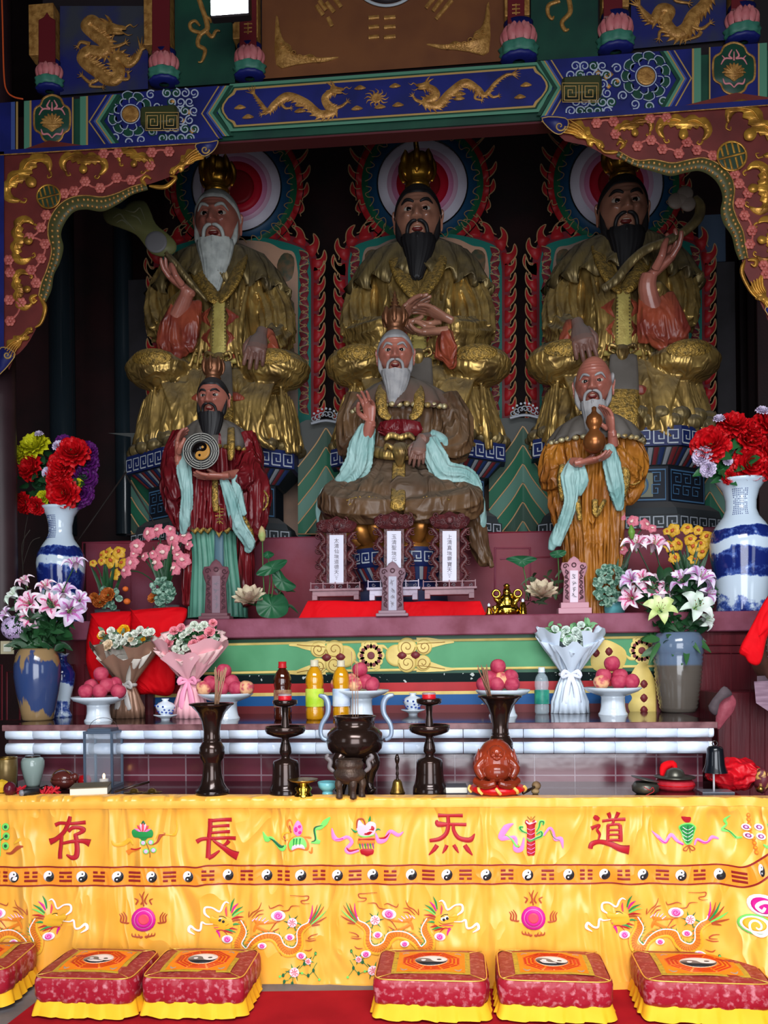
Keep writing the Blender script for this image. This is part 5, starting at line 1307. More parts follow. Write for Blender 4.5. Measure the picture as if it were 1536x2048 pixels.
class Fig:
 def __init__(s,Y,ox,oy,k):s.Y=Y;s.ox=ox;s.oy=oy;s.k=k;s.m=mpp(Y)
 def P(s,x,y,d=.0):return W(s.ox+x*s.k,s.oy+y*s.k,s.Y+d)
 def r(s,px):return px*s.k*s.m
 def mp(s,d):return lambda x,y,off=.0:s.P(x,y,d-off)
 def loft(s,mb,secs,n=48,rip=None,mi=0,cap=True):
  "secs: (x, y, d, rx px, ry metres) horizontal elliptical sections; rip=(count, amp list, phase)"
  rows=[];N_=len(secs)
  dense=[];K=5
  for i in range(N_-1):
   p0,p1,p2,p3=secs[max(0,i-1)],secs[i],secs[i+1],secs[min(N_-1,i+2)]
   for q in range(K):
    t=q/K;dense.append(tuple(.5*(2*b+(c-a)*t+(2*a-5*b+4*c-e)*t*t+(3*b-a-3*c+e)*t**3)for a,b,c,e in zip(p0,p1,p2,p3)))
  dense.append(secs[-1])
  for i,(x,y,d,rx,ry)in enumerate(dense):
   t=i/(len(dense)-1);row=[]
   c=s.P(x,y,d);R=s.r(rx);ry=ry*s.k
   for j in range(n):
    a=2*pi*j/n;f=1
    if rip:f=1+lerpl(rip[1],t)*(abs(sin(rip[0]*a/2+rip[2]+.6*sin(t*3+a)))*2-1.2+.35*sin(rip[0]*1.7*a+2))
    row.append(c+Vector((R*f*cos(a),ry*f*sin(a),0)))
   rows.append(row)
  o=len(mb.v);mb.grid(rows,mi,cu=True)
  if cap:
   for e in(0,len(rows)-1):
    mb.f.append(tuple(o+e*n+j for j in(range(n)if e==0 else range(n-1,-1,-1))));mb.m.append(mi)
  return mb
 def tb(s,mb,pts,r,n=10,sm=4,flat=1.0,rip=None,mi=0,up=None,cap=True):
  return mb.tube([s.P(*p)for p in pts],[s.r(q)for q in r]if isinstance(r,(list,tuple))else s.r(r),n,mi,sm,flat,cap,rip,up)
def zig(F,mb,x,y0,y1,w,d,n=5,mi=0,flip=1):
 "wavy hanging hem"
 pts=[]
 for i in range(n*2+1):pts.append((x+flip*w*(.35 if i%2 else 1.0),y0+(y1-y0)*i/(2*n),d))
 return pts
 # ---- three large gilded statues
def big_statue(label,Y,ox,oy,k,hairc,arm,yaw):
 F=Fig(Y,ox,oy,k);base=F.P(0,470);t=thing('deity_statue',label,'statue',(base.x,Y,base.z),'three large gilded statues')
 # body and gilded robe as one continuous surface
 b=MB()
 F.loft(b,[(0,330,.05,120,.30),(0,280,.04,104,.27),(0,225,.02,92,.25),(0,170,.0,90,.23),(0,120,0,98,.21),(0,88,.02,92,.17),(0,68,.03,66,.13),(0,56,.03,40,.1)],64,(14,[.05,.04,.03,.02,.0],.3))
 lx=[-1,1]
 for sx in lx:
  F.tb(b,[(sx*50,305,.05),(sx*85,300,-.15),(sx*112,298,-.30)],[48,44,40],20)
  kc=F.P(sx*118,298,-.24);rr=F.r(60)
  b.ell(kc,(F.r(64),.20*k,F.r(38)),64,44,fn=lambda p:1+.05*(abs(sin(p.z*7+p.x*sx*2.2-1))-.5)*(1 if p.z<.45 else 0))
 F.loft(b,[(0,458,-.08,166,.36),(0,440,-.08,164,.37),(0,400,-.06,152,.36),(0,350,-.04,138,.32),(0,318,.0,120,.27)],144,(34,[.05,.055,.045,.02],0))
 for sx in lx:
  for j in range(8):
   x0=98-j*7;F.tb(b,[(sx*(x0+14),322,-.34),(sx*(x0+2-j*2),352+j*2,-.40),(sx*(x0-12+j*3),392+j*3,-.425),(sx*(x0-20+j*9),426+j*2,-.42),(sx*(x0-12+j*11),448+j,-.39)],[3,5,6,6,4],8)
  for j in range(5):
   F.tb(b,[(sx*(126+j*5),330+j*6,-.3+j*.05),(sx*(132+j*6),400,-.34+j*.06),(sx*(140+j*6),462,-.32+j*.06)],[3,7,5],8)
 for j in range(9):
  a=(j-4)/4;F.tb(b,[(a*62,118,-.20+.05*abs(a)),(a*50,180,-.25),(a*44,240,-.27),(a*56,290,-.28)],[3,5,5.5,3],8)
 for sx in lx:
  if(arm=='fan' and sx<0)or(arm=='ruyi' and sx>0):pts=[(sx*84,92,0),(sx*104,130,-.02),(sx*112,180,-.06),(sx*104,222,-.12)]
  else:pts=[(sx*80,96,0),(sx*102,140,.0),(sx*118,190,-.04),(sx*118,236,-.12)]
  F.tb(b,pts,[28,30,34,34],60,rip=(11,[.02,.12,.16,.16],.5))
 gold=b.build('gilded_robe',M_gilt,t,remesh=.0085*k)
 # shoulder cape with a fluted hem
 b=MB();rows=[];n=150
 for i,(y,rx,ry,dd)in enumerate(((52,34,.12,0),(60,66,.17,0),(76,100,.21,0),(106,122,.235,0),(134,134,.25,0),(154,141,.26,0),(156,136,.25,0),(136,128,.23,0))):
  row=[];amp=(0,.01,.02,.05,.07,.09,.09,.07)[i]
  for j in range(n):
   a=2*pi*j/n;f=1+amp*(abs(sin(a*9+.4*i))*2-1);yy=y+(10*sin(a*18)if 4<i<7 else 0)-(0 if sin(a)>0 else(18*(1-abs(cos(a)))if i>3 else 0))
   c=F.P(0,yy,.02);row.append(c+Vector((F.r(rx)*f*cos(a),ry*k*f*sin(a),0)))
  rows.append(row)
 b.grid(rows,cu=True);b.build('shoulder_cape',M_giltd,t)
 b=MB()
 for sx in lx:
  F.tb(b,[(sx*40,54,-.02),(sx*46,76,-.16),(sx*32,116,-.24),(sx*12,148,-.28),(sx*1,160,-.29)],[10,15,17,14,8],12,flat=.35)
 b.build('patterned_collar',M_emb,t)
 # sash, inner layers, belt
 b=MB();F.tb(b,[(2,158,-.29),(2,210,-.30),(2,262,-.31),(2,268,-.31)],[12,14,15,15],14,flat=.22);sash=b.build('central_sash',M_pale,t)
 b=MB();F.tb(b,[(2,282,-.33),(2,310,-.36),(2,340,-.42),(2,352,-.43)],[24,26,27,27],14,flat=.16);b.build('upper_apron',M_greyc,t)
 b=MB();F.tb(b,[(2,350,-.43),(2,400,-.465),(2,436,-.46),(2,448,-.45)],[27,28,26,14],14,flat=.16);b.build('embossed_apron',M_emb,t)
 b=MB()
 for j in range(14):
  for sx in lx:b.ell(F.P(2+sx*12,170+j*7,-.312),F.r(1.6),6,4)
 b.build('sash_stud_pattern',M_giltd,sash)
 b=MB()
 for sx in lx:
  for j,y in enumerate((190,232,272)):
   q=[F.P(sx*14,y-20,-.285),F.P(sx*44,y,-.265),F.P(sx*14,y+20,-.285)]
   b.add([q[0],q[1],q[2],F.P(sx*22,y,-.31)],[(0,1,3),(1,2,3)])
  for j,y in enumerate((352,388,424)):
   q=[F.P(sx*22,y-16,-.39),F.P(sx*56,y-10,-.405),F.P(sx*48,y+12,-.405),F.P(sx*24,y+8,-.40)]
   b.tube([q[0].lerp(q[3],.5),(q[0]+q[1]+q[2]+q[3])/4+Vector((0,-.01,0)),q[1].lerp(q[2],.5)],[F.r(9),F.r(9),F.r(3)],10,sm=3,flat=.3)
 parts(b,'red_lining',M_lin,t)
 b=MB();F.tb(b,[(-62,268,-.20),(-40,274,-.26),(0,276,-.30),(40,274,-.26),(62,268,-.20)],9,10,flat=.5);b.build('belt',M_pale,t)
 b=MB();F.tb(b,[(0,266,-.33),(0,276,-.35),(0,298,-.34)],[12,13,3],10,flat=.5)
 for sx in lx:F.tb(b,[(sx*8,268,-.34),(sx*22,262,-.34),(sx*26,272,-.33),(sx*14,278,-.34)],[4,4,3,2],8)
 b.build('beast_buckle',M_gilt,t)
 # embossed panels on the knees
 b=MB()
 for sx in lx:
  kc=F.P(sx*116,292,-.26);rows=[]
  for j in range(7):
   row=[]
   for i in range(25):
    a=2*pi*i/24;f=(j+.01)/6*.62;x,z_=cos(a)*f,sin(a)*f*.7
    yy=-sqrt(max(0,1-x*x-z_*z_));row.append(kc+Vector((x*F.r(62),yy*.202*k,z_*F.r(36)+F.r(4))))
   rows.append(row)
  b.grid(rows)
 parts(b,'embossed_knee_pattern',M_emb,t)
 for sx in lx:
  b=MB()
  if arm=='fan' and sx<0:
   F.tb(b,[(-102,225,-.14),(-90,180,-.28),(-66,150,-.38),(-58,132,-.40)],[26,20,15,13],14);s2=MB()
   # hanging sleeve
   for x0,x1,y1 in((-98,-112,285),(-80,-86,300),(-64,-70,268),(-52,-70,230)):F.tb(s2,[(x0+14,158,-.36),(x0,205,-.36),((x0+x1)/2,245,-.34),(x1,y1,-.30)],[7,17,20,6],12,flat=.7,rip=(5,.15,.3))
   s2.build('hanging_sleeve',M_lin,t,remesh=.009)
   hb=MB();F.tb(hb,[(-80,190,-.34),(-64,150,-.40),(-60,134,-.42)],[18,13,13],14);hand(hb,F.P(-62,136,-.42),(-.75,-.1,.62),(.25,-.3,.9),F.r(78),(.35,.5,.65,.8),.4,-1,.25);hb.build('raised_hand',M_skin2,t,remesh=.0045)
  elif arm=='ruyi' and sx>0:
   F.tb(b,[(104,225,-.14),(80,180,-.28),(60,150,-.38)],[26,20,15],14);s2=MB()
   for x0,x1,y1 in((52,72,268),(66,84,290),(84,104,282),(98,120,240),(44,48,220)):F.tb(s2,[(x0-6,160,-.36),(x0+4,205,-.38),((x0+x1)/2+4,245,-.36),(x1,y1,-.30)],[7,17,20,6],12,flat=.7,rip=(5,.15,.3))
   s2.build('hanging_sleeve',M_lin,t,remesh=.009)
   hb=MB();F.tb(hb,[(60,200,-.34),(48,152,-.40),(52,126,-.42)],[19,16,14],14);hand(hb,F.P(54,128,-.42),(.72,-.12,.62),(-.5,-.25,.75),F.r(92),(.35,.5,.7,.2),.5,1,.3);hb.build('raised_hand',M_skin2,t,remesh=.0045)
  elif arm=='mid':
   F.tb(b,[(sx*118,236,-.12),(sx*92,232,-.28),(sx*62,222,-.38)],[34,30,24],28,rip=(9,.12,.4))
   F.tb(b,[(sx*116,262,-.16),(sx*90,270,-.3),(sx*74,252,-.38)],[22,20,12],18,rip=(7,.14,.4))
   hb=MB()
   if sx<0:hand(hb,F.P(-46,208,-.42),(.70,-.10,.62),(.6,-.2,-.7),F.r(84),(.12,.15,.18,.25),.2,1,.15)
   else:
    hand(hb,F.P(56,200,-.42),(-.85,-.1,.42),(-.3,-.2,-.9),F.r(72),(.2,.22,.28,.3),.3,-1,.15);hand(hb,F.P(44,226,-.44),(-.95,-.15,-.1),(0,-.3,.95),F.r(78),(.25,.3,.35,.4),.4,1,.15)
   hb.build('hand',M_skin,t,remesh=.0045)
   if sx>0:
    s2=MB();F.tb(s2,[(56,228,-.42),(58,262,-.42),(70,300,-.38)],[14,20,8],12,rip=(5,.15,.3));F.tb(s2,[(48,240,-.42),(46,280,-.40)],[10,14,],12);s2.build('hanging_sleeve',M_lin,t,remesh=.009)
  else:
   F.tb(b,[(sx*118,236,-.12),(sx*104,250,-.26),(sx*86,254,-.36)],[34,32,24],28,rip=(9,.12,.4))
   F.tb(b,[(sx*112,262,-.18),(sx*92,280,-.32),(sx*80,284,-.38)],[22,20,10],18,rip=(7,.14,.4))
   hb=MB();hand(hb,F.P(sx*86,226,-.40),(-sx*.1,-.55,-.85),(-sx*.2,.8,-.4),F.r(84),(.35,.4,.45,.5),.5,-sx,.1);hb.build('lowered_hand',M_skind,t,remesh=.0045)
   s2=MB();F.tb(s2,[(sx*100,218,-.34),(sx*110,260,-.36),(sx*108,290,-.36)],[10,15,8],12);s2.build('red_sleeve_lining',M_lin,t)
  b.build('gilded_sleeve',M_gilt,t,remesh=.009)
 head(t,F.P(0,4,-.10),F.r(60),yaw,.12,hairc,hairc!='b',1.45 if hairc=='b' else 1.75,.56 if hairc=='b' else.6,1,M_skin if hairc=='b' else M_skin2)
 return F,t
YSt=5.88
F1,S1=big_statue('large gilded seated statue with white beard raising a flat fan, on the left',YSt,436,444,1.0,'w','fan',.05)
F2,S2=big_statue('large gilded seated statue with black beard and both hands before the chest, in the middle',YSt,836,436,1.0,'b','mid',0)
F3,S3=big_statue('large gilded seated statue with black beard holding a curved sceptre, on the right',YSt,1245,420,1.03,'b','ruyi',-.05)
# fan held by the left statue
q=F1.mp(-.50);G=lambda l:[((x-436),(y-444))for x,y in l]
t=thing('feather_fan','flat olive fan with a grey disc, held up by the left gilded statue','fan',q(-85,60))
b=MB();b.blob(q,G([(206,425),(222,412),(244,418),(262,404),(288,402),(300,420),(312,448),(336,468),(352,486),(350,504),(330,514),(304,508),(290,492),(272,470),(240,456),(214,446)]),.03,-.015,3)
bl=b.build('fan_blade',mat('olive_painted_leaf',(104,104,62),.5,col2=(92,94,58),ns=4),t)
b=MB();b.disc(q,*G([(312,484)])[0],22,.006,.015,24);b.build('grey_disc',mat('grey_painted_disc',(108,106,108),.5),bl)
b=MB()
for l in([(226,436),(240,428),(250,440),(262,452),(270,462)],[(250,420),(268,424),(280,416),(290,440)],[(232,446),(244,440),(256,450)],[(262,430),(276,436),(284,450)]):b.stroke(q,G(l),[1,3,3,1],.003,.016)
b.build('crane_pattern',mat('olive_grey_line',(128,128,98),.5),bl)
b=MB();F1.tb(b,[(-104,62,-.50),(-80,90,-.48),(-52,124,-.45),(-22,158,-.40)],[6,7,6,2.5],10);b.build('handle',M_giltd,t)
# sceptre of the right statue
t=thing('ruyi_sceptre','long curved sceptre with a cloud head in the hand of the right gilded statue','sceptre',F3.P(-30,150,-.5))
b=MB();K=lambda x,y,d=-.50:((x-1245)/1.03,(y-420)/1.03,d)
F3.tb(b,[K(1206,578),K(1232,560),K(1256,530),K(1290,500),K(1330,484),K(1370,462),K(1396,436),K(1400,412),K(1388,396)],[7,8,8,8,8,8,9,9,7],12,flat=.55);b.build('shaft',M_giltd,t)
b=MB()
for x,y,r in((1370,388,14),(1352,402,14),(1376,408,13),(1364,398,12)):b.ell(F3.P(*K(x,y,-.52)),(F3.r(r),.02,F3.r(r)),18,12)
b.build('cloud_head',mat('taupe_cloud_head',(116,104,94),.5),t)
# ---- pedestals: octagonal, with key-fret bands
def octa(F,x,rx,d,dep):
 "eight points of the plan, viewer side first"
 q=[]
 for a in(-157.5,-112.5,-67.5,-22.5,22.5,67.5,112.5,157.5):
  q.append((rx*cos(math.radians(a))*1.08,dep*sin(math.radians(a))*1.08))
 return q
M_fret=mat('white_fret_paint',(168,174,182),.5);M_fretb=mat('navy_fret_ground',(24,36,84),.45,dust=(66,66,74),dustamt=.8)
M_ped=mat('dark_painted_stone',(44,50,54),.55,dust=(78,76,76),dustamt=.8);M_lat=mat('blue_lattice',(66,104,138),.5);M_latd=mat('dark_lattice_ground',(20,26,38),.6)
def pedestal(F,label,x,y_t,s,base_z=None):
 t=thing('lotus_pedestal',label,'pedestal',F.P(x,y_t+165*s),'octagonal pedestals of the gilded statues')
 def ringz(mb,prof,mi=0):
  rows=[]
  for rx,dep,y in prof:
   z=F.P(x,y).z;c=F.P(x,y_t+80);rows.append([Vector((c.x+F.r(a),F.Y-.02+b_*F.k,z))for a,b_ in octa(F,x,rx,0,dep)])
  mb.grid(rows,mi,cu=True)
 def tier(nm,m,prof,par=t):
  b=MB();ringz(b,prof);return b.build(nm,m,par,smooth=False)
 Y_=y_t
 tier('upper_slab',M_fretb,[(10,.03,Y_),(168*s,.42,Y_),(168*s,.42,Y_+34*s),(10,.03,Y_+34*s)])
 tier('petal_moulding',M_ped,[(160*s,.40,Y_+34*s),(148*s,.38,Y_+46*s),(132*s,.34,Y_+62*s),(128*s,.33,Y_+64*s)])
 tier('waist',M_latd,[(128*s,.33,Y_+62*s),(128*s,.33,Y_+132*s)])
 tier('lower_moulding',M_ped,[(134*s,.34,Y_+126*s),(150*s,.38,Y_+138*s),(154*s,.39,Y_+150*s),(160*s,.41,Y_+152*s),(160*s,.41,Y_+188*s),(10,.03,Y_+188*s)])
 def facemap(rx,dep,k):
  o=octa(F,x,rx,0,dep);a,b_=o[k],o[k+1];c=F.P(x,y_t+80).x
  A=Vector((c+F.r(a[0]),F.Y-.02+a[1]*F.k,0));B=Vector((c+F.r(b_[0]),F.Y-.02+b_[1]*F.k,0));L=(B-A).length/F.m/F.k;nn=Vector(((B-A).y,-(B-A).x,0)).normalized()
  return(lambda u,y,off=.0:Vector((A.lerp(B,u/L).x,A.lerp(B,u/L).y,F.P(x,y).z))+nn*off),L
 for(rx,dep,y0,y1,nm)in((168*s,.42,Y_+8*s,Y_+30*s,'fret_band'),(160*s,.41,Y_+155*s,Y_+173*s,'fret_band')):
  b=MB()
  for k in(0,1,2):
   fm,L=facemap(rx,dep,k);n=max(2,round(L/(24*s)));w=L/n;h=y1-y0
   for i in range(n):
    u=i*w+1
    b.stroke(fm,[(u,y1),(u,y0),(u+w*.72,y0),(u+w*.72,y0+h*.68),(u+w*.36,y0+h*.68),(u+w*.36,y0+h*.38)],2.6*s,.003,.003,0,flat=True)
    b.stroke(fm,[(u+w*.0,y1),(u+w*.72,y1),],2.6*s,.003,.003,0,flat=True)
  b.build(nm,M_fret,t)
 cols=((104,34,38),(30,46,86),(130,134,140))
 for ci,cc in enumerate(cols):
  b=MB()
  for k in(0,1,2):
   fm,L=facemap(158*s,.40,k);fm2,L2=facemap(132*s,.34,k);n=int(L/(10*s))
   for i in range(n):
    if i%3!=ci:continue
    rows=[]
    for q in range(5):
     tt=q/4;rows.append([fm((i+.5+(e-.5)*.8)*L/n,Y_+36*s,.004+.006*sin(pi*e)).lerp(fm2((i+.9+(e-.5)*.7)*L2/n,Y_+62*s,.004+.004*sin(pi*e)),tt)for e in(0,.5,1)])
    b.grid(rows)
  b.build('petal_stripe_pattern',mat('petal_stripe_'+('red','blue','white')[ci],cc,.5,dust=(70,68,70),dustamt=.5),t)
 b=MB();bw=MB()
 for k in(0,1,2):
  fm,L=facemap(128*s,.33,k);y0,y1=Y_+70*s,Y_+122*s;e=5*s;wv_=3*s
  b.stroke(fm,[(e,y0),(L-e,y0),(L-e,y1),(e,y1)],wv_,.005,.003,0,closed=True,flat=True)
  n=5 if k==1 else 3;cell=(L-4*e)/n
  for i in range(n):
   if k==1 and i in(1,2,3):continue
   u=2*e+i*cell;hh=(y1-y0-2*e)
   for sy in(0,1):
    ya=y0+e+sy*hh/2;p=[(u,ya),(u+cell*.8,ya),(u+cell*.8,ya+hh*.36),(u+cell*.25,ya+hh*.36),(u+cell*.25,ya+hh*.15),(u+cell*.5,ya+hh*.15)]
    b.stroke(fm,p if sy==0 else[(2*u+cell*.8-a,c)for a,c in p],2.2*s,.005,.003,0,flat=True)
  if k==1:
   u0,u1=2*e+cell*.9,2*e+cell*4.1
   bw.blob(fm,[(u0,y0+e),(u1,y0+e),(u1,y1-e),(u0,y1-e)],.004,.003,0)
   b.ring(fm,(u0+u1)/2,(y0+y1)/2,17*s,20*s,.003,.008,30)
 b.build('lattice_pattern',M_lat,t);o=bw.build('painted_cartouche',mat('cream_cartouche',(132,134,116),.5),t)
 # gilded lotus seat
 b=MB();rr=156*s
 for lay in(0,1):
  for i in range(26):
   a=2*pi*(i+.5*lay)/26;c=F.P(x,y_t-(10+lay*13)*s,0);R_=F.r(rr+8-lay*12)
   b.ell(c+Vector((R_*cos(a),.40*F.k*sin(a)-.02,0)),(F.r(19*s),.05,F.r(14*s)),12,8)
 b.lathe([(F.r(rr-4),0),(F.r(rr-4),F.r(30*s)),(.01,F.r(34*s))],F.P(x,y_t,-.02),40,sy=.40*F.k/F.r(rr));b.build('lotus_petals',M_giltd,t)
 return t
FP=Fig(YSt,0,0,1.0)
pedestal(FP,'octagonal fretwork pedestal under the left gilded statue',436,922,1.0)
pedestal(FP,'octagonal fretwork pedestal under the middle gilded statue',838,908,1.0)
pedestal(FP,'octagonal fretwork pedestal under the right gilded statue',1250,888,1.08)
# ---- flame boards with haloes behind the statues
M_flr=mat('flame_red',(176,34,40),.5,col2=(156,28,34),ns=4);M_flr2=mat('flame_maroon',(122,36,46),.5,col2=(104,30,40),ns=4);M_hg=mat('halo_green',(30,100,66),.5,col2=(24,84,60),ns=5);M_hb=mat('halo_blue',(24,70,104),.5);M_hw=mat('halo_white',(232,226,238),.5,col2=(214,206,222),ns=3)
M_hp=mat('halo_pink',(234,146,186),.5);M_hp2=mat('halo_light_pink',(236,190,214),.5);M_hr=mat('halo_red',(204,22,48),.5);M_hr2=mat('halo_deep_red',(140,14,26),.5);M_fl=mat('tan_outline',(168,132,92),.5);M_inn=mat('faded_peach_ground',(186,144,118),.5,col2=(120,110,104),ns=2)
M_tealp=mat('teal_board_paint',(26,110,98),.5)
def flameboard(label,cx,cy,y_end,xl_,xr_,hr,Y=6.35,sh=0):
 y_bot=1320-(P2-E)*FPX/Y/1.0+2
 F=Fig(Y,0,0,1.0);mp=F.mp(0);t=thing('flame_backboard',label,'backboard',F.P((xl_+xr_)/2,y_bot),'flame backboards behind the gilded statues')
 xm=(xl_+xr_)/2;ys=cy+122;w_=(xr_-xl_)/2
 def body(g,top):return[(xl_+g,y_bot),(xl_+g,ys+50),(xl_+g+8,ys+10),(xl_+g+34,ys-22+top),(xm-60,ys-36+top),(xm,ys-40+top),(xm+60,ys-36+top),(xr_-g-34,ys-22+top),(xr_-g-8,ys+10),(xr_-g,ys+50),(xr_-g,y_bot)]
 def board(g,top,m,nm,off,th=.006):
  P=[(xl_+g,y_bot)]+[(p.x,p.y)for p in cr([(a,b,0)for a,b in body(g,top)[1:-1]],5)]+[(xr_-g,y_bot)]
  b=MB();b.blob(mp,P,th,off,0,rnd=False);return b.build(nm,m,t,smooth=False)
 board(8,4,M_flr2,'flame_border',-.02,.026)
 board(24,16,M_tealp,'green_border',.012);board(50,24,M_inn,'inner_panel',.02)
 # painted landscape on the inner panel
 b=MB()
 for sx in(-1,1):
  for i in range(3):b.blob(mp,[(xm+sx*(w_-58),ys+20+i*90),(xm+sx*(w_-78),ys+10+i*90),(xm+sx*(w_-92),ys+34+i*90),(xm+sx*(w_-84),ys+66+i*90),(xm+sx*(w_-62),ys+60+i*90)],.003,.027,3)
 parts(b,'painted_hill',mat('painted_hill_grey_green',(70,74,58),.5,col2=(110,84,60),ns=20),t)
 # flames: hooked tongues along the straight sides and round the shoulders
 fl=MB();ol=MB()
 def tongue(x,y,nx,ny,tx,ty,s=1.0,ww=11):
  q=lambda a,b_:(x+nx*a*s+tx*b_*s,y+ny*a*s+ty*b_*s)
  fl.blob(mp,[q(-6,15),q(-6,-12),q(4,-9),q(12,-9),q(18,-14),q(24,-27),q(27,-14),q(24,-3),q(17,5),q(11,10)],.010,0,2,rnd=False)
  ol.stroke(mp,[q(4,-9),q(12,-9),q(18,-14),q(24,-26),q(27,-14),q(24,-3),q(17,5),q(11,10),q(10,17)],[2,2.4,2.4,2,2.4,2.4,2],.004,.012,3)
 y=ys+50
 while y<y_end:
  for sx in(-1,1):tongue(xm+sx*(w_-14),y,sx*.72,0,0,1,.95)
  y+=31
 Pp=cr([(a,b,0)for a,b in body(14,8)[1:-1]],10);acc=99;n=len(Pp)
 for i in range(1,n-1):
  acc+=(Pp[i]-Pp[i-1]).length
  if acc>27 and abs(Pp[i].x-xm)>62:
   acc=0;sg=1 if Pp[i].x<xm else-1;tt=(Pp[i+1]-Pp[i-1]).normalized()*sg;nn=Vector((tt.y,-tt.x,0))*sg
   tongue(Pp[i].x,Pp[i].y,nn.x,nn.y,-tt.x,-tt.y,.95)
   # halo
 R=hr;fo=fl
 for i in range(26):
  a=2*pi*i/26+.1;c_,s_=cos(a),sin(a);dr=1 if c_>0 else-1
  tongue(cx+(R+34)*c_,cy+(R+34)*s_,c_,s_,-s_*dr*-1,c_*dr*-1*-1,.92)
 fl.build('flame_tongues',M_flr,t);ol.build('flame_outline',M_fl,t)
 for r,m,nm,off in((R+46,M_flr,'halo_flame_ring',.020),(R+33,M_hg,'halo_green_ring',.030),(R+20,M_hb,'halo_blue_ring',.034),(R,M_hw,'halo_white_ring',.040),(R*.80,M_hp2,'halo_light_pink_ring',.043),(R*.70,M_hp,'halo_pink_ring',.046),(R*.585,M_hr,'halo_red_ring',.049),(R*.4,M_hr2,'halo_centre',.052)):
  b=MB();b.disc(mp,cx,cy,r,.004,off-(.02 if r>R else .003),64);b.build(nm,m,t)
 b=MB();b.ring(mp,cx,cy,R,R+2.5,.004,.042,64);b.ring(mp,cx,cy,R+45,R+47,.004,.01,64);b.build('dark_outline',M_eyeb,t)
 # cloud scrolls in the green rings and borders
 b=MB()
 for i in range(14):
  a=2*pi*(i+.5)/14;d=.16
  q=[((R+r_)*cos(a+e)+cx,(R+r_)*sin(a+e)+cy)for e,r_ in((-d*1.15,26),(-d*.8,16),(-d*.3,14),(-d*.1,24),(d*.3,27),(d*.5,18),(d*.9,14),(d*1.1,24))]
  b.stroke(mp,q,1.8,.003,.030,4)
 b.build('halo_scroll_pattern',M_fl,t)
 b=MB();rd=MB();yy=ys+20;i=0
 while yy<y_end-10:
  for sx in(-1,1):
   x=xm+sx*(w_-38);e=(-1)**i
   rd.blob(mp,[(x-10*e,yy-14),(x+4*e,yy-10),(x+9*e,yy),(x+2*e,yy+12),(x-10*e,yy+14),(x-6*e,yy)],.002,.018,2)
   b.stroke(mp,[(x-10*e,yy-16),(x+5*e,yy-12),(x+8*e,yy-4),(x-2*e,yy),(x+8*e,yy+5),(x+4*e,yy+12),(x-10*e,yy+16)],1.9,.003,.021,4);b.ring(mp,x-2*e,yy,2,3.5,.003,.021,10)
  yy+=27;i+=1
 b.build('border_scroll_pattern',M_fl,t);rd.build('border_cloud_pattern',M_flr2,t)
 return t
flameboard('flame edged backboard with a round halo behind the left gilded statue',473,374,850,297,646,88)
flameboard('flame edged backboard with a round halo behind the middle gilded statue',845,367,850,672,1028,89)
flameboard('flame edged backboard with a round halo behind the right gilded statue',1233,366,850,1055,1428,93)
# ---- carved green mountain screens between the pedestals
M_m1=mat('mountain_green',(28,90,66),.55,dust=(86,92,86));M_m2=mat('mountain_pale_green',(78,116,102),.55,dust=(96,100,96));M_m3=mat('mountain_dusty_green',(50,74,62),.6,dust=(92,94,90))
def screen(label,cx,x0,x1,ytop,ybot,Y,step=38):
 F=Fig(Y,0,0,1.0);mp=F.mp(0);t=thing('mountain_screen',label,'screen',F.P(cx,ybot),'green zigzag screens between the pedestals')
 b=MB();b.blob(mp,[(x0,ytop+8),(cx-40,ytop),(cx+40,ytop),(x1,ytop+8),(x1,ybot),(x0,ybot)],.05,-.06,0,rnd=False);b.build('board',mat('dusty_grey_board',(70,72,70),.7),t,smooth=False)
 cols=[M_m3,M_m1,M_m2,M_m1,M_m3,M_m2];k=0;y=ytop+14
 while y<ybot+60:
  def prof(dx):return abs(dx)**1.0*1.25-8*exp(-(dx/14)**2)+8
  b=MB();rows=[[],[],[],[]]
  for i in range(41):
   x=x0+(x1-x0)*i/40;yy=min(ybot,y+prof(x-cx));y2=min(ybot,y+step*.98+prof(x-cx))
   rows[0].append(mp(x,yy,0));rows[1].append(mp(x,yy,.03));rows[2].append(mp(x,y2,.006));rows[3].append(mp(x,y2,0))
  b.grid(rows);o=b.build('zigzag_ridge',cols[k%6],t,smooth=False)
  g=MB();g.stroke(mp,[(x0+(x1-x0)*i/40,min(ybot,y+1.5+prof(x0+(x1-x0)*i/40-cx)))for i in range(41)],2.6,.003,.030,1);g.build('gilt_edge',M_fl,o)
  k+=1;y+=step
 return t
screen('green zigzag mountain screen at the far left of the pedestals',255,262,345,866,1068,6.0,34)
screen('green zigzag mountain screen between the left and middle gilded statues',652,596,706,840,1068,5.85)
screen('green zigzag mountain screen between the middle and right gilded statues',1046,978,1112,836,1064,5.85)
screen('green zigzag mountain screen at the right behind the red flower vase',1420,1386,1470,866,1040,6.0,34)
for i,(cx,cy)in enumerate(((652,843),(1050,832))):
 F=Fig(5.8,0,0,1.0);b=MB();mp_=F.mp(0)
 for a in range(7):
  x=cx-24+a*8;b.stroke(mp_,spiral(x,cy-6-8*sin(pi*a/6),7,1.2,a),[3,2.4,2],.006,0,3);b.disc(mp_,x,cy-16-10*sin(pi*a/6),2.6,.006,0,8)
 b.stroke(mp_,[(cx-30,cy+4),(cx,cy-2),(cx+30,cy+4)],6,.01,0,4)
 tag(b.build('filigree_crest',mat('tarnished_silver',(140,144,152),.5,metal=.3)),['grey filigree crest on the zigzag screen left of the middle statue','grey filigree crest on the zigzag screen right of the middle statue'][i],'ornament')
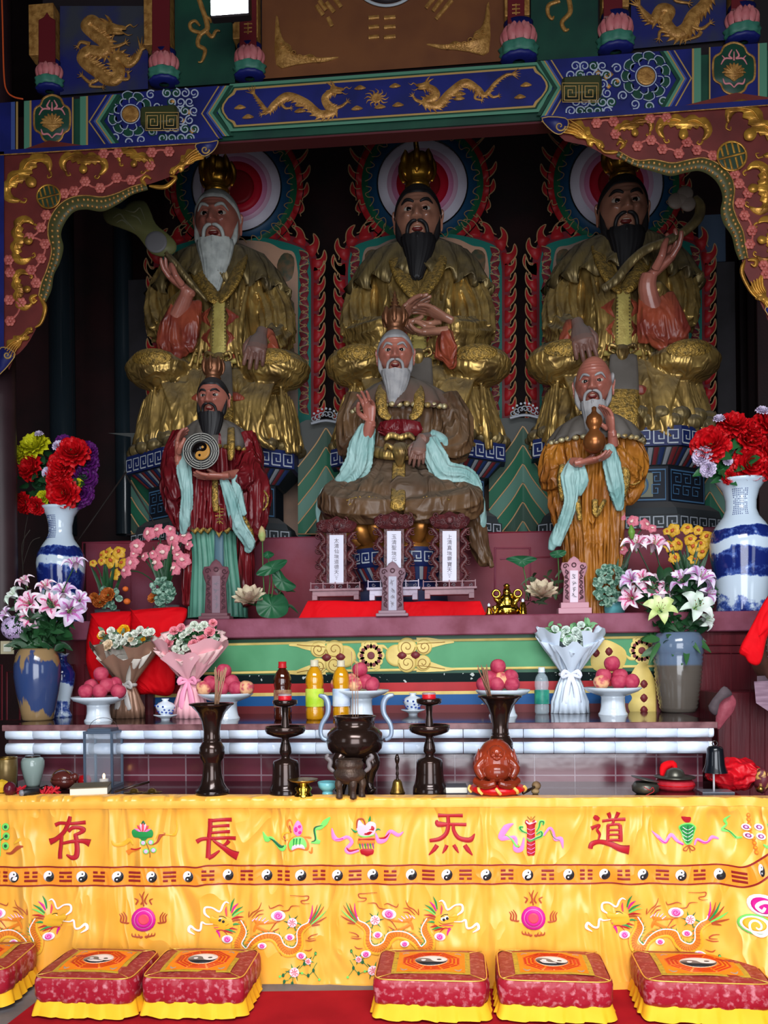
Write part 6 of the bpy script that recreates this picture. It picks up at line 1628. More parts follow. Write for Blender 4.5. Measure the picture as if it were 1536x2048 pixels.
 # ---- the three smaller statues in front
def small_hand(t,F,w,d,n,L,curl,thumb,side,spread=.15,nm='hand',skin=None,fore=None):
 hb=MB()
 if fore:F.tb(hb,fore[0],fore[1],14)
 hand(hb,F.P(*w),d,n,F.r(L),curl,thumb,side,spread);return hb.build(nm,skin or M_skin2,t,remesh=.0032)
 # left: standing scholar with the trigram disc
Y1=4.98;F=Fig(Y1,0,0,1.0)
zb=PZ
yb_=1320-(PZ-E)*FPX/Y1-3
t=thing('deity_statue','smaller standing statue in crimson robe with black beard holding a round trigram disc','statue',(F.P(428,900).x,Y1,PZ));SA=t
b=MB();F.loft(b,[(436,yb_,0,58,.15),(436,1190,0,56,.15),(434,1120,0,50,.15),(430,1050,0,52,.16),(428,990,0,56,.17)],120,(26,[.07,.08,.06,.04],.4));b.build('green_underskirt',M_grr,t)
b=MB();F.loft(b,[(432,1068,0,66,.19),(430,1050,0,66,.19),(428,990,0,62,.19),(426,930,0,60,.18),(426,890,0,64,.16),(427,860,.02,58,.13),(427,846,.03,36,.1),(427,838,.03,20,.08)],110,(20,[.08,.06,.05,.02,0],.2))
for sx,pts in((-1,[(368,872,.02),(352,915,-.02),(352,960,-.08),(362,1000,-.10)]),(1,[(488,872,.02),(500,915,-.0),(492,955,-.10),(470,965,-.18)])):F.tb(b,pts,[24,28,28,18],30,rip=(9,.08,.4))
F.tb(b,[(500,930,-.02),(512,980,-.06),(508,1040,-.06),(500,1092,-.04)],[22,30,28,12],34,rip=(9,[.05,.14,.16,.1],.5));F.tb(b,[(348,930,-.02),(342,970,-.06),(352,1020,-.06),(362,1062,-.04)],[18,22,20,8],34,rip=(8,[.05,.14,.16,.1],.5))
for j in range(6):F.tb(b,[(398+j*12,950,-.19),(396+j*13,1000,-.21),(392+j*14,1056,-.20)],[2,4,3],8)
F.tb(b,[(388,1050,-.05),(380,1130,-.05),(378,1210,-.04)],[12,16,14],20,rip=(7,.1,.3));F.tb(b,[(490,1060,-.03),(492,1130,-.03),(490,1210,-.02)],[16,18,16],20,rip=(7,.1,.3))
b.build('crimson_robe',M_redr,t,remesh=.006)
b=MB();rows=[]
for i,(y,rx,ry)in enumerate(((842,22,.10),(850,44,.14),(866,66,.16),(888,76,.18),(906,80,.19),(906,76,.18))):
 row=[]
 for j in range(110):
  a=2*pi*j/110;f=1+(0,.01,.02,.05,.06,.04)[i]*(abs(sin(a*8))*2-1);c=F.P(428,y+(5*sin(a*16)if i>3 else 0),.02);row.append(c+Vector((F.r(rx)*f*cos(a),ry*f*sin(a),0)))
 rows.append(row)
b.grid(rows,cu=True);b.build('grey_cape',M_greyc,t)
b=MB();
for i in range(19):
 a=pi+pi*i/18;c=F.P(428,908,.02);b.ell(c+Vector((F.r(80)*cos(a),.19*sin(a),0)),(F.r(6),.012,F.r(5)),8,6)
F.tb(b,[(462,856,-.12),(462,880,-.17),(462,905,-.185),(460,920,-.185)],[7,8,8,4],8,flat=.4)
b.build('gilt_cape_trim',M_emb,t)
b=MB()
F.tb(b,[(366,900,-.17),(368,940,-.20),(374,990,-.20),(370,1040,-.16),(366,1068,-.13)],[9,15,12,13,6],30,flat=.55,rip=(7,[.1,.16,.16,.1],.3))
F.tb(b,[(446,955,-.22),(462,1000,-.22),(476,1050,-.18),(498,1086,-.12),(494,1104,-.10)],[8,13,14,13,6],30,flat=.55,rip=(7,[.1,.16,.16,.1],.3));F.tb(b,[(470,950,-.2),(474,985,-.18),(486,1030,-.16)],[8,12,9],20,flat=.5,rip=(5,.15,.2))
b.build('aqua_sleeve_lining',M_aqua,t,remesh=.005)
b=MB()
F.tb(b,[(430,960,-.20),(430,1000,-.22),(432,1022,-.22)],[6,7,6],10,flat=.4);b.tube([F.P(x,y,d)for x,y,d in((478,1020,-.16),(500,1060,-.12),(506,1090,-.08))],[F.r(4),F.r(6),F.r(4)],8,sm=3)
for x in(388,400,414,452):b.tube([F.P(x-5,1058,-.19),F.P(x+2,1064,-.20),F.P(x+8,1056,-.20)],[F.r(3),F.r(5),F.r(3)],8)
b.build('gilt_robe_trim',M_emb,t)
b=MB()
for i in range(3):
 mq=lambda x,y,off=.0:F.P(x,y,-.10-off)
 b.ring(mq,512,1000,6+i*8,10+i*8,.004,.012,30)
b.build('gilt_sleeve_medallion',M_emb,t)
b=MB();mq=lambda x,y,off=.0:F.P(x,y,-.215-off);b.blob(mq,[(424,1008),(452,1008),(454,1056),(438,1072),(424,1056)],.01,-.01,1);o=b.build('maroon_apron',M_redr,t)
b=MB()
for l in([(430,1018),(448,1018)],[(439,1012),(439,1048)],[(431,1024),(447,1024)],[(430,1032),(448,1030)],[(432,1038),(446,1038)],[(433,1046),(439,1042),(446,1048)]):b.stroke(mq,l,2.2,.002,.002,2)
b.blob(mq,[(430,1060),(438,1076),(446,1060),(438,1066)],.003,.002,1);b.build('gilt_longevity_mark',M_emb,o)
b=MB();F.tb(b,[(438,1070,-.17),(438,1130,-.16),(438,1195,-.155)],[9,10,10],10,flat=.3);b.build('blue_grey_panel',mat('blue_grey_panel',(74,104,116),.45),t)
small_hand(t,F,(372,925,-.22),(-.1,1,.6),(.5,-.4,-.1),46,(.5,.6,.7,.7),.3,1)if False else None
small_hand(t,F,(356,912,-.20),(.12,-.25,1.0),(.75,.1,.0),64,(.30,.38,.45,.5),.2,-1,fore=([(364,950,-.16),(356,912,-.20)],[9,8]))
small_hand(t,F,(446,952,-.26),(-1,-.05,-.02),(0,.1,1),62,(.1,.12,.16,.2),.5,1,fore=([(476,948,-.16),(446,952,-.26)],[10,8]))
head(t,F.P(427,800,-.06),F.r(42),.0,.08,'b',0,1.9,.6,3,M_skin2)
# trigram disc
mq=lambda x,y,off=.0:F.P(x,y,-.30-off)
t=thing('bagua_disc','black round trigram disc with a yin-yang centre, held by the crimson robed statue','disc',mq(402,940))
b=MB();b.disc(mq,402,902,37,.02,-.012,48);o=b.build('disc_body',mat('black_disc_lacquer',(26,26,28),.35),t)
b=MB();b.ring(mq,402,902,34.5,36.5,.002,.008,60)
for r in(22,26.5,31):
 for i in range(8):
  brk=(i*3+int(r))%3==0;a0=i*pi/4+.06;a1=(i+1)*pi/4-.06
  for s0,s1 in(((0,.44),(.56,1))if brk else((0,1),)):b.ring(mq,402,902,r-1.1,r+1.1,.002,.008,8,a0=a0+(a1-a0)*s0,a1=a0+(a1-a0)*s1)
for i in range(8):b.stroke(mq,[(402+20*cos(i*pi/4),902+20*sin(i*pi/4)),(402+34*cos(i*pi/4),902+34*sin(i*pi/4))],1.3,.002,.008,2)
b.build('silver_trigram_pattern',mat('silver_grey_line',(150,148,140),.4),o)
b=MB();taiji(b,mq,402,902,18,.008,0,1,rot=pi*.1+pi);b.build('yin_yang_pattern',[mat('tan_gilt_swirl',(176,124,50),.4),M_eyeb],o)
# middle: seated elder with pagoda crown
Y2=5.12;F=Fig(Y2,0,0,1.0)
yb_=1320-(PZ-E)*FPX/Y2-3
t=thing('deity_statue','smaller seated elder statue in brown robe with grey beard, in the centre','statue',(F.P(800,1000).x,Y2,PZ))
b=MB()
F.loft(b,[(802,1046,-.05,128,.20),(802,1020,-.07,146,.24),(802,985,-.07,138,.22),(802,955,-.03,104,.18),(802,925,.0,78,.15),(802,880,.02,76,.16),(802,835,.02,84,.16),(803,800,.03,82,.14),(803,775,.04,54,.11),(803,758,.05,26,.08)],130,(22,[.02,.03,.04,.03,.03,.02,.01,0],.3))
F.tb(b,[(884,800,.03),(906,850,.02),(904,895,-.06),(870,900,-.16)],[34,40,36,20],40,rip=(10,[.03,.1,.12,.1],.4))
F.tb(b,[(726,800,.03),(706,850,.02),(708,900,-.04),(722,880,-.14)],[34,34,30,16],40,rip=(10,[.03,.1,.12,.1],.4))
for sx in(-1,1):
 F.tb(b,[(802+sx*60,960,-.05),(802+sx*122,990,-.12),(802+sx*128,1010,-.20),(802+sx*60,1018,-.27),(802+sx*10,1016,-.27)],[24,32,34,30,22],30,rip=(7,.07,.3))
 for j in range(5):F.tb(b,[(802+sx*(130-j*8),975+j*9,-.24-j*.015),(802+sx*(90-j*6),1000+j*8,-.33),(802+sx*(40-j*3),1008+j*8,-.34)],[2,4,2.5],8)
 F.tb(b,[(802+sx*132,1000,-.10),(802+sx*146,1040,-.08),(802+sx*150,1085,-.04)],[18,20,10],24,rip=(6,.1,.3))
b.build('brown_robe',M_brr,t,remesh=.006)
b=MB();F.tb(b,[(950,1040,-.06),(958,1090,-.06),(974,1128,-.08)],[22,20,13],20,rip=(6,.1,.3));F.tb(b,[(962,1100,-.10),(978,1120,-.11),(984,1134,-.12)],[7,6,5],10);b.build('trailing_shoe_sleeve',M_brr,t,remesh=.005)
b=MB();rows=[]
for i,(y,rx,ry)in enumerate(((764,30,.11),(774,60,.15),(794,92,.18),(818,106,.20),(828,110,.21),(828,104,.2))):
 row=[]
 for j in range(130):
  a=2*pi*j/130;f=1+(0,.01,.02,.045,.05,.03)[i]*(abs(sin(a*9))*2-1);c=F.P(803,y+(5*sin(a*18)if i>3 else 0),.03);row.append(c+Vector((F.r(rx)*f*cos(a),ry*f*sin(a),0)))
 rows.append(row)
b.grid(rows,cu=True);b.build('brown_cape',mat('dusty_brown_cape',(92,66,54),.5,col2=(78,54,44),ns=5,dust=(92,86,78),dustamt=.9),t)
b=MB()
for i in range(25):
 a=pi+pi*i/24;c=F.P(803,829,.03);b.ell(c+Vector((F.r(108)*cos(a),.205*sin(a),.004*(i%2))),(F.r(7),.012,F.r(5.5)),8,6)
b.build('gilt_cape_trim',mat('silvery_gilt_trim',(176,166,130),.4,metal=.4,col2=(140,112,60),ns=30),t)
b=MB()
for sx in(-1,1):F.tb(b,[(800+sx*30,762,-.06),(800+sx*38,790,-.16),(800+sx*34,825,-.185),(800+sx*20,836,-.19)],[8,11,11,6],12,flat=.35)
b.build('patterned_collar',M_emb,t)
b=MB();rows=[]
for i in range(13):
 a=-1+2*i/12
 rows.append([F.P(800+a*40,838+6*a*a,-.20+.02*a*a),F.P(800+a*46,856+3*abs(a),-.22+.03*a*a-.012*(i%2)),F.P(800+a*38,872,-.19+.03*a*a)])
b.grid(rows);b.build('red_pleated_bodice',M_redr,t)
b=MB()
F.tb(b,[(746,902,-.12),(775,908,-.19),(830,908,-.20),(858,902,-.14)],12,10,flat=.5);F.tb(b,[(800,890,-.22),(800,906,-.25),(800,934,-.22)],[14,16,4],10,flat=.5)
for sx in(-1,1):F.tb(b,[(800+sx*10,900,-.24),(800+sx*26,890,-.23),(800+sx*30,900,-.22)],[4,5,2],8);F.tb(b,[(800,876,-.2),(800+sx*18,870,-.2),(800+sx*30,880,-.19)],[6,7,3],8,flat=.5)
b.build('gilt_belt_and_buckle',M_gilt,t)
b=MB();F.tb(b,[(798,925,-.20),(797,960,-.25),(796,1000,-.34),(794,1018,-.345)],[12,13,14,14],12,flat=.22);b.build('patterned_sash',M_emb,t)
b=MB()
F.tb(b,[(736,852,-.20),(724,890,-.20),(716,930,-.18),(690,958,-.16),(672,960,-.16)],[15,24,26,20,8],44,flat=.6,rip=(9,[.1,.15,.16,.12],.4))
F.tb(b,[(856,880,-.20),(872,915,-.20),(890,945,-.18),(930,952,-.18),(950,975,-.16),(958,1010,-.14)],[18,22,22,18,14,6],44,flat=.6,rip=(9,[.1,.15,.16,.12],.4))
F.tb(b,[(862,866,-.18),(886,880,-.18),(890,905,-.16)],[8,10,5],12)
F.tb(b,[(680,960,-.14),(650,985,-.12),(640,1020,-.1),(640,1050,-.08)],[8,10,10,5],14,flat=.6);F.tb(b,[(940,965,-.14),(958,1000,-.12),(962,1045,-.1),(958,1062,-.08)],[8,11,11,5],14,flat=.6)
F.tb(b,[(705,1032,-.26),(735,1022,-.29),(765,1028,-.27)],[5,8,4],10,flat=.6);F.tb(b,[(835,1024,-.28),(862,1018,-.29),(888,1026,-.27)],[5,8,4],10,flat=.6)
b.build('aqua_sleeve_lining',M_aqua,t,remesh=.005)
b=MB();mq=lambda x,y,off=.0:F.P(x,y,-.335-off)
for cx in(724,868):
 for r in(10,17,24,31):b.ring(mq,cx+(5 if cx<800 else-5),990,r-1.6,r+1.6,.004,.0,26,a0=.2,a1=2.9)
 for i in range(9):a=.3+2.5*i/8;b.stroke(mq,[(cx+12*cos(a),990+12*sin(a)),(cx+33*cos(a),990+33*sin(a))],2.6,.004,0,2)
b.build('gilt_knee_pattern',M_emb,t)
small_hand(t,F,(742,842,-.24),(-.12,-.18,1),(-.35,-.9,.0),62,(.35,.28,.25,1.0),1.0,-1,fore=([(734,872,-.20),(742,842,-.24)],[13,10]))
small_hand(t,F,(842,880,-.24),(-.15,-.45,-.85),(-.1,.75,-.4),62,(.5,.55,.6,.6),.4,-1,fore=([(858,880,-.16),(842,880,-.24)],[15,12]),skin=M_skind)
head(t,F.P(791,712,-.06),F.r(47),.04,.10,'g',1,1.55,.6,2,M_skin2)
# its lotus pedestal
tp=thing('lotus_pedestal','round lotus pedestal with a key-fret band under the brown robed elder','pedestal',(F.P(800,1100).x,Y2,PZ))
b=MB();c=F.P(800,1040);Z0=F.P(800,1040).z
b.lathe([(F.r(100),Z0),(F.r(104),Z0-F.r(10)),(F.r(92),Z0-F.r(22)),(F.r(84),Z0-F.r(50)),(F.r(92),Z0-F.r(58)),(F.r(92),Z0-F.r(64))],(c.x,Y2,0),40,sy=.75)
for i in range(16):
 a=2*pi*i/16;b.tube([Vector((c.x+F.r(r)*cos(a),Y2+F.r(r)*.75*sin(a),Z0-F.r(z)))for r,z in((78,54),(92,40),(104,20),(100,4))],[F.r(10),F.r(17),F.r(19),F.r(6)],10,sm=2,flat=.4)
b.build('gilded_lotus_petals',mat('copper_gilding',(176,116,52),.32,metal=.7,col2=(120,76,36),ns=8),tp)
b=MB();b.lathe([(F.r(96),Z0-F.r(62)),(F.r(98),Z0-F.r(66)),(F.r(98),Z0-F.r(96)),(F.r(92),Z0-F.r(99)),(F.r(80),Z0-F.r(124)),(F.r(74),Z0-F.r(128)),(F.r(74),Z0-F.r(140)),(F.r(92),Z0-F.r(148)),(F.r(96),PZ+.012),(F.r(96),PZ),(.01,PZ)],(c.x,Y2,0),48,sy=.75);b.build('drum',M_fretb,tp)
cyl=lambda R:(lambda u,y,off=.0:Vector((c.x+(F.r(R)+off)*sin(u/R),Y2-.75*(F.r(R)+off)*cos(u/R),Z0-F.r(y))))
b=MB();w_=26
for i in range(-5,6):
 u=i*w_;fm=cyl(98);b.stroke(fm,[(u,90),(u,72),(u+18,72),(u+18,85),(u+9,85),(u+9,79)],2.8,.003,.002,0,flat=True);b.stroke(fm,[(u,90),(u+20,90)],2.8,.003,.002,0,flat=True)
b.build('fret_band',M_fret,tp)
for ci in range(3):
 b=MB();f1,f2=cyl(92),cyl(81)
 for i in range(-14,15):
  if i%3==ci:
   b.grid([[f1(i*9+e*8-4,100,.004).lerp(f2((i*9+e*8-4)*.88+5,124,.004),q/3)for e in(0,.5,1)]for q in range(4)])
 b.build('petal_stripe_pattern',MATS['petal_stripe_'+('red','blue','white')[ci]],tp)
 # right: bald elder with the gourd
Y3=4.98;F=Fig(Y3,0,0,1.0);yb_=1320-(PZ-E)*FPX/Y3-3
t=thing('deity_statue','smaller standing bald elder statue in ochre robe holding a bronze gourd','statue',(F.P(1185,900).x,Y3,PZ))
b=MB();F.loft(b,[(1186,yb_,0,56,.15),(1186,1170,0,54,.15),(1184,1100,0,56,.16),(1182,1030,0,62,.18),(1184,960,0,62,.18),(1186,900,0,70,.17),(1188,860,.02,66,.14),(1190,836,.03,40,.1),(1190,826,.03,22,.08)],130,(24,[.08,.09,.07,.05,.03,.01,0],.2))
for sx,pts in((-1,[(1128,880,.02),(1112,920,.0),(1110,960,-.06),(1140,945,-.16)]),(1,[(1246,880,.02),(1262,920,.0),(1258,950,-.08),(1226,900,-.16)])):F.tb(b,pts,[26,32,30,16],34,rip=(9,.1,.4))
F.tb(b,[(1262,930,-.02),(1268,975,-.05),(1256,1008,-.04)],[18,20,8],30,rip=(8,.15,.4));F.tb(b,[(1112,940,-.02),(1118,1010,-.05),(1124,1060,-.04)],[18,22,12],30,rip=(8,.15,.4))
b.build('ochre_robe',M_ochr,t,remesh=.006)
b=MB();rows=[]
for i,(y,rx,ry)in enumerate(((832,24,.11),(840,50,.15),(856,74,.175),(876,88,.19),(888,93,.2),(888,88,.19))):
 row=[]
 for j in range(110):
  a=2*pi*j/110;f=1+(0,.01,.02,.04,.05,.03)[i]*(abs(sin(a*8))*2-1);c=F.P(1190,y+(5*sin(a*16)if i>3 else 0),.02);row.append(c+Vector((F.r(rx)*f*cos(a),ry*f*sin(a),0)))
 rows.append(row)
b.grid(rows,cu=True);b.build('grey_cape',M_greyc,t)
b=MB()
for i in range(19):
 a=pi+pi*i/18;c=F.P(1190,889,.02);b.ell(c+Vector((F.r(91)*cos(a),.195*sin(a),0)),(F.r(7),.012,F.r(5)),8,6)
b.build('gilt_cape_trim',MATS['silvery_gilt_trim'],t)
b=MB()
for pts,r in((([(1126,930,-.19),(1122,960,-.20),(1126,1000,-.18)]),[6,8,5]),(([(1248,920,-.17),(1252,960,-.17),(1240,1010,-.14)]),[7,9,6]),(([(1155,1000,-.2),(1160,1040,-.2)]),[6,5]),(([(1190,1000,-.2),(1192,1030,-.2),(1210,1000,-.19)]),[6,6,4]),(([(1235,900,-.19),(1236,925,-.2)]),[5,5])):F.tb(b,pts,r,10,flat=.5,rip=(5,.1,.1))
for i in range(3):b.ring(lambda x,y,off=.0:F.P(x,y,-.13-off),1266,950,5+i*6,8+i*6,.004,.0,24)
b.build('gilt_robe_trim',M_emb,t)
b=MB()
F.tb(b,[(1150,920,-.19),(1140,955,-.21),(1142,1000,-.20),(1130,1040,-.16),(1112,1090,-.13)],[10,18,13,13,9],40,flat=.6,rip=(8,[.1,.15,.16,.12],.4))
F.tb(b,[(1218,890,-.22),(1224,930,-.22),(1232,975,-.2),(1240,1020,-.17)],[9,17,16,7],40,flat=.6,rip=(8,[.1,.15,.16,.12],.4));F.tb(b,[(1160,925,-.22),(1166,960,-.22),(1156,990,-.2)],[7,11,6],20,flat=.6,rip=(5,.15,.4))
F.tb(b,[(1120,1050,-.13),(1108,1080,-.12),(1102,1100,-.11)],[9,10,6],20)
b.build('aqua_sleeve_lining',M_aqua,t,remesh=.005)
small_hand(t,F,(1224,862,-.24),(-.2,-.15,1),(-.8,-.3,.1),58,(.25,.3,.35,.4),.5,-1,fore=([(1226,892,-.20),(1224,862,-.24)],[10,8]))
small_hand(t,F,(1162,925,-.26),(.95,-.15,.12),(0,.0,1),62,(.15,.2,.25,.3),.5,-1,fore=([(1146,925,-.2),(1162,925,-.26)],[10,9]))
head(t,F.P(1187,774,-.06),F.r(48),-.22,.06,'g',1,1.7,.5,0,M_skin2,bald=.55)
g=thing('gourd_bottle','bronze double gourd bottle held by the bald ochre robed statue','gourd',F.P(1190,910,-.30))
b=MB();B0=F.P(1189,907,-.30);b.lathe([(F.r(r),F.r(z))for r,z in((1,0),(8,.5),(17,7),(21,18),(19,30),(11,40),(8.5,44),(12,49),(15.5,58),(13,68),(6,74),(4,78),(4.5,84),(2,86),(.1,86))],B0,32);b.build('gourd_body',mat('bronze_gourd',(150,92,48),.28,metal=.6,col2=(110,66,38),ns=9),g)
# ================================================================ OFFERINGS AND UTENSILS
M_porc=mat('white_porcelain',(214,224,234),.12,coat=.4)
M_brz=mat('dark_polished_bronze',(52,36,30),.2,metal=.6,col2=(36,26,24),ns=5,coat=.3)
M_brass=mat('old_brass',(172,136,66),.28,metal=.9,col2=(120,92,44),ns=12)
M_green=mat('dark_leaf_green',(34,74,40),.4,col2=(22,54,32),ns=9);M_green2=mat('fresh_leaf_green',(104,146,56),.45,col2=(80,124,50),ns=9)
M_stem=mat('stem_green',(64,104,48),.5)
S_=lambda Y:Y/1660.0/cos(YAW)
def lp(name,m,L,prof,parent,n=32,s=None,fn=None,smooth=True,sy=1.0,off=(0,0,0)):
 s=s or S_(L.y);b=MB();b.lathe([(max(r,.02)*s,z*s)for r,z in prof],L+Vector(off),n,fn=fn,sy=sy);return b.build(name,m,parent,smooth=smooth)
def on(px,py,Z):return WZ(px,py,Z)
def platform(px,Y):p=W(px,1230,Y);p.z=PZ;return p
def aim(o,d,spin=.0):
 q=Vector((0,0,1)).rotation_difference(Vector(d).normalized());o.rotation_euler=(q.to_matrix().to_4x4()@Matrix.Rotation(spin,4,'Z')).to_euler();return o
def instances(proto,items,label,group,cat_nth=True):
 "items: (location, direction, size, spin); the first reuses the prototype"
 items=sorted(items,key=lambda i:i[0].x);n=len(items)
 for k,(loc,d,sz,spin)in enumerate(items):
  o=proto if k==0 else dup(proto,loc)
  o.location=loc;o.scale=(sz,sz,sz);aim(o,d,spin)
  o['label']=label if n==1 else label+', '+nth(k,n);o['group']=group
 return proto
Z0v=Vector((0,0,0))
# ---------- flowers (built upright around the origin, unit size 1)
def petal_rows(g,a,n=6,L=1.0,w=.3,z0=.0,curve=None,mi=0,cup=.1,m=5,ruf=.0):
 rows=[]
 for i in range(n+1):
  t=i/n;r,z=curve(t);hw=w*(sin(pi*min(1,t*.92+.06))**.7)if t<1 else.01
  row=[]
  for j in range(m):
   v=-1+2*j/(m-1);x=v*hw;zz=z+cup*v*v*w+ruf*sin(v*5+a*3)*t
   row.append((r*cos(a)-x*sin(a),r*sin(a)+x*cos(a),zz+z0))
  rows.append(row)
 g.grid(rows,mi)
def mk_lily(c1,c2,nm,c3=None):
 m1=mat(nm+'_lily_petal',c1,.5,col2=c2,ns=1.1,thr=(.42,.6),nd=1);t=thing('lily',nm+' lily','flower',Z0v)
 g=MB()
 for i in range(6):
  a=i*pi/3+(.1 if i%2 else 0);lw=.24 if i%2 else.32
  petal_rows(g,a,9,1,lw*1.2,0,(lambda t,q=i%2:(.08+1.15*t**1.35,-.55+1.15*sin(min(1,t*1.02)*1.9)*(1-.5*t**4))),0,.35,5,.05)
 if c3:
  for i in range(6):
   a=i*pi/3+(.1 if i%2 else 0);petal_rows(g,a,7,1,.13,.03,(lambda t:(.10+.78*t**1.3,-.50+1.1*sin(min(1,t*.72+.02)*1.9)*(1-.2*t**4))),1,.2,3)
 g.build('petals',[m1,mat(nm+'_lily_heart',c3 or c1,.5)],t)
 g=MB();g.tube([(0,0,-.75),(0,0,-.45),(0,0,-.25)],[.05,.09,.16],8);g.build('throat',mat('pale_green_throat',(150,178,110),.5),t)
 g=MB()
 for i in range(6):
  a=i*pi/3+.4;g.tube([(0,0,-.2),(.12*cos(a),.12*sin(a),.3),(.26*cos(a),.26*sin(a),.62)],.014,5);g.ell((.27*cos(a),.27*sin(a),.64),(.05,.03,.03),6,4,1)
 g.build('stamens',[MATS['pale_green_throat'],mat('rust_anther',(130,66,40),.6)],t)
 return t
def mk_ball(nm,cols,name,cat_nm,layers=((.25,.62,6),(.5,.75,8),(.78,.8,10),(1.0,.62,11)),pw=.36):
 m1=mat(nm+'_petal',cols[0],.55,col2=cols[1],ns=3);t=thing(name,nm,'flower',Z0v);g=MB()
 for k,(R_,h,n)in enumerate(layers):
  for i in range(n):
   a=2*pi*i/n+k*.5
   petal_rows(g,a,5,1,pw*(.7+.3*R_),0,(lambda t,R_=R_,h=h:(.05+R_*sin(t*1.5),-.25+h*t**.8-.35*R_*t**3)),0,.4,5,.10)
 g.build('petals',m1,t);g=MB();g.tube([(0,0,-.5),(0,0,-.1)],[.1,.3],8);g.build('calyx',M_stem,t);return t
def mk_orchid(nm,c1,c2,c3):
 m1=mat(nm+'_orchid_petal',c1,.5,col2=c2,ns=3);t=thing('orchid',nm,'flower',Z0v);g=MB()
 for a in(pi/2,pi/2+1.25,pi/2-1.25,pi/2+2.45,pi/2-2.45):petal_rows(g,a,5,1,.46,0,lambda t:(.08+.9*t,.1*sin(t*3)-.25*t*t),0,-.2,5)
 g.build('petals',m1,t);g=MB();g.ell((0,-.12,.16),(.24,.28,.16),10,7);g.ell((0,.1,.22),(.12,.14,.12),8,6);g.build('lip',mat(nm+'_orchid_lip',c3,.45),t);return t
def leaf(g,p0,d,L,w,bend=.4,n=6,up=Vector((0,0,1))):
 d=Vector(d).normalized();s=d.cross(Vector((0,-1,.3)));s=s.normalized()if s.length>.05 else Vector((1,0,0));rows=[]
 nn=s.cross(d)
 for i in range(n+1):
  t=i/n;c=Vector(p0)+d*L*t+Vector((0,0,-bend*L*t*t));hw=w*sin(pi*min(.98,t*.9+.08))**.8
  rows.append([c+s*hw*v+nn*(.25*hw*v*v)for v in(-1,0,1)])
 g.grid(rows)
def foliage(name,label,c,rad,n,L,w,m=None,seed=1,stems=(),base=None,dirup=.3,cat='foliage'):
 rnd=random.Random(seed);g=MB();c=Vector(c)
 for i in range(n):
  th=rnd.uniform(0,2*pi);ph=rnd.uniform(-.5,1.2);d=Vector((cos(th)*cos(ph),sin(th)*cos(ph)*.8-.1,sin(ph)+dirup));p=c+Vector((rnd.uniform(-1,1)*rad[0],rnd.uniform(-1,1)*rad[1],rnd.uniform(-1,1)*rad[2]))
  leaf(g,p,d,L*rnd.uniform(.7,1.2),w*rnd.uniform(.7,1.2),rnd.uniform(.1,.6))
 if base is not None:
  for q in stems:
   q=Vector(q);g.tube([base,base.lerp(q,.5)+Vector((0,0,.02)),q],.0035,5,sm=3)
 o=g.build(name,m or M_green);tag(o,label,cat,kind='stuff');return o
TOV=Vector((.05,-1,.0))
# ---------- platform level: red covered stand and spirit tablets
M_redc=mat('bright_red_cloth',(208,4,18),.75,col2=(186,2,14),ns=4,spec=.15,fold=(5,.5,.02,(1,1,1)))
YTB=4.76;P=lambda px,py,Y=YTB:W(px,py,Y)
def redbox(x0,x1,x0t,x1t,yt,Y0,Y1,label,zb,nm='red_cloth',fold=(),slope=0):
 b=MB();A=W(x0,yt,Y0);B=W(x1,yt,Y0);At=W(x0t,yt,Y0);Bt=W(x1t,yt,Y0);n=60;rows=[]
 for(f,Y)in((0,Y0-.02),(.5,Y0-.012),(.93,Y0-.002),(1,Y0+.006),(1.0,Y1)):
  row=[]
  for i in range(n+1):
   t=i/n;xa=A.x+(B.x-A.x)*t;xt=At.x+(Bt.x-At.x)*t;x=xa+(xt-xa)*f
   zt=At.z+(Bt.z-At.z)*t+.006*noise.noise(Vector((t*6,f*2,Y)))+slope*t
   row.append(Vector((x,Y+.006*noise.noise(Vector((t*9,f*1.5,2)))*(1-f),zb+(zt-zb)*f)))
  rows.append(row)
 b.grid(rows)
 for r in(0,n):
  c=[rw[r]for rw in rows]+[Vector((rows[-1][r].x,Y1,zb))];k=len(b.v);b.v.extend(c);b.f.append(tuple(range(k,k+len(c))));b.m.append(0)
 return tag(b.build(nm,M_redc),label,'cloth')
redbox(598,972,616,960,1202,4.69,4.87,'bright red cloth over a low stand under the three carved tablets',PZ)
M_rose=mat('carved_rosewood',(84,36,38),.35,col2=(60,26,30),ns=30,bump=.5,bs=60);M_pst=mat('pinkish_lacquer_stand',(150,112,118),.4,col2=(120,84,92),ns=10)
M_plq=mat('lilac_white_plaque',(204,202,218),.4);M_ink=mat('grey_ink',(110,104,112),.6)
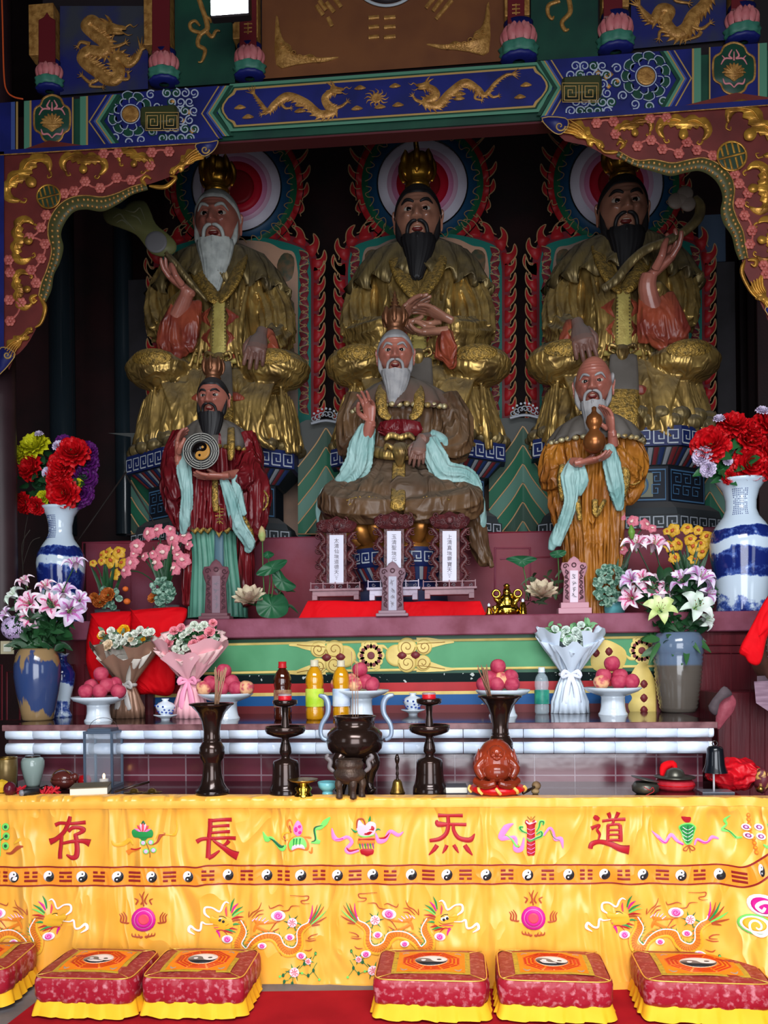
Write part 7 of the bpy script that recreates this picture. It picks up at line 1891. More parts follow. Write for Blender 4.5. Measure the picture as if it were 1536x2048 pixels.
def tablet(cx,y_top,y_pt,y_pb,y_foot,stand_w,label,text,Y=YTB,m_st=None):
 mp=plane(Y);t=thing('spirit_tablet',label,'spirit tablet',mp(cx,y_foot),'three tall carved spirit tablets')
 b=MB();zt=mp(cx,y_pb+2).z;zf=mp(cx,y_foot).z;s=mpp(Y);c=mp(cx,y_foot);w_=stand_w*s
 b.box((c.x,Y,zf+(zt-zf)*.62),(w_,.10,(zt-zf)*.14),bev=.002)
 b.box((c.x,Y+.005,zf+(zt-zf)*.40),(w_*.9,.085,(zt-zf)*.34),bev=.002)
 for sx in(-1,1):b.box((c.x+sx*w_*.40,Y,zf+(zt-zf)*.16),(w_*.1,.09,(zt-zf)*.32),bev=.002)
 st=b.build('stand',m_st or M_pst,t,smooth=False)
 b=MB()
 for i in range(5):b.box((c.x+(i-2)*w_*.235,Y-.045,zf+(zt-zf)*.88),(.006,.008,(zt-zf)*.42),bev=.001)
 b.box((c.x,Y-.045,zf+(zt-zf)*1.0),(w_*.95,.005,.004));b.build('railing',m_st or M_pst,st,smooth=False)
 b=MB()
 for i in range(6):b.stroke(plane(Y-.043),spiral(cx+(i-2.5)*stand_w*.155,y_pb+8,4,1.2,i),1.4,.003,0,2)
 b.build('fretwork_pattern',M_ink,st)
 hw=17;b=MB();b.blob(mp,[(cx-hw-3,y_pb),(cx-hw-3,y_pt-8),(cx+hw+3,y_pt-8),(cx+hw+3,y_pb)],.012,.0,0,rnd=False);fr=b.build('back_board',M_rose,t,smooth=False)
 rnd=random.Random(int(cx));b=MB()
 b.blob(mp,[(cx-38,y_top+22),(cx-40,y_top+10),(cx-26,y_top+4),(cx-12,y_top+2),(cx,y_top-4),(cx+12,y_top+2),(cx+26,y_top+4),(cx+40,y_top+10),(cx+38,y_top+22),(cx+24,y_pt-4),(cx-24,y_pt-4)],.02,0,3)
 for i in range(22):b.stroke(mp,spiral(cx+rnd.uniform(-36,36),y_top+rnd.uniform(4,24),rnd.uniform(4,7),1.2,rnd.random()*6),[3,3,2],.009,.016,2)
 b.disc(mp,cx,y_top+14,8,.01,.02,14,dome=.008);b.build('dragon_crest',M_rose,fr)
 for sx in(-1,1):
  b=MB();y=y_pt-4;pts=[]
  k=0
  while y<y_pb-2:pts.append((cx+sx*(hw+12+5*(-1)**k),y));y+=15;k+=1
  b.stroke(mp,pts+[(cx+sx*(hw+8),y_pb)],[10,11,11,11,12,12,10],.018,0,5)
  for p in pts:
   b.stroke(mp,spiral(p[0]+sx*3,p[1]+6,6,1.2,k),[3.5,3,2],.010,.010,2);b.stroke(mp,[(p[0],p[1]),(p[0]+sx*9,p[1]-3)],[5,1],.008,.004,2)
  b.build('coiled_dragon_side',M_rose,fr)
 b=MB();b.blob(mp,[(cx-14,y_pb+2),(cx-14,y_pt),(cx+14,y_pt),(cx+14,y_pb+2)],.006,.012,0,rnd=False);pl=b.build('plaque',M_plq,fr,smooth=False)
 b=MB();n=len(text);st_=(y_pb-y_pt-12)/n;txt(b,mp,text,cx,y_pt+6+st_/2,min(15,st_*.95),.0006,.018,step=st_,bold=.01);b.build('inscription',M_ink,pl,smooth=False)
 return t
tablet(673,1036,1070,1166,1201,104,'tall carved tablet on a pink stand, left one of the three big tablets','太清仙境道德天尊')
tablet(788,1026,1062,1162,1201,106,'tall carved tablet in the middle, partly hidden by a small tablet','玉清聖境元始天尊',m_st=mat('silvery_lacquer_stand',(186,178,196),.4,col2=(150,132,148),ns=10))
tablet(899,1026,1062,1162,1198,108,'tall carved tablet on a pink stand, right one of the three big tablets','上清真境靈寶天尊')
def small_tablet(cx,y0,y1,m,m2,label,Y=4.68):
 mp=plane(Y);t=thing('small_tablet',label,'spirit tablet',(mp(cx,y1).x,Y,PZ),'small shouldered tablets');h=y1-y0;yf=1320-(PZ-E)*FPX/Y
 def q(l):return[(cx+x,y0+y*h)for x,y in l]
 b=MB();b.blob(mp,q([(-23,.93),(-20,.42),(-24,.32),(-27,.22),(-24,.13),(-13,.12),(-8,.05),(0,0),(8,.05),(13,.12),(24,.13),(27,.22),(24,.32),(20,.42),(23,.93)]),.03,-.02,1);bd=b.build('tablet_board',m,t)
 b=MB();c=mp(cx,y1);s=mpp(Y);zt=mp(cx,y0+h*.90).z;b.box((c.x,Y,PZ+(zt-PZ)*.25),(64*s,.09,(zt-PZ)*.5),bev=.003);b.box((c.x,Y,PZ+(zt-PZ)*.72),(54*s,.075,(zt-PZ)*.5),bev=.003);b.build('foot',m,t,smooth=False)
 b=MB();b.blob(mp,q([(-8,.90),(-8,.28),(8,.28),(8,.90)]),.004,.010,0,rnd=False);pl=b.build('name_strip',m2,bd,smooth=False)
 b=MB();rn=random.Random(int(cx))
 for k in range(4):
  yy=y0+h*(.40+.125*k)
  for q_ in range(5):a_=rn.choice((0,0,1.57,.8,-.8));xx=cx+rn.uniform(-3,3);y2=yy+rn.uniform(-4,4);b.stroke(mp,[(xx-3.5*cos(a_),y2-3.5*sin(a_)),(xx+3.5*cos(a_),y2+3.5*sin(a_))],1.0,.0005,.0142,2)
 b.build('worn_inscription',M_ink,pl,smooth=False)
 b=MB()
 for sx in(-1,1):
  b.stroke(mp,[(cx+sx*(14+3*(-1)**k),y0+h*(.26+k*.065))for k in range(10)],3,.006,.008,3)
  for k in range(6):b.stroke(mp,spiral(cx+sx*15,y0+h*(.30+k*.1),4,1.1,k),1.8,.005,.010,2)
  b.stroke(mp,spiral(cx+sx*17,y0+h*.2,6,1.2,0,sx),2.4,.006,.010,3)
 b.ring(mp,cx,y0+h*.17,3,5,.006,.010,16);b.build('carved_pattern',mat('dark_plum_carving',(74,40,48),.5),bd)
small_tablet(432,1118,1238,mat('dusky_plum_lacquer',(112,72,80),.45),mat('plum_grey_strip',(128,104,114),.5),'small dusky plum shouldered tablet before the crimson robed statue')
small_tablet(785,1122,1232,mat('mauve_grey_lacquer',(140,112,122),.45),mat('pale_grey_strip',(168,166,182),.5),'small mauve grey shouldered tablet in front of the middle big tablet',Y=4.645)
small_tablet(1148,1112,1215,mat('rose_pink_lacquer',(190,138,150),.45),mat('pale_pink_strip',(214,196,208),.5),'small rose pink shouldered tablet beside the turquoise flower pot')
# red cloth bundles hanging over the ledge at the left
def cloth_bundle(pts,Y,label,th=.10):
 b=MB();b2=[(x,y)for x,y in pts];mp=plane(Y);P_=cr([(x,y,0)for x,y in pts],6,True);c=sum(P_,Vector())/len(P_);rows=[]
 for f,o in((1,0),(1.0,th*.5),(.96,th*.8),(.85,th*.95),(.6,th),(.3,th*1.02),(.02,th*1.02)):
  rows.append([mp(c.x+(p.x-c.x)*f,c.y+(p.y-c.y)*f,o+.008*noise.noise(Vector((p.x*.02*f,p.y*.02,f*3))))for p in P_])
 b.grid(rows,cu=True);return tag(b.build('red_cloth',M_redc),label,'cloth')
cloth_bundle([(182,1234),(186,1226),(258,1222),(264,1226),(262,1260),(256,1300),(250,1376),(200,1384),(176,1340),(172,1290)],4.60,'bright red cloth bundle hanging left behind the brown wrapped bouquet')
cloth_bundle([(262,1226),(270,1220),(362,1214),(374,1230),(360,1262),(352,1310),(346,1386),(300,1388),(270,1384),(262,1330)],4.57,'bright red cloth bundle hanging between the brown and the pink bouquet')
# ---------- fruit stands and peaches
M_peach=mat('pink_red_peach',(172,44,76),.6,col2=(196,80,100),ns=1.2,thr=(.35,.7),nd=2,bump=.1,bs=8);M_peach2=mat('yellow_pink_peach',(232,176,130),.5,col2=(192,76,92),ns=1.2,thr=(.42,.6),nd=2)
def mk_peach(m):
 t=thing('peach','peach','fruit',Z0v);b=MB();rows=[]
 b.ell((0,0,0),1,28,20,fn=lambda p:(1-.10*exp(-((abs(atan2(p.x,-p.y)))/.12)**2)*(1-p.z*p.z)**.5*.6)*(.94+.06*abs(p.z)-.16*exp(-((1-p.z)/.06))))
 b.build('flesh',m,t);return t
stands=[('leftmost fruit stand',197,1442,55,1398,[(202,1348),(183,1372,-1),(214,1370),(229,1368,1),(172,1393),(200,1394),(237,1392)],[]),('stand behind the left incense vase',452,1437,56,1392,[(448,1342),(421,1366),(463,1364),(408,1388,2),(443,1389),(472,1387),(493,1378,2)],[3,6]),('stand behind the big bronze burner',722,1436,58,1386,[(720,1339),(700,1361,2),(731,1363),(676,1374,2),(688,1386),(710,1384,2),(744,1384)],[1,3,5]),('stand behind the right incense vase',1006,1432,54,1386,[(996,1333),(980,1356),(1003,1359,2),(1021,1354),(968,1379),(994,1380),(1024,1379)],[2]),('rightmost fruit stand',1226,1429,56,1382,[(1224,1327),(1207,1352),(1240,1352),(1203,1374,2),(1238,1374),(1263,1372)],[3])]
PE={0:mk_peach(M_peach),1:mk_peach(M_peach2)};used={0:False,1:False}
posn={0:'topmost',}
for nm,cx,by,rw,py_,pe,yel in stands:
 L=on(cx,by,SZ);L.z=SZ;s=S_(L.y);h=by-py_
 t=thing('fruit_stand','white porcelain pedestal dish of peaches, the '+nm,'dish',L,'white porcelain pedestal dishes')
 lp('dish',M_porc,L,[(.1,h-10),(14,h-10),(22,h-11),(30,h-9),(48,h-2),(rw,h+5),(rw-1,h+6.5),(46,h+1),(26,h-3),(.1,h-3)],t,48)
 lp('foot',M_porc,L,[(28,0),(28,2),(25,6),(23,16),(22.5,h-14),(24,h-9),(20,h-9),(.1,h-9)],t,40)
 n=len(pe)
 for k,q in enumerate(pe):
  yl=1 if k in yel else 0;row=0 if k==0 else(1 if q[1]<py_-16 else 2)
  dy=(.0,.0,.03)[row]if row!=1 else-.0
  r=15.8*s;Yp=L.y+(0 if row==0 else(-.012 if row==1 else-.03))+(.03 if(len(q)>2 and q[2]in(1,-1))else 0)
  p=W(q[0],q[1],Yp)
  if row==2:p.z=L.z+(h+.0)*s+r*.92+(.008)
  o=PE[yl]if not used[yl]else dup(PE[yl],p)
  used[yl]=True;o.location=p;o.scale=(r*1.03,r*1.03,r*.97);rr_=random.Random(k*7+cx);o.rotation_euler=(rr_.uniform(-.5,.5),rr_.uniform(-.5,.5),rr_.uniform(-1.2,1.2))
  mates=sorted([e for e in pe[1:]if(e[1]<py_-16)==(row==1)],key=lambda e:e[0])if row else[q]
  o['label']=('topmost peach of the pile on the ' if row==0 else(('middle' if row==1 else 'bottom')+' row peach, '+(nth(mates.index(q),len(mates))or 'alone').replace('from the','from')+', on the '))+nm;o['group']='peaches on the '+nm
  # ---------- covered tea cups
def teacup(cx,by,label,Yd=None):
 L=on(cx,by,SZ);L.z=SZ;t=thing('tea_cup',label,'cup',L,'blue and white lidded tea cups')
 lp('saucer',M_porc,L,[(9,0),(9,3),(12,5),(24,10),(24,11.5),(12,8),(.1,8)],t)
 o=lp('cup',M_porc,L,[(9,8),(10,12),(15,17),(19,25),(20,31),(18.5,31),(.1,30)],t)
 lp('lid',M_porc,L,[(18,31),(14,35),(7,38),(5,40),(8,43),(7,44),(.1,44)],t)
 g=MB();s=S_(L.y)
 for i in range(26):
  a=i*2.4;z=14+(i*7%17);rr=13+(z-14)*.42;c=L+Vector((rr*s*cos(a),rr*s*sin(a),z*s))
  g.ell(c,(2.6*s,2.6*s,2.2*s),6,4)
 g.build('blue_flower_pattern',mat('cobalt_blue_glaze',(36,66,150),.15),o)
teacup(331,1440,'blue and white lidded tea cup beside the pink bouquet');teacup(826,1430,'blue and white lidded tea cup right of the oil bottles')
# ---------- oil bottles, water bottle
def bottle(cx,by,hh,r,mliq,cap,lab,label,water=False):
 L=on(cx,by,SZ);L.z=SZ;t=thing('water_bottle' if water else 'oil_bottle',label,'bottle',L,None if water else 'cooking oil bottles')
 o=lp('bottle_body',mliq,L,[(.1,1),(r*.9,0),(r,4),(r,hh*.18),(r*.94,hh*.2),(r,hh*.24),(r,hh*.48),(r*.90,hh*.54),(r,hh*.60),(r*.98,hh*.70),(r*.8,hh*.80),(r*.42,hh*.88),(r*.36,hh*.93),(.1,hh*.93)],t,36,fn=lambda a,z:1+.018*sin(a*10))
 lp('cap',cap,L,[(r*.46,hh*.91),(r*.46,hh),(.1,hh)],t,20)
 lp('label_band',lab,L,[(r*1.03,hh*.22),(r*1.04,hh*.25),(r*1.04,hh*.50),(r*1.0,hh*.52)],o,36)
 lp('neck_ring',cap,L,[(r*.5,hh*.89),(r*.52,hh*.9),(r*.5,hh*.915)],t,20)
 return t,L
M_oil=mat('golden_oil_bottle',(236,168,24),.06,trans=.35,coat=.5);M_soy=mat('dark_amber_oil_bottle',(70,26,12),.08,trans=.25,coat=.5)
bottle(566,1440,118,17.5,M_soy,mat('red_cap',(184,30,36),.4),mat('dark_red_label',(120,62,50),.5,col2=(180,150,110),ns=20),'dark oil bottle with a red cap, left of the oil bottles')
bottle(630,1439,120,18,M_oil,mat('pale_gold_cap',(206,196,170),.35),mat('lime_green_label',(170,206,40),.5,col2=(216,222,90),ns=14),'golden oil bottle with a lime green label, middle of three')
bottle(683,1438,118,17,M_oil,MATS['pale_gold_cap'],mat('white_blue_label',(214,222,232),.5,col2=(150,176,214),ns=14),'golden oil bottle with a white label, beside the burner peaches')
bottle(1084,1428,92,14,mat('clear_water_bottle',(200,222,230),.05,alpha=.32,spec=.8),M_porc,mat('teal_green_label',(30,120,104),.4,col2=(60,160,130),ns=20),'clear water bottle with a green label, beside the white bouquet',True)
# ---------- wrapped bouquets
def bouquet(L,h_tie,h_top,r_top,r_bot,mw,mw2,mrib,label,lean=.0,pts=5,flowers=(),front=.62,seed=1):
 s=S_(L.y);t=thing('bouquet',label,'bouquet',L);rnd=random.Random(seed)
 def shell(nm,m,prof,n=120,f=None,tilt=0):
  b=MB();rows=[]
  for r,z,j in prof:
   row=[]
   for i in range(n):
    a=2*pi*i/n;rr=r*(f(a,z,j)if f else 1);zz=z
    if j>.5:zz=z*(1-(1-front)*.5*(1-sin(a))*j)+9*(abs(sin(a*pts/2+seed))-.5)*j
    row.append(L+Vector(((rr*cos(a)+lean*zz)*s,rr*.8*sin(a)*s,max(.3,zz)*s)))
   rows.append(row)
  b.grid(rows,cu=True);return b.build(nm,m,t)
 cre=lambda a,z,j:1+.10*(abs(sin(a*7+seed))-.5)+.06*sin(a*19+z*.1)
 shell('wrapping_skirt',mw,[(r_bot*.2,0,0),(r_bot,.5,0),(r_bot*.95,h_tie*.3,0),(r_bot*.7,h_tie*.7,0),(r_bot*.42,h_tie,0)],f=cre)
 shell('wrapping_cone',mw2,[(r_bot*.40,h_tie,0),(r_bot*.8,h_tie+(h_top-h_tie)*.2,.2),(r_top*.72,h_tie+(h_top-h_tie)*.55,.6),(r_top,h_top,1),(r_top*1.0,h_top+1,1),(r_top*.93,h_top-4,1),(r_top*.6,h_tie+(h_top-h_tie)*.55,.6)],f=cre)
 b=MB()
 for a0,w_,hh in((-2.6,.7,.74),(-.55,.8,.72),(-1.6,.55,.50)):
  rows=[]
  for q in range(7):
   tt=q/6;r=r_bot*.42+(r_top*1.12-r_bot*.42)*tt**.9;z=h_tie+(h_top-h_tie)*hh*tt;rows.append([L+Vector(((r*cos(a0+w_*v*(.35+.65*tt))+lean*z)*s,(r*.84*sin(a0+w_*v*(.35+.65*tt))-2)*s,(z+5*sin(v*6+seed)*tt-8*abs(v)*tt)*s))for v in[-1+k/4 for k in range(9)]])
  b.grid(rows);b.grid([[p+Vector((0,.004,0))for p in r_]for r_ in rows])
 b.build('folded_sheet',mw,t)
 b=MB();b.tube([L+Vector(((r_bot*.5*cos(a)+lean*h_tie)*s,r_bot*.42*sin(a)*s,h_tie*s))for a in[2*pi*i/20 for i in range(20)]],4*s,8,closed=True)
 for sx in(-1,1):
  c=L+Vector((lean*h_tie*s,-r_bot*.5*s,h_tie*s));b.tube([c,c+Vector((sx*12*s,-.01,6*s)),c+Vector((sx*16*s,-.012,-4*s)),c],[2*s,5*s,5*s,2*s],8,sm=4,flat=.4);b.tube([c,c+Vector((sx*8*s,-.02,-26*s)),c+Vector((sx*12*s,-.016,-h_tie*.72*s))],[3*s,6*s,7*s],8,sm=4,flat=.3)
 b.build('ribbon_bow',mrib,t);return t,s
M_kraft=mat('shiny_brown_paper',(154,118,98),.35,metal=.2,col2=(128,96,78),ns=4);M_ivory=mat('ivory_paper',(218,210,198),.5);M_pinkp=mat('pink_paper',(240,178,186),.45);M_whp=mat('white_satin_paper',(214,226,240),.4);M_lilp=mat('pale_lilac_paper',(190,196,224),.45)
YBQ=on(255,1436,SZ);YBQ.z=SZ
bq1,s1=bouquet(YBQ,68,185,66,34,M_kraft,M_ivory,mat('pale_grey_ribbon',(190,184,180),.35),'bouquet in brown and ivory paper with yellow and cream flowers',seed=2)
L2=on(382,1436,SZ);L2.z=SZ;bq2,s2=bouquet(L2,76,192,70,36,M_pinkp,mat('pale_pink_paper',(248,206,204),.45),mat('pink_ribbon',(236,150,180),.35),'bouquet in pink paper with pink and white flowers',seed=4)
L3=on(1140,1426,SZ);L3.z=SZ;bq3,s3=bouquet(L3,76,196,62,36,M_whp,M_whp,mat('white_ribbon',(222,226,240),.3),'bouquet in white paper with white flowers and green sprigs',seed=7)
ROSE={}
def rose(nm,c1,c2,name='rose'):
 if nm not in ROSE:ROSE[nm]=[mk_ball(nm,(c1,c2),name,nm,((.2,.8,5),(.42,.85,6),(.7,.8,7),(.95,.6,8)),.42),False]
 return ROSE[nm]
def blooms(L,s,kind,c1,c2,pts,label,group,sz=9,name='rose',dY=-.02):
 pr=mk_ball(kind,(c1,c2),name,kind,((.2,.8,5),(.42,.85,6),(.7,.8,7),(.95,.6,8)),.42)
 it=[]
 for q in pts:
  y=L.y+dY+(q[3]if len(q)>3 else 0);it.append((W(q[0],q[1],y),Vector((random.uniform(-.3,.3),-1,.5)),(q[2]if len(q)>2 else sz)*s,random.random()*6))
 instances(pr,it,label,group)
fy=-.035
blooms(YBQ,s1,'yellow_gerbera',(236,180,20),(222,150,20),[(248,1262,14),(203,1272,9),(284,1279,8)],'yellow gerbera in the brown wrapped bouquet','yellow gerberas',name='gerbera')
blooms(YBQ,s1,'cream_rose',(240,220,190),(232,206,170),[(216,1291,13,-.03),(204,1268,8),(262,1278,8)],'cream rose in the brown wrapped bouquet','cream roses',name='rose',dY=-.05)
blooms(YBQ,s1,'white_carnation',(236,236,226),(214,220,206),[(226,1272),(238,1276),(256,1272),(270,1268),(292,1266),(302,1264),(232,1290),(248,1284),(280,1260),(222,1262),(268,1284)],'small white bloom in the brown wrapped bouquet','small white blooms in the brown bouquet',9,'carnation',-.045)
blooms(L2,s2,'pink_carnation',(240,158,168),(230,130,146),[(386,1288,11),(404,1277,11),(338,1286,11),(392,1304,10),(348,1262,10),(362,1256,10),(420,1264,12),(336,1308,8),(426,1246,9)],'pink carnation in the pink wrapped bouquet','pink carnations',name='carnation',dY=-.05)
blooms(L2,s2,'pale_green_white_lily',(232,234,222),(206,218,200),[(366,1270),(378,1262),(360,1284),(372,1296),(352,1298),(398,1256),(410,1296),(430,1276),(388,1250),(362,1310),(344,1274),(408,1250),(420,1284)],'small pale bloom in the pink wrapped bouquet','small pale blooms in the pink bouquet',9,'small_lily',-.045)
blooms(L3,s3,'white_rose',(226,236,230),(206,222,210),[(1140,1282,15),(1164,1272,12),(1152,1262,9),(1170,1288,9),(1120,1270,9),(1132,1260,9),(1176,1262,8),(1110,1258,8),(1148,1292,9),(1162,1250,8)],'white rose in the white wrapped bouquet','white roses',name='rose',dY=-.05)
for(px,py,L_,nm,m)in((250,1280,YBQ,'leafy filler in the brown wrapped bouquet',mat('grey_green_leaf',(96,122,96),.5)),(390,1278,L2,'leafy filler in the pink wrapped bouquet',M_green),(1140,1266,L3,'leafy filler in the white wrapped bouquet',mat('soft_green_sprig',(110,160,110),.5))):
 foliage('bouquet_greenery',nm,W(px,py,L_.y),(.12,.05,.04),110,.05,.009,m,seed=px)
 # ---------- the two glazed vases on the shelf
def glaze(name,c1,c2,c3,zc,band):
 m=mat(name,c1,.15,coat=.5);nt=m.node_tree;N=nt.nodes;L=nt.links;b=N['Principled BSDF']
 tc=N.new('ShaderNodeTexCoord');mp_=N.new('ShaderNodeMapping');mp_.inputs['Scale'].default_value=(9,9,2.2)if band=='drip' else(1,1,12);L.new(tc.outputs['Object'],mp_.inputs[0])
 n=N.new('ShaderNodeTexNoise');n.inputs['Scale'].default_value=1.6;n.inputs['Detail'].default_value=3;L.new(mp_.outputs[0],n.inputs['Vector'])
 sp=N.new('ShaderNodeSeparateXYZ');L.new(tc.outputs['Object'],sp.inputs[0])
 if band=='drip':
  ab=N.new('ShaderNodeMath');ab.operation='SUBTRACT';ab.inputs[1].default_value=zc;L.new(sp.outputs['Z'],ab.inputs[0])
  a2=N.new('ShaderNodeMath');a2.operation='ABSOLUTE';L.new(ab.outputs[0],a2.inputs[0]);a3=N.new('ShaderNodeMath');a3.operation='MULTIPLY_ADD';a3.inputs[1].default_value=-1.9;L.new(a2.outputs[0],a3.inputs[0]);L.new(n.outputs['Fac'],a3.inputs[2]);f=a3.outputs[0];th=(.26,.30)
 else:
  a2=N.new('ShaderNodeMath');a2.operation='MULTIPLY_ADD';a2.inputs[1].default_value=1;a2.inputs[2].default_value=-zc+.5;L.new(sp.outputs['Z'],a2.inputs[0]);f=a2.outputs[0];th=(.495,.505)
 r=N.new('ShaderNodeValToRGB');e=r.color_ramp.elements;e[0].position=th[0];e[0].color=lin(c1)+(1,);e[1].position=th[1];e[1].color=lin(c2)+(1,);L.new(f,r.inputs[0])
 x=N.new('ShaderNodeMix');x.data_type='RGBA';x.inputs[0].default_value=.25;L.new(n.outputs['Fac'],x.inputs[0]);x.inputs[0].default_value=.2;L.new(r.outputs[0],x.inputs[6]);x.inputs[7].default_value=lin(c3)+(1,)
 mm=N.new('ShaderNodeMath');mm.operation='MULTIPLY';mm.inputs[1].default_value=.22;L.new(n.outputs['Fac'],mm.inputs[0]);L.new(mm.outputs[0],x.inputs[0]);L.new(x.outputs[2],b.inputs['Base Color']);return m
L=on(76,1440,SZ);L.z=SZ;VL=L.copy();s=S_(L.y)
t=thing('glazed_vase','tall brown vase with blue dripping glaze holding pink lilies, on the left','vase',L)
lp('vase_body',glaze('blue_drip_glaze',(150,122,84),(26,62,116),(128,104,74),.19,'drip'),L,[(.1,0),(29,0),(31,3),(34,20),(42,60),(46,90),(46,112),(42,132),(36,144),(33,148),(30,146),(28,130),(.1,126)],t,48)
L=on(1357,1424,SZ);L.z=SZ;VR=L.copy()
t=thing('stoneware_vase','tall ribbed grey stoneware vase with a blue shoulder holding pale lilies','vase',L)
lp('vase_body',glaze('grey_ribbed_glaze',(92,84,76),(92,112,138),(112,108,104),.255,'split'),L,[(.1,0),(31,0),(33,3)]+[(r_+(1.0 if i%2 else-.8),z)for i,(r_,z)in enumerate([(34+12*sin(min(1,z/120)*pi/2),z)for z in range(6,112,4)])]+[(48,114),(48.5,130),(46,144),(40,153),(36,155),(33,152),(.1,140)],t,56)
# ---------- lilies
def put(proto,lst,Y,label,group,up=.25,s=None):
 it=[]
 for q in lst:
  d=Vector((q[3],-1,q[4]))if len(q)>4 else Vector((random.uniform(-.5,.5),-1,up+random.uniform(-.2,.3)))
  y=Y+(q[5]if len(q)>5 else 0);it.append((W(q[0],q[1],y),d,q[2]*S_(y)*(1.10 if 'lily' in label else 1.12),random.random()*6))
 instances(proto,it,label,group);return it
PL1=mk_lily((232,190,210),(238,222,230),'pink',(204,84,132));PL2=mk_lily((206,180,214),(232,220,236),'lilac',(190,110,176));PL3=mk_lily((226,232,226),(206,222,206),'white')
a1=put(PL1,[(60,1208,24,-.1,.4),(104,1210,25,.3,.3),(62,1232,22,0,-.2),(92,1174,17,-.1,1.2),(50,1164,16,-.4,1.4)],VL.y-.02,'deep pink lily in the brown and blue vase','deep pink lilies in the left vase')
a2=put(PL2,[(140,1222,26,.7,.0),(128,1184,20,.3,.9),(150,1130,20,.1,1.8),(14,1228,14,-.6,.5),(160,1200,17,.8,.5)],VL.y,'lilac pink lily in the brown and blue vase','lilac lilies in the left vase')
a3=put(PL3,[(30,1192,19,-.6,.9)],VL.y+.03,'white lily left in the brown and blue vase','white lily in the left vase')
foliage('lily_foliage','dark lily leaves and stems rising from the brown and blue vase',W(85,1262,VL.y+.02),(.12,.06,.11),190,.10,.019,M_green,3,[i[0]for i in a1+a2+a3],VL+Vector((0,0,140*S_(VL.y))))
PLV=dup(PL1,Z0v);PLW=dup(PL2,Z0v);PLX=dup(PL3,Z0v)
b1=put(PLV,[(1302,1178,24,.0,.3),(1262,1196,20,-.7,.1),(1330,1180,21,.8,.4),(1272,1090,22,-.3,1.4),(1308,1092,24,.3,1.2),(1285,1160,18,-.4,.6)],VR.y+.06,'pink lily in the grey stoneware vase','pink lilies in the right vase')
b2=put(PLW,[(1366,1164,25,-.6,1.0,.02),(1400,1158,26,.5,1.1,.0),(1412,1186,20,.9,.2,.02),(1262,1160,18,-.8,.5)],VR.y+.02,'lilac white lily in the grey stoneware vase','lilac white lilies in the right vase')
PLX2=mk_lily((222,232,176),(200,216,140),'greenish');b3=put(PLX2,[(1320,1220,25,-.1,.5,-.04)],VR.y-.02,'greenish yellow lily low in the grey stoneware vase','greenish lily in the right vase')
b4=put(PLX,[(1392,1214,27,.1,.5,-.05),(1410,1238,18,.9,.0,-.02)],VR.y-.02,'white lily low in the grey stoneware vase','white lilies in the right vase')
foliage('lily_foliage','dark lily leaves and stems rising from the grey stoneware vase',W(1350,1215,VR.y+.06),(.13,.05,.15),230,.11,.021,M_green,5,[i[0]for i in b1+b2+b3+b4],VR+Vector((0,0,148*S_(VR.y))))
foliage('lily_foliage','leafy lower stems just above the rim of the grey stoneware vase',W(1352,1256,VR.y+.03),(.10,.05,.05),110,.10,.020,M_green,15)
foliage('drooping_leaves','broad leaves drooping over the rim of the grey stoneware vase',VR+Vector((-.02,-.06,.38)),(.10,.03,.03),34,.12,.02,mat('mid_leaf_green',(52,96,52),.4),9,dirup=-.4)
g=MB();bud=[(1262,1072),(1262,1062)];g.tube([W(1264,1078,VR.y+.05),W(1263,1064,VR.y+.05),W(1262,1050,VR.y+.05)],[.008,.021,.004],10,sm=4)
tag(g.build('lily_bud',M_green2),'closed bright green lily bud above the grey stoneware vase','flower bud')
# hydrangea head at the far left
M_hyd=mat('lilac_hydrangea',(184,160,200),.6,col2=(206,186,216),ns=20)
t=thing('hydrangea','round lilac hydrangea head at the left picture edge','flower',W(28,1258,VL.y-.03));g=MB();rnd=random.Random(3)
for i in range(200):
 d=Vector((rnd.gauss(0,1),rnd.gauss(0,1),rnd.gauss(0,1))).normalized();c=W(28,1256,VL.y-.02)+d*.062;u=d.orthogonal().normalized();v=d.cross(u)
 for k in range(4):
  a=k*pi/2+i;e=u*cos(a)+v*sin(a);f=u*-sin(a)+v*cos(a);g.add([c,c+e*.008+f*.005+d*.002,c+e*.013+d*.001,c+e*.008-f*.005+d*.002],[(0,1,2,3)])
g.build('florets',M_hyd,t);g=MB();g.ell(W(28,1256,VL.y-.02),.055,14,10);g.build('core',M_green,t)
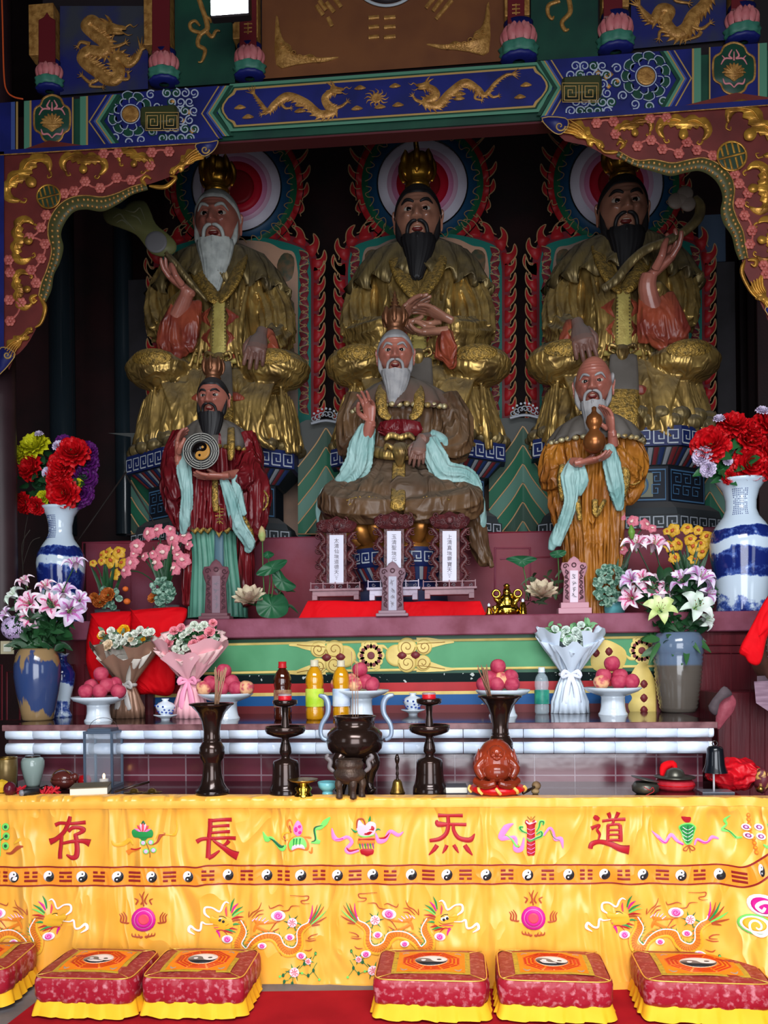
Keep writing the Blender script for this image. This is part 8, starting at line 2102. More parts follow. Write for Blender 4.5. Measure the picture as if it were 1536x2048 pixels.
# ---------- large blue and white vases with silk peonies
def landscape(name,base=.0):
 m=mat(name,(196,212,226),.12,coat=.5);nt=m.node_tree;N=nt.nodes;L=nt.links;b=N['Principled BSDF'];tc=N.new('ShaderNodeTexCoord')
 n=N.new('ShaderNodeTexNoise');n.inputs['Scale'].default_value=17;n.inputs['Detail'].default_value=6;n.inputs['Roughness'].default_value=.7;L.new(tc.outputs['Object'],n.inputs['Vector'])
 sp=N.new('ShaderNodeSeparateXYZ');L.new(tc.outputs['Object'],sp.inputs[0])
 n2=N.new('ShaderNodeTexNoise');n2.inputs['Scale'].default_value=4;L.new(tc.outputs['Object'],n2.inputs['Vector']);ad=N.new('ShaderNodeMath');ad.operation='MULTIPLY_ADD';ad.inputs[1].default_value=.16;L.new(n2.outputs['Fac'],ad.inputs[0]);L.new(sp.outputs['Z'],ad.inputs[2])
 r=N.new('ShaderNodeValToRGB');e=r.color_ramp.elements;e[0].position=0;e[0].color=(.45,.45,.45,1);e[1].position=1;e[1].color=(0,0,0,1)
 for p,v in((.16,.36),(.18,.1),(.25,.12),(.27,.50),(.33,.56),(.40,.46),(.42,.2),(.47,.16),(.49,.52),(.545,.48),(.56,.0)):
  q=e.new(p);q.color=(v,v,v,1)
 L.new(ad.outputs[0],r.inputs[0])
 m2=N.new('ShaderNodeMath');m2.operation='SUBTRACT';L.new(r.outputs[0],m2.inputs[1]);L.new(n.outputs['Fac'],m2.inputs[0])
 r2=N.new('ShaderNodeValToRGB');q=r2.color_ramp.elements;q[0].position=.0;q[0].color=lin((22,36,104))+(1,);q[1].position=.22;q[1].color=lin((196,212,226))+(1,);k=q.new(.12);k.color=lin((70,96,168))+(1,);L.new(m2.outputs[0],r2.inputs[0]);L.new(r2.outputs[0],b.inputs['Base Color']);return m
M_land=landscape('blue_white_landscape_glaze')
def bigvase(cx,Y,ytop,ybase,rim,label,hgt=None):
 L=platform(cx,Y);s=mpp(Y);H=(W(cx,ytop,Y).z-PZ)/s;t=thing('porcelain_vase',label,'vase',L,'large blue and white vases');k=H/250
 o=lp('vase_body',M_land,L,[(r*rim/47,z*k)for r,z in((.1,0),(46,0),(47,4),(46,20),(50,60),(56,100),(58,130),(55,150),(44,168),(33,182),(28,195),(28,212),(33,232),(42,245),(47,250),(46,251.5),(38,244),(26,225),(20,190),(.1,186))],t,64,s=s)
 b=MB();Rn=28.6*rim/47*s
 for i in range(9):
  for j in range(14):
   if random.random()<.12:continue
   a=-pi/2-.75+i*.10;z=(230-j*3.6)*k*s;rr=Rn+(.0)+max(0,(230-j*3.6-212))*.28*rim/47*s+max(0,195-(230-j*3.6))*.4*s
   c=L+Vector((rr*cos(a),rr*sin(a),z));b.box(c,(.0035,.002,.0055),rz=a+pi/2)
 b.build('inscription',mat('cobalt_ink',(44,60,120),.3),o,smooth=False);return L,s
LVL,_=bigvase(123,4.90,1016,1232,39,'large blue and white porcelain vase at the left, with red, yellow and purple silk flowers')
LVR,_=bigvase(1484,4.78,962,1212,47,'large blue and white porcelain vase at the right, with red silk flowers')
def peony(nm,c1,c2):return mk_ball(nm,(c1,c2),'silk_peony',nm,((.2,.85,6),(.42,.95,8),(.68,.95,10),(.9,.75,12),(1.05,.4,12)),.30)
PR=peony('red_silk_peony',(206,8,20),(170,2,12));PY=peony('yellow_silk_peony',(206,204,30),(176,176,16));PP=peony('purple_silk_peony',(100,26,110),(70,14,84));PW=peony('pale_silk_aster',(222,206,228),(196,186,214))
YV=4.86
put(PR,[(146,905,30,.3,.5),(124,930,26,.1,.1),(62,936,25,-.5,.2),(118,952,26,-.1,.3),(126,985,31,.0,-.2),(48,1006,20,-.6,-.3),(72,1012,17,-.2,-.4)],YV-.04,'red silk peony in the left porcelain vase','red silk peonies at the left')
put(PY,[(70,893,28,-.2,.7),(46,908,19,-.6,.3),(86,996,14,-.2,.1),(156,966,9,.3,.1)],YV-.02,'yellow silk peony in the left porcelain vase','yellow silk peonies')
put(PP,[(170,922,25,.7,.4),(166,952,26,.7,.1),(158,985,26,.5,-.1),(128,886,18,.1,1.0),(176,900,18,.8,.6),(150,1000,18,.3,-.4)],YV+.03,'purple silk peony in the left porcelain vase','purple silk peonies')
put(PW,[(95,945,11,-.2,.2),(118,892,12,.1,.9),(78,868,8,0,1.5)],YV-.05,'small lilac silk bloom among the left silk flowers','lilac silk blooms')
foliage('silk_foliage','dark silk leaves among the flowers of the left porcelain vase',W(108,962,YV+.02),(.16,.05,.16),120,.09,.024,M_green,21,[W(60,940,YV),W(140,910,YV),W(170,950,YV)],W(123,1020,4.9))
PR2=dup(PR,Z0v);PW2=dup(PW,Z0v)
YW=4.72
put(PR2,[(1421,890,33,-.4,.3),(1466,850,26,.0,.9),(1502,862,24,.2,.7),(1500,878,28,.1,.2),(1500,930,32,.0,.0),(1536,850,26,.5,.6),(1534,900,24,.6,.2),(1460,954,13,-.1,-.2),(1532,935,22,.5,-.1),(1446,868,18,-.1,.8)],YW-.02,'red silk peony in the right porcelain vase','red silk peonies at the right')
put(PW2,[(1404,912,17,-.9,.1),(1416,938,14,-.8,-.1),(1456,922,8,-.1,.3),(1438,838,10,-.3,1.5),(1524,822,11,.2,1.3)],YW-.03,'pale silk aster in the right porcelain vase','pale silk asters')
foliage('silk_foliage','green silk leaves among the flowers of the right porcelain vase',W(1475,915,YW+.03),(.15,.05,.14),110,.10,.028,mat('silk_leaf_green',(36,92,48),.45),22,[W(1430,890,YW),W(1500,860,YW)],W(1484,965,4.78))
# small blue and white vase hidden behind the glazed vase
L=on(124,1434,SZ);L.z=SZ;t=thing('porcelain_vase','small blue and white vase half hidden behind the brown and blue vase','vase',L)
lp('vase_body',landscape('small_vase_glaze'),L,[(.1,0),(20,0),(20,4),(15,16),(18,40),(26,72),(27,90),(20,106),(12,114),(11,124),(16,132),(12,128),(.1,110)],t,40)
# ---------- orchids and potted plants on the platform
OP=mk_orchid('pink',(212,122,136),(196,96,116),(236,200,190));OY=mk_orchid('yellow',(214,168,52),(190,140,36),(188,84,40))
def orchids(proto,lst,Y,label,group,pot,leafm=M_green):
 it=put(proto,[(x,y,r)for x,y,r in lst],Y,label,group,.1)
 g=MB();B=platform(pot[0],Y)+Vector((0,0,pot[1]*mpp(Y)))
 srt=sorted(it,key=lambda i:i[0].x)
 for i in srt[::2]:g.tube([B+Vector((random.uniform(-.02,.02),.01,0)),B.lerp(i[0],.6)+Vector((0,.02,.04)),i[0]+Vector((0,.02,0))],.004,6,sm=4)
 rnd=random.Random(int(pot[0]))
 for k in range(16):leaf(g,B+Vector((rnd.uniform(-.03,.03),rnd.uniform(-.02,.03),0)),(rnd.uniform(-.35,.35),rnd.uniform(-.2,.2),1),rnd.uniform(.18,.34),.011,rnd.uniform(-.1,.3),8)
 tag(g.build('orchid_stems',leafm),'green stems and strap leaves of the '+label,'foliage',kind='stuff');return it
orchids(OP,[(296,1067,15),(314,1060,14),(340,1060,13),(368,1072,16),(344,1078,15),(272,1092,16),(324,1104,17),(346,1095,14),(310,1126,17),(366,1120,16),(348,1136,15),(262,1124,15),(250,1142,14),(288,1112,10),(356,1110,12),(376,1090,10),(268,1108,9),(306,1108,10)],4.86,'pink orchid bloom in the left pink orchid pot','pink orchids at the left',(332,60))
orchids(OY,[(237,1104,14),(215,1104,12),(223,1122,15),(243,1126,12),(204,1110,10),(228,1148,13),(203,1122,9),(186,1126,8)],4.92,'yellow orchid bloom in the left yellow orchid pot','yellow orchids at the left',(215,40))
OP2=dup(OP,Z0v);OY2=dup(OY,Z0v)
orchids(OP2,[(1172,1057,14),(1192,1048,13),(1222,1034,14),(1238,1032,13),(1230,1050,13),(1225,1036,13),(1265,1042,12),(1292,1048,12),(1304,1056,9),(1224,1078,13),(1238,1078,12),(1170,1098,15),(1188,1094,13),(1196,1100,12),(1184,1120,12),(1232,1036,12),(1172,1070,12),(1246,1100,9)],4.90,'pink orchid bloom in the turquoise pot','pink orchids at the right',(1226,48))
orchids(OY2,[(1346,1060,13),(1374,1056,12),(1396,1060,10),(1414,1072,13),(1424,1088,14),(1357,1088,13),(1386,1094,14),(1340,1092,12),(1380,1078,12),(1403,1104,13),(1388,1118,11),(1350,1116,12),(1418,1098,10),(1402,1088,12),(1334,1062,8)],4.88,'yellow orchid bloom behind the grey stoneware vase lilies','yellow orchids at the right',(1380,40))
def pot(cx,Y,w_,h,m,label,nm='flower_pot'):
 L=platform(cx,Y);t=thing(nm,label,'pot',L);lp('pot_body',m,L,[(.1,0),(w_*.72,0),(w_*.8,3),(w_*.98,h*.6),(w_,h),(w_*.92,h),(w_*.85,h*.8),(.1,h*.8)],t,36,s=mpp(Y));return L
pot(1226,4.88,27,34,mat('turquoise_glaze',(96,166,172),.2,coat=.3),'turquoise glazed flower pot beside the pink small tablet')
pot(333,4.86,26,34,mat('grey_plastic_pot',(92,90,92),.5),'grey pot of the left pink orchids');pot(215,4.92,25,28,mat('stone_grey_pot',(110,112,114),.6),'grey pot of the left yellow orchids');pot(1382,4.88,26,34,M_green,'dark green pot of the right yellow orchids')
def roundleaves(cx,cy,Y,R_,n,label,seed):
 g=MB();rnd=random.Random(seed);c0=W(cx,cy,Y)
 for i in range(n):
  a=rnd.random()*2*pi;r=sqrt(rnd.random());c=c0+Vector((r*R_*cos(a),-.03-.02*rnd.random(),r*R_*1.1*sin(a)));d=Vector((rnd.uniform(-.5,.5),-1,rnd.uniform(-.2,.8))).normalized();u=d.orthogonal().normalized();v=d.cross(u);q=rnd.uniform(.016,.024)
  k=len(g.v);g.v.append(c);g.m+=[0]*10
  for j in range(10):t_=2*pi*j/10;g.v.append(c+(u*cos(t_)+v*sin(t_))*q+d*.003)
  for j in range(10):g.f.append((k,k+1+j,k+1+(j+1)%10))
 return tag(g.build('variegated_leaves',mat('variegated_leaf',(56,96,78),.5,col2=(140,172,152),ns=60,thr=(.45,.6))),label,'foliage',kind='stuff')
roundleaves(330,1186,4.80,.075,46,'round silvery green leaves round the left pink orchid pot',4);roundleaves(1216,1172,4.82,.10,70,'round silvery green leaves spilling over the turquoise pot',5);roundleaves(226,1196,4.86,.06,26,'bluish green leaves round the left yellow orchid pot',6)
blm=mk_ball('rust_orange_bloom',((184,100,36),(160,76,26)),'silk_rose','rust rose');put(blm,[(200,1204,13),(216,1190,14),(188,1196,10)],4.80,'rust orange silk rose at the foot of the left yellow orchids','rust silk roses')
o=thing('tangerine','tangerine','fruit',Z0v);b=MB();b.ell((0,0,0),(1,1,.9),20,14);b.build('peel',mat('tangerine_peel',(220,104,40),.45,bump=.3,bs=14),o);b=MB();b.ell((0,0,.9),(.12,.12,.06),8,4);b.build('calyx',M_stem,o)
o.location=W(251,1178,4.82);o.scale=(.018,)*3;o['label']='upper of two small tangerines beside the left pink orchids';o['group']='small tangerines'
dup(o,W(254,1203,4.80),0,.021,'lower of two small tangerines beside the left pink orchids')
put(dup(blm,Z0v),[(307,1196,11)],4.80,'brownish silk rose beside the silvery green leaves','brown silk rose')
# ---------- lotus arrangements
M_cream=mat('cream_lotus_petal',(208,196,166),.5,col2=(190,160,140),ns=6);M_lpad=mat('lotus_pad_green',(34,92,56),.4,col2=(26,72,46),ns=7)
def lotus_fl(L_,r,label):
 t=thing('lotus_flower',label,'flower',L_);g=MB();b0=MB()
 for lay,(n,tl,ln)in enumerate(((6,.35,.9),(8,.75,1.0),(10,1.15,1.0))):
  for i in range(n):
   a=2*pi*i/n+lay*.4;petal_rows(b0,a,6,1,.26,0,lambda t_,tl=tl,ln=ln:(ln*sin(tl)*t_,ln*cos(tl)*t_*(1-.15*t_)),0,.45)
 R_=Matrix.Rotation(math.radians(35),3,'X');g.add([L_+(R_@v)*r for v in b0.v],b0.f);g.build('petals',M_cream,t);g=MB();g.ell(L_+Vector((0,-.01,r*.25)),(r*.2,r*.2,r*.16),12,8);g.build('seed_pod',M_green2,t)
Yl=4.72
lotus_fl(W(500,1204,Yl),38*mpp(Yl),'cream lotus flower at the left between the small tablets');lotus_fl(W(1083,1192,Yl),36*mpp(Yl),'cream lotus flower beside the gold ornament')
def pad(pts,Y,label,stem_to=None,bulge=.012):
 mp=plane(Y);t=thing('lotus_leaf',label,'leaf',mp(*pts[0]));P_=cr([(x,y,0)for x,y in pts],6,True);c=sum(P_,Vector())/len(P_);b=MB();rows=[]
 for f in(1,.8,.55,.3,.02):rows.append([mp(c.x+(p.x-c.x)*f,c.y+(p.y-c.y)*f,bulge*(f*f)+.004*sin(i*.9)*f)for i,p in enumerate(P_)])
 b.grid(rows,cu=True);b.grid([[v+Vector((0,.003,0))for v in r]for r in rows],cu=True);b.build('leaf_blade',M_lpad,t)
 if stem_to:b=MB();b.tube([W(c.x,c.y,Y+.012),W((c.x+stem_to[0])/2+4,(c.y+stem_to[1])/2,Y+.03),W(stem_to[0],stem_to[1],Y+.03)],.0035,6,sm=4);b.build('stalk',M_stem,t)
 return t
pad([(512,1212),(520,1194),(536,1188),(544,1194),(562,1188),(576,1204),(574,1226),(556,1236),(534,1236),(518,1230)],4.69,'round dark green lotus leaf beside the left cream lotus',None,.02)
pad([(512,1148),(530,1128),(552,1120),(574,1120),(566,1134),(548,1146),(528,1152)],4.78,'pointed green lotus leaf under the left bud',(540,1210));pad([(545,1142),(558,1138),(572,1156),(592,1172),(578,1182),(556,1178),(546,1162)],4.80,'green lotus leaf leaning right above the round leaf',(548,1210));pad([(526,1108),(536,1102),(548,1108),(540,1116),(530,1116)],4.82,'tiny curled green lotus leaf behind the left bud stem',(536,1200))
pad([(1012,1118),(1030,1112),(1058,1112),(1074,1118),(1056,1128),(1044,1134),(1028,1126)],4.78,'flat green lotus leaf on a tall stalk above the gold ornament',(1052,1200));pad([(1100,1106),(1116,1100),(1132,1102),(1128,1112),(1112,1116),(1104,1114)],4.80,'small green lotus leaf above the pink small tablet',(1112,1200),.006)
t=thing('lotus_bud','closed pink and green lotus bud on a tall stalk, left of the big tablets','flower bud',W(524,1070,4.8));g=MB();g.tube([W(525,1082,4.8),W(524,1072,4.8),W(524,1060,4.8),W(523,1052,4.8)],[.012,.024,.018,.003],12,sm=4);g.build('bud',mat('pinkish_green_bud',(196,160,120),.5,col2=(140,160,90),ns=9),t);g=MB();g.tube([W(525,1082,4.8),W(526,1140,4.8),W(530,1215,4.8)],.0035,6,sm=4);g.build('stalk',M_stem,t)
foliage('lotus_greenery','dark filler leaves behind the left cream lotus',W(545,1200,4.86),(.10,.03,.05),30,.08,.012,M_green,31);foliage('lotus_greenery','dark filler leaves behind the right cream lotus',W(1090,1180,4.84),(.09,.03,.08),34,.10,.010,mat('dull_olive_leaf',(66,82,56),.5),32)
# gold ornament
M_shg=mat('shiny_gold',(214,178,70),.18,metal=1.0,col2=(160,120,40),ns=40)
Lg=platform(1014,4.68);sg=mpp(4.68);t=thing('gold_ornament','shiny gold treasure ornament with two coins, beside the red cloth','ornament',Lg)
b=MB();G_=lambda x,z,y=0:Lg+Vector((x*sg,y,z*sg));rnd=random.Random(11)
b.ell(G_(0,10),(26*sg,.05,12*sg),20,12);b.ell(G_(0,26),(15*sg,.035,18*sg),18,12);b.ell(G_(0,46),(8*sg,.025,8*sg),14,10)
for i in range(70):a=rnd.uniform(0,6.28);z=rnd.uniform(2,40);r=(26-z*.4);b.ell(G_(r*cos(a),z,.045*sin(a)*(1-z/60)),rnd.uniform(2.4,4.5)*sg,8,6)
for sx in(-1,1):b.tube([G_(sx*10,22),G_(sx*20,30),G_(sx*24,38)],[5*sg,5*sg,4*sg],8)
b.build('treasure_heap',M_shg,t,remesh=.0035);b=MB()
for sx in(-1,1):b.tube([G_(sx*21+7*cos(a),42+7*sin(a),-.02)for a in[2*pi*i/20 for i in range(20)]],2.4*sg,8,closed=True)
b.build('coin_rings',M_shg,t);b=MB();b.lathe([(r*sg,z*sg)for r,z in((.1,50),(6,50),(5,56),(7,58),(3,62),(.1,62))],Lg,16);b.build('crown_top',M_shg,t)
for i,(px,h,nm,lb)in enumerate(((978,26,'gold_bell','small gold bell left of the gold ornament'),(990,18,'gold_cup','small gold cup touching the left of the gold ornament'),(1046,26,'gold_pagoda','small pale gold pagoda right of the gold ornament'))):
 L=platform(px,4.66);t=thing(nm,lb,'ornament',L)
 prof=([(.1,0),(8,0),(7,4),(4,14),(3,17),(.1,18)],[(.1,0),(5,0),(3,5),(6,10),(7,17),(6,18),(.1,14)],[(.1,0),(8,0),(8,3),(7,4),(8,8),(6.5,9),(7.5,13),(6,14),(6.5,19),(5,20),(5,24),(.1,26)])[i]
 lp('body',M_shg,L,prof,t,20,s=mpp(4.66));lp('finial',M_porc if i!=1 else M_shg,L,[(2.4,prof[-1][1]-1),(3,prof[-1][1]+3),(.1,prof[-1][1]+6)],t,12,s=mpp(4.66))
 # ================= things on the tiled table =================
def tabl(px,py):
 p=on(px,py,TZ);p.z=TZ;return p
GU=[(.1,0),(34,0),(34,11),(31,12),(29,16),(24,24),(20,40),(18.5,60),(19,66),(19,68),(24,76),(26,88),(25,98),(19,108),(17,110),(18.5,112),(17,118),(16.5,130),(20,150),(28,168),(40,181),(45,184),(45,187),(41,186),(26,172),(14,150),(.1,148)]
def incense(L,base,lst,label,group,m,r=.0022,fan=.0):
 t0=None;items=[]
 for i,(x0,y0,x1,y1,dy)in enumerate(lst):
  A=W(x0,y0,L.y+dy);B=W(x1,y1,L.y+dy*1.6);items.append((A,B))
 items.sort(key=lambda q:q[1].x);n=len(items)
 for k,(A,B)in enumerate(items):
  g=MB();g.tube([A,B],r,6);o=g.build('incense_stick',m);tag(o,label+(', '+nth(k,n)if n>1 else ''),'incense',group)
M_inc=mat('brown_incense',(164,124,96),.7);M_inc2=mat('dark_incense',(132,92,70),.7)
for cx,by,lb,h in((425,1590,'dark bronze flared vase holding incense, on the left',1.0),(1002,1584,'dark bronze flared vase holding incense, behind the reddish Buddha figure',1.0)):
 L=tabl(cx,by);s=S_(L.y);t=thing('altar_vase',lb,'vase',L,'bronze flared altar vases');sc=1.0 if cx<500 else.96
 lp('vase_body',M_brz,L,[(r*sc,z*(1 if cx<500 else(by-1393)/187))for r,z in GU[8:]],t,44)
 lp('foot',M_brz,L,[(r*sc,z*(1 if cx<500 else(by-1393)/187))for r,z in GU[:9]],t,44)
 rnd=random.Random(cx)
 if cx<500:incense(L,0,[(434+rnd.uniform(-5,5),1412,442+rnd.uniform(-17,17),1340+rnd.uniform(-6,6),rnd.uniform(-.02,.02))for i in range(16)],'brown incense stick in the left bronze vase','incense sticks in the left vase',M_inc)
 else:incense(L,0,[(982+rnd.uniform(-5,5),1400,964+rnd.uniform(-10,10),1334+rnd.uniform(-6,6),rnd.uniform(-.02,.02))for i in range(14)],'brown incense stick in the right bronze vase','incense sticks in the right vase',M_inc2)
for cx,by,lb in((572,1589,'left'),(860,1586,'right')):
 L=tabl(cx,by);t=thing('candlestick','dark bronze bell footed candlestick, '+lb+' of the pair beside the big burner','candlestick',L,'bronze candlesticks');k=(by-1403)/186
 f=lambda pr:[(r,z*k)for r,z in pr]
 lp('bell_foot',M_brz,L,f([(.1,0),(34,0),(34,4),(33,14),(32,15),(29,24),(27,40),(26,62),(24,68),(10,73),(9,76)]),t,40)
 lp('stem',M_brz,L,f([(9,74),(8,78),(12,84),(12,92),(9,104),(7,112),(9,116),(9,118)]),t,28);lp('drip_tray',M_brz,L,f([(8,114),(24,118),(38,124),(41,130),(41,137),(39,138),(37,132),(10,128)]),t,44)
 lp('upper_stem',M_brz,L,f([(9,128),(8,140),(6,158),(7,176),(8,180)]),t,24);lp('candle_cup',M_brz,L,f([(7,176),(22,180),(25,184),(25,190),(23,191),(22,187),(.1,186)]),t,36)
 L2_=L+Vector((0,0,187*k*S_(L.y)));t=thing('votive_candle','red votive candle in glass on the '+lb+' bronze candlestick','candle',L2_,'red votive candles')
 lp('wax',mat('red_wax',(196,24,36),.3),L2_,[(.1,0),(13,0),(14,6),(13.5,12),(11,14),(.1,12)],t,24,s=S_(L.y));lp('glass_rim',mat('frosted_glass',(216,206,210),.2,trans=.6),L2_,[(13.2,12.5),(13.6,15),(12,16),(11.5,14)],t,24,s=S_(L.y))
 # big tripod burner
L=tabl(711,1584);s=S_(L.y);t=thing('incense_burner','large dark bronze tripod burner with tall grey side handles in the middle of the table','incense burner',L)
lp('bowl',M_brz,L,[(.1,66),(20,66),(42,74),(54,88),(58,102),(55,118),(46,128),(40,131),(40,148),(43,150),(43,153),(38,153),(36,140),(.1,138)],t,48)
for sx,pts in((-1,[(638,1391),(650,1395),(656,1408),(655,1428),(644,1448),(641,1464),(645,1476),(655,1481)]),(1,[(787,1390),(774,1394),(767,1407),(768,1427),(780,1447),(783,1463),(780,1474),(771,1480)])):
 b=MB();b.tube([W(x,y,L.y-.02)for x,y in pts],[.008,.014,.014,.012,.011,.010,.010,.008],10,sm=5,flat=.5);b.build('handle',mat('blue_grey_pewter',(132,146,166),.35,metal=.4),t)
for a in(-2.3,-.55,1.57):
 b=MB();c=Vector((cos(a),sin(a),0));b.tube([L+c*r*s+Vector((0,0,z*s))for r,z in((34,76),(44,62),(38,44),(34,24),(38,10),(42,4))],[17*s,15*s,12*s,10*s,9*s,11*s],14,sm=4);b.build('leg',M_brz,t)
incense(L,0,[(706,1440,703,1303,.0),(711,1440,712,1312,.01),(716,1440,715,1322,-.01)],'long thin incense stick in the big burner','long incense sticks in the big burner',M_inc,.0016)
# small burner
M_pat=mat('mottled_bronze',(82,64,52),.45,metal=.4,col2=(60,46,40),ns=20,bump=.4,bs=60)
L=tabl(700,1596);s=S_(L.y);t=thing('incense_burner','small mottled bronze burner in front of the big burner','incense burner',L)
lp('bowl',M_pat,L,[(.1,28),(18,30),(30,40),(33,50),(28,56),(26,60),(28,64),(29,68),(27,72),(25,76),(27,78),(22,78),(.1,70)],t,36)
for a in(-2.5,-1.2,-.1,1.57):b=MB();b.tube([L+Vector((cos(a)*r*s,sin(a)*r*s*.8,z*s))for r,z in((22,40),(26,30),(24,16),(25,2))],[8*s,8*s,6*s,7*s],10,sm=3);b.build('leg',M_pat,t)
for sx in(-1,1):b=MB();b.tube([L+Vector((sx*x*s,-.01,z*s))for x,z in((32,54),(40,62),(38,74),(46,82),(42,88))],[4*s,5*s,5*s,5*s,3*s],8,sm=4,flat=.5);b.build('handle',mat('dusty_grey_bronze',(112,104,104),.5,metal=.3),t)
# gold cup, turquoise bowl, hand bell, booklet
L=tabl(607,1594);t=thing('gold_cup','wide rimmed gold offering cup beside the turquoise bowl','cup',L);lp('stem',M_shg,L,[(.1,0),(20,0),(18,4),(14,10),(18,18),(12,24),(11,28)],t);lp('bowl',M_brass,L,[(10,26),(16,29),(27,33),(30,36),(27,36),(.1,31)],t)
L=tabl(655,1588);t=thing('turquoise_bowl','small turquoise ceramic bowl between the gold cup and the burner','bowl',L);m_tq=mat('pale_turquoise_glaze',(112,182,190),.2,coat=.3);lp('bowl_body',m_tq,L,[(.1,5),(9,5),(18,14),(20,24),(18.5,25),(14,14),(.1,10)],t);lp('foot_ring',m_tq,L,[(11,0),(10,6),(.1,6)],t)
L=tabl(795,1586);t=thing('hand_bell','small brass hand bell with an upright handle right of the burner','bell',L);lp('bell_body',M_brass,L,[(.1,22),(6,27),(9,22),(11,12),(14,3),(15.5,0),(14,0),(.1,14)],t);lp('handle',M_brz,L,[(3,26),(2.4,34),(3.4,38),(2.2,44),(3.2,50),(2.2,58),(4,62),(5,68),(3,76),(.1,78)],t,14)
def book(cx,by,w_,d_,h_,rz,label,m1,m2):
 L=tabl(cx,by);s=S_(L.y);t=thing('booklet',label,'book',L);b=MB();b.box(L+Vector((0,0,h_*s*.48)),(w_*s*.97,d_,h_*s*.8),rz=rz,bev=.001);b.build('pages',m2,t,smooth=False)
 b=MB();b.box(L+Vector((0,0,h_*s*.94)),(w_*s,d_*1.02,h_*s*.12),rz=rz,bev=.0006);b.box(L+Vector((0,0,h_*s*.06)),(w_*s,d_*1.02,h_*s*.12),rz=rz,bev=.0006);b.build('cover',m1,t,smooth=False)
M_page=mat('paper_pages',(214,210,196),.7);book(905,1584,56,.10,14,.06,'small dark covered book beside the right candlestick',mat('dark_grey_cover',(62,60,66),.5),M_page)
book(182,1586,74,.16,17,.30,'thick book with an olive brown cover in front of the glass lantern',mat('olive_brown_cover',(96,84,62),.6),M_page)
# reddish Buddha figure on a red cushion
M_jade=mat('reddish_brown_resin',(140,50,26),.22,coat=.3,col2=(112,38,20),ns=6)
L=tabl(995,1592);s=S_(L.y);t=thing('cushion','round red and gold satin cushion under the reddish Buddha figure','cushion',L);Yb=L.y
b=MB();b.ell(L+Vector((0,.02,14*s)),(56*s,.10,14*s),40,16,fn=lambda p:1+.03*cos(atan2(p.y,p.x)*10));o=b.build('cushion_body',mat('red_satin',(196,18,26),.3),t)
b=MB()
for i in range(5):a=-pi/2+(i-2)*.7;b.tube([L+Vector((cos(a+e)*57*s*q,.02+sin(a+e)*.102*q,(14+z)*s))for e,q,z in((-.09,.93,6),(0,1.0,0),(.09,.93,-6))],3.4*s,6,sm=3,flat=.4)
b.build('gold_patch_pattern',mat('gold_satin',(214,176,90),.35),o)
Lc=L+Vector((-2*s,.02,24*s));t=thing('buddha_figure','reddish brown pebble shaped laughing Buddha figure in front of the right bronze vase','figurine',Lc);b=MB();K=lambda x,z,y:Lc+Vector((x*s,y,z*s))
b.ell(K(0,36,.0),(46*s,.085,44*s),40,28);b.ell(K(0,54,.01),(34*s,.075,34*s),30,20);b.ell(K(0,62,-.05),(16*s,.035,16*s),22,16);b.ell(K(0,26,-.06),(27*s,.045,20*s),24,16)
for sx in(-1,1):
 b.ell(K(sx*15,60,-.055),(4*s,.012,9*s),10,8);b.tube([K(sx*20,50,-.05),K(sx*36,34,-.062),K(sx*28,16,-.085)],[10*s,10*s,6*s],12,sm=4);b.tube([K(sx*40,8,-.04),K(sx*22,2,-.085),K(sx*4,6,-.095)],[9*s,9*s,6*s],12,sm=4)
 b.ell(K(sx*6,66,-.083),(3*s,.004,1.4*s),8,6);b.ell(K(sx*8,59,-.078),(4*s,.008,3.4*s),8,6)
 for j in range(4):b.tube([K(sx*(34-j*5),70-j*5,-.03-j*.012),K(sx*(38-j*5),46,-.045-j*.01),K(sx*(32-j*4),26,-.05)],[1.5*s,2.4*s,1.5*s],6,sm=3)
b.ell(K(0,61,-.086),(3*s,.01,3*s),8,6);b.ell(K(0,20,-.104),(2*s,.003,2*s),8,6);b.tube([K(-7,54,-.082),K(0,51.5,-.086),K(7,54,-.082)],[1*s,2*s,1*s],6)
b.build('figure_body',M_jade,t,remesh=.0022)
# mallet, singing bowl, cymbal
L=tabl(1070,1590);s=S_(L.y);t=thing('mallet','dark wooden mallet with a padded head lying beside the red cushion','mallet',L)
b=MB();b.tube([L+Vector((-24*s,-.02,5*s)),L+Vector((2*s,.04,14*s))],3*s,10);b.build('handle',M_brz,t);b=MB();b.ell(L+Vector((5*s,.05,15*s)),(9*s,.02,9*s),16,12);b.ell(L+Vector((2*s,.03,5*s)),(8*s,.018,6*s),16,10);b.build('padded_head',mat('tan_mallet_head',(150,124,84),.6,col2=(90,60,40),ns=14),t)
M_pew=mat('aged_pewter',(98,96,86),.35,metal=.7,col2=(70,68,62),ns=9)
L=tabl(1291,1588);t=thing('singing_bowl','grey metal singing bowl with a red cord and a dish leaning on it','bowl',L);lp('bowl_body',M_pew,L,[(.1,2),(18,1),(25,6),(26,16),(20,24),(17,23),(.1,10)],t)
b=MB();c=L+Vector((-1*s,-.0,27*s));R_=Matrix.Rotation(.22,3,'Y');b.lathe([(r*s,z*s)for r,z in((.1,0),(10,0),(27,2),(27,3),(10,2),(.1,2))],c,32,M=R_);b.build('leaning_dish',M_pew,t)
b=MB();b.tube([L+Vector((x*s,-(26*s)*sqrt(max(0,1-(x/26)**2))-.002,z*s))for x,z in((-8,18),(2,12),(8,17),(10,9),(0,4),(-6,1))],.0016,6,sm=4);b.build('red_cord',mat('red_cord',(170,30,40),.6),t)
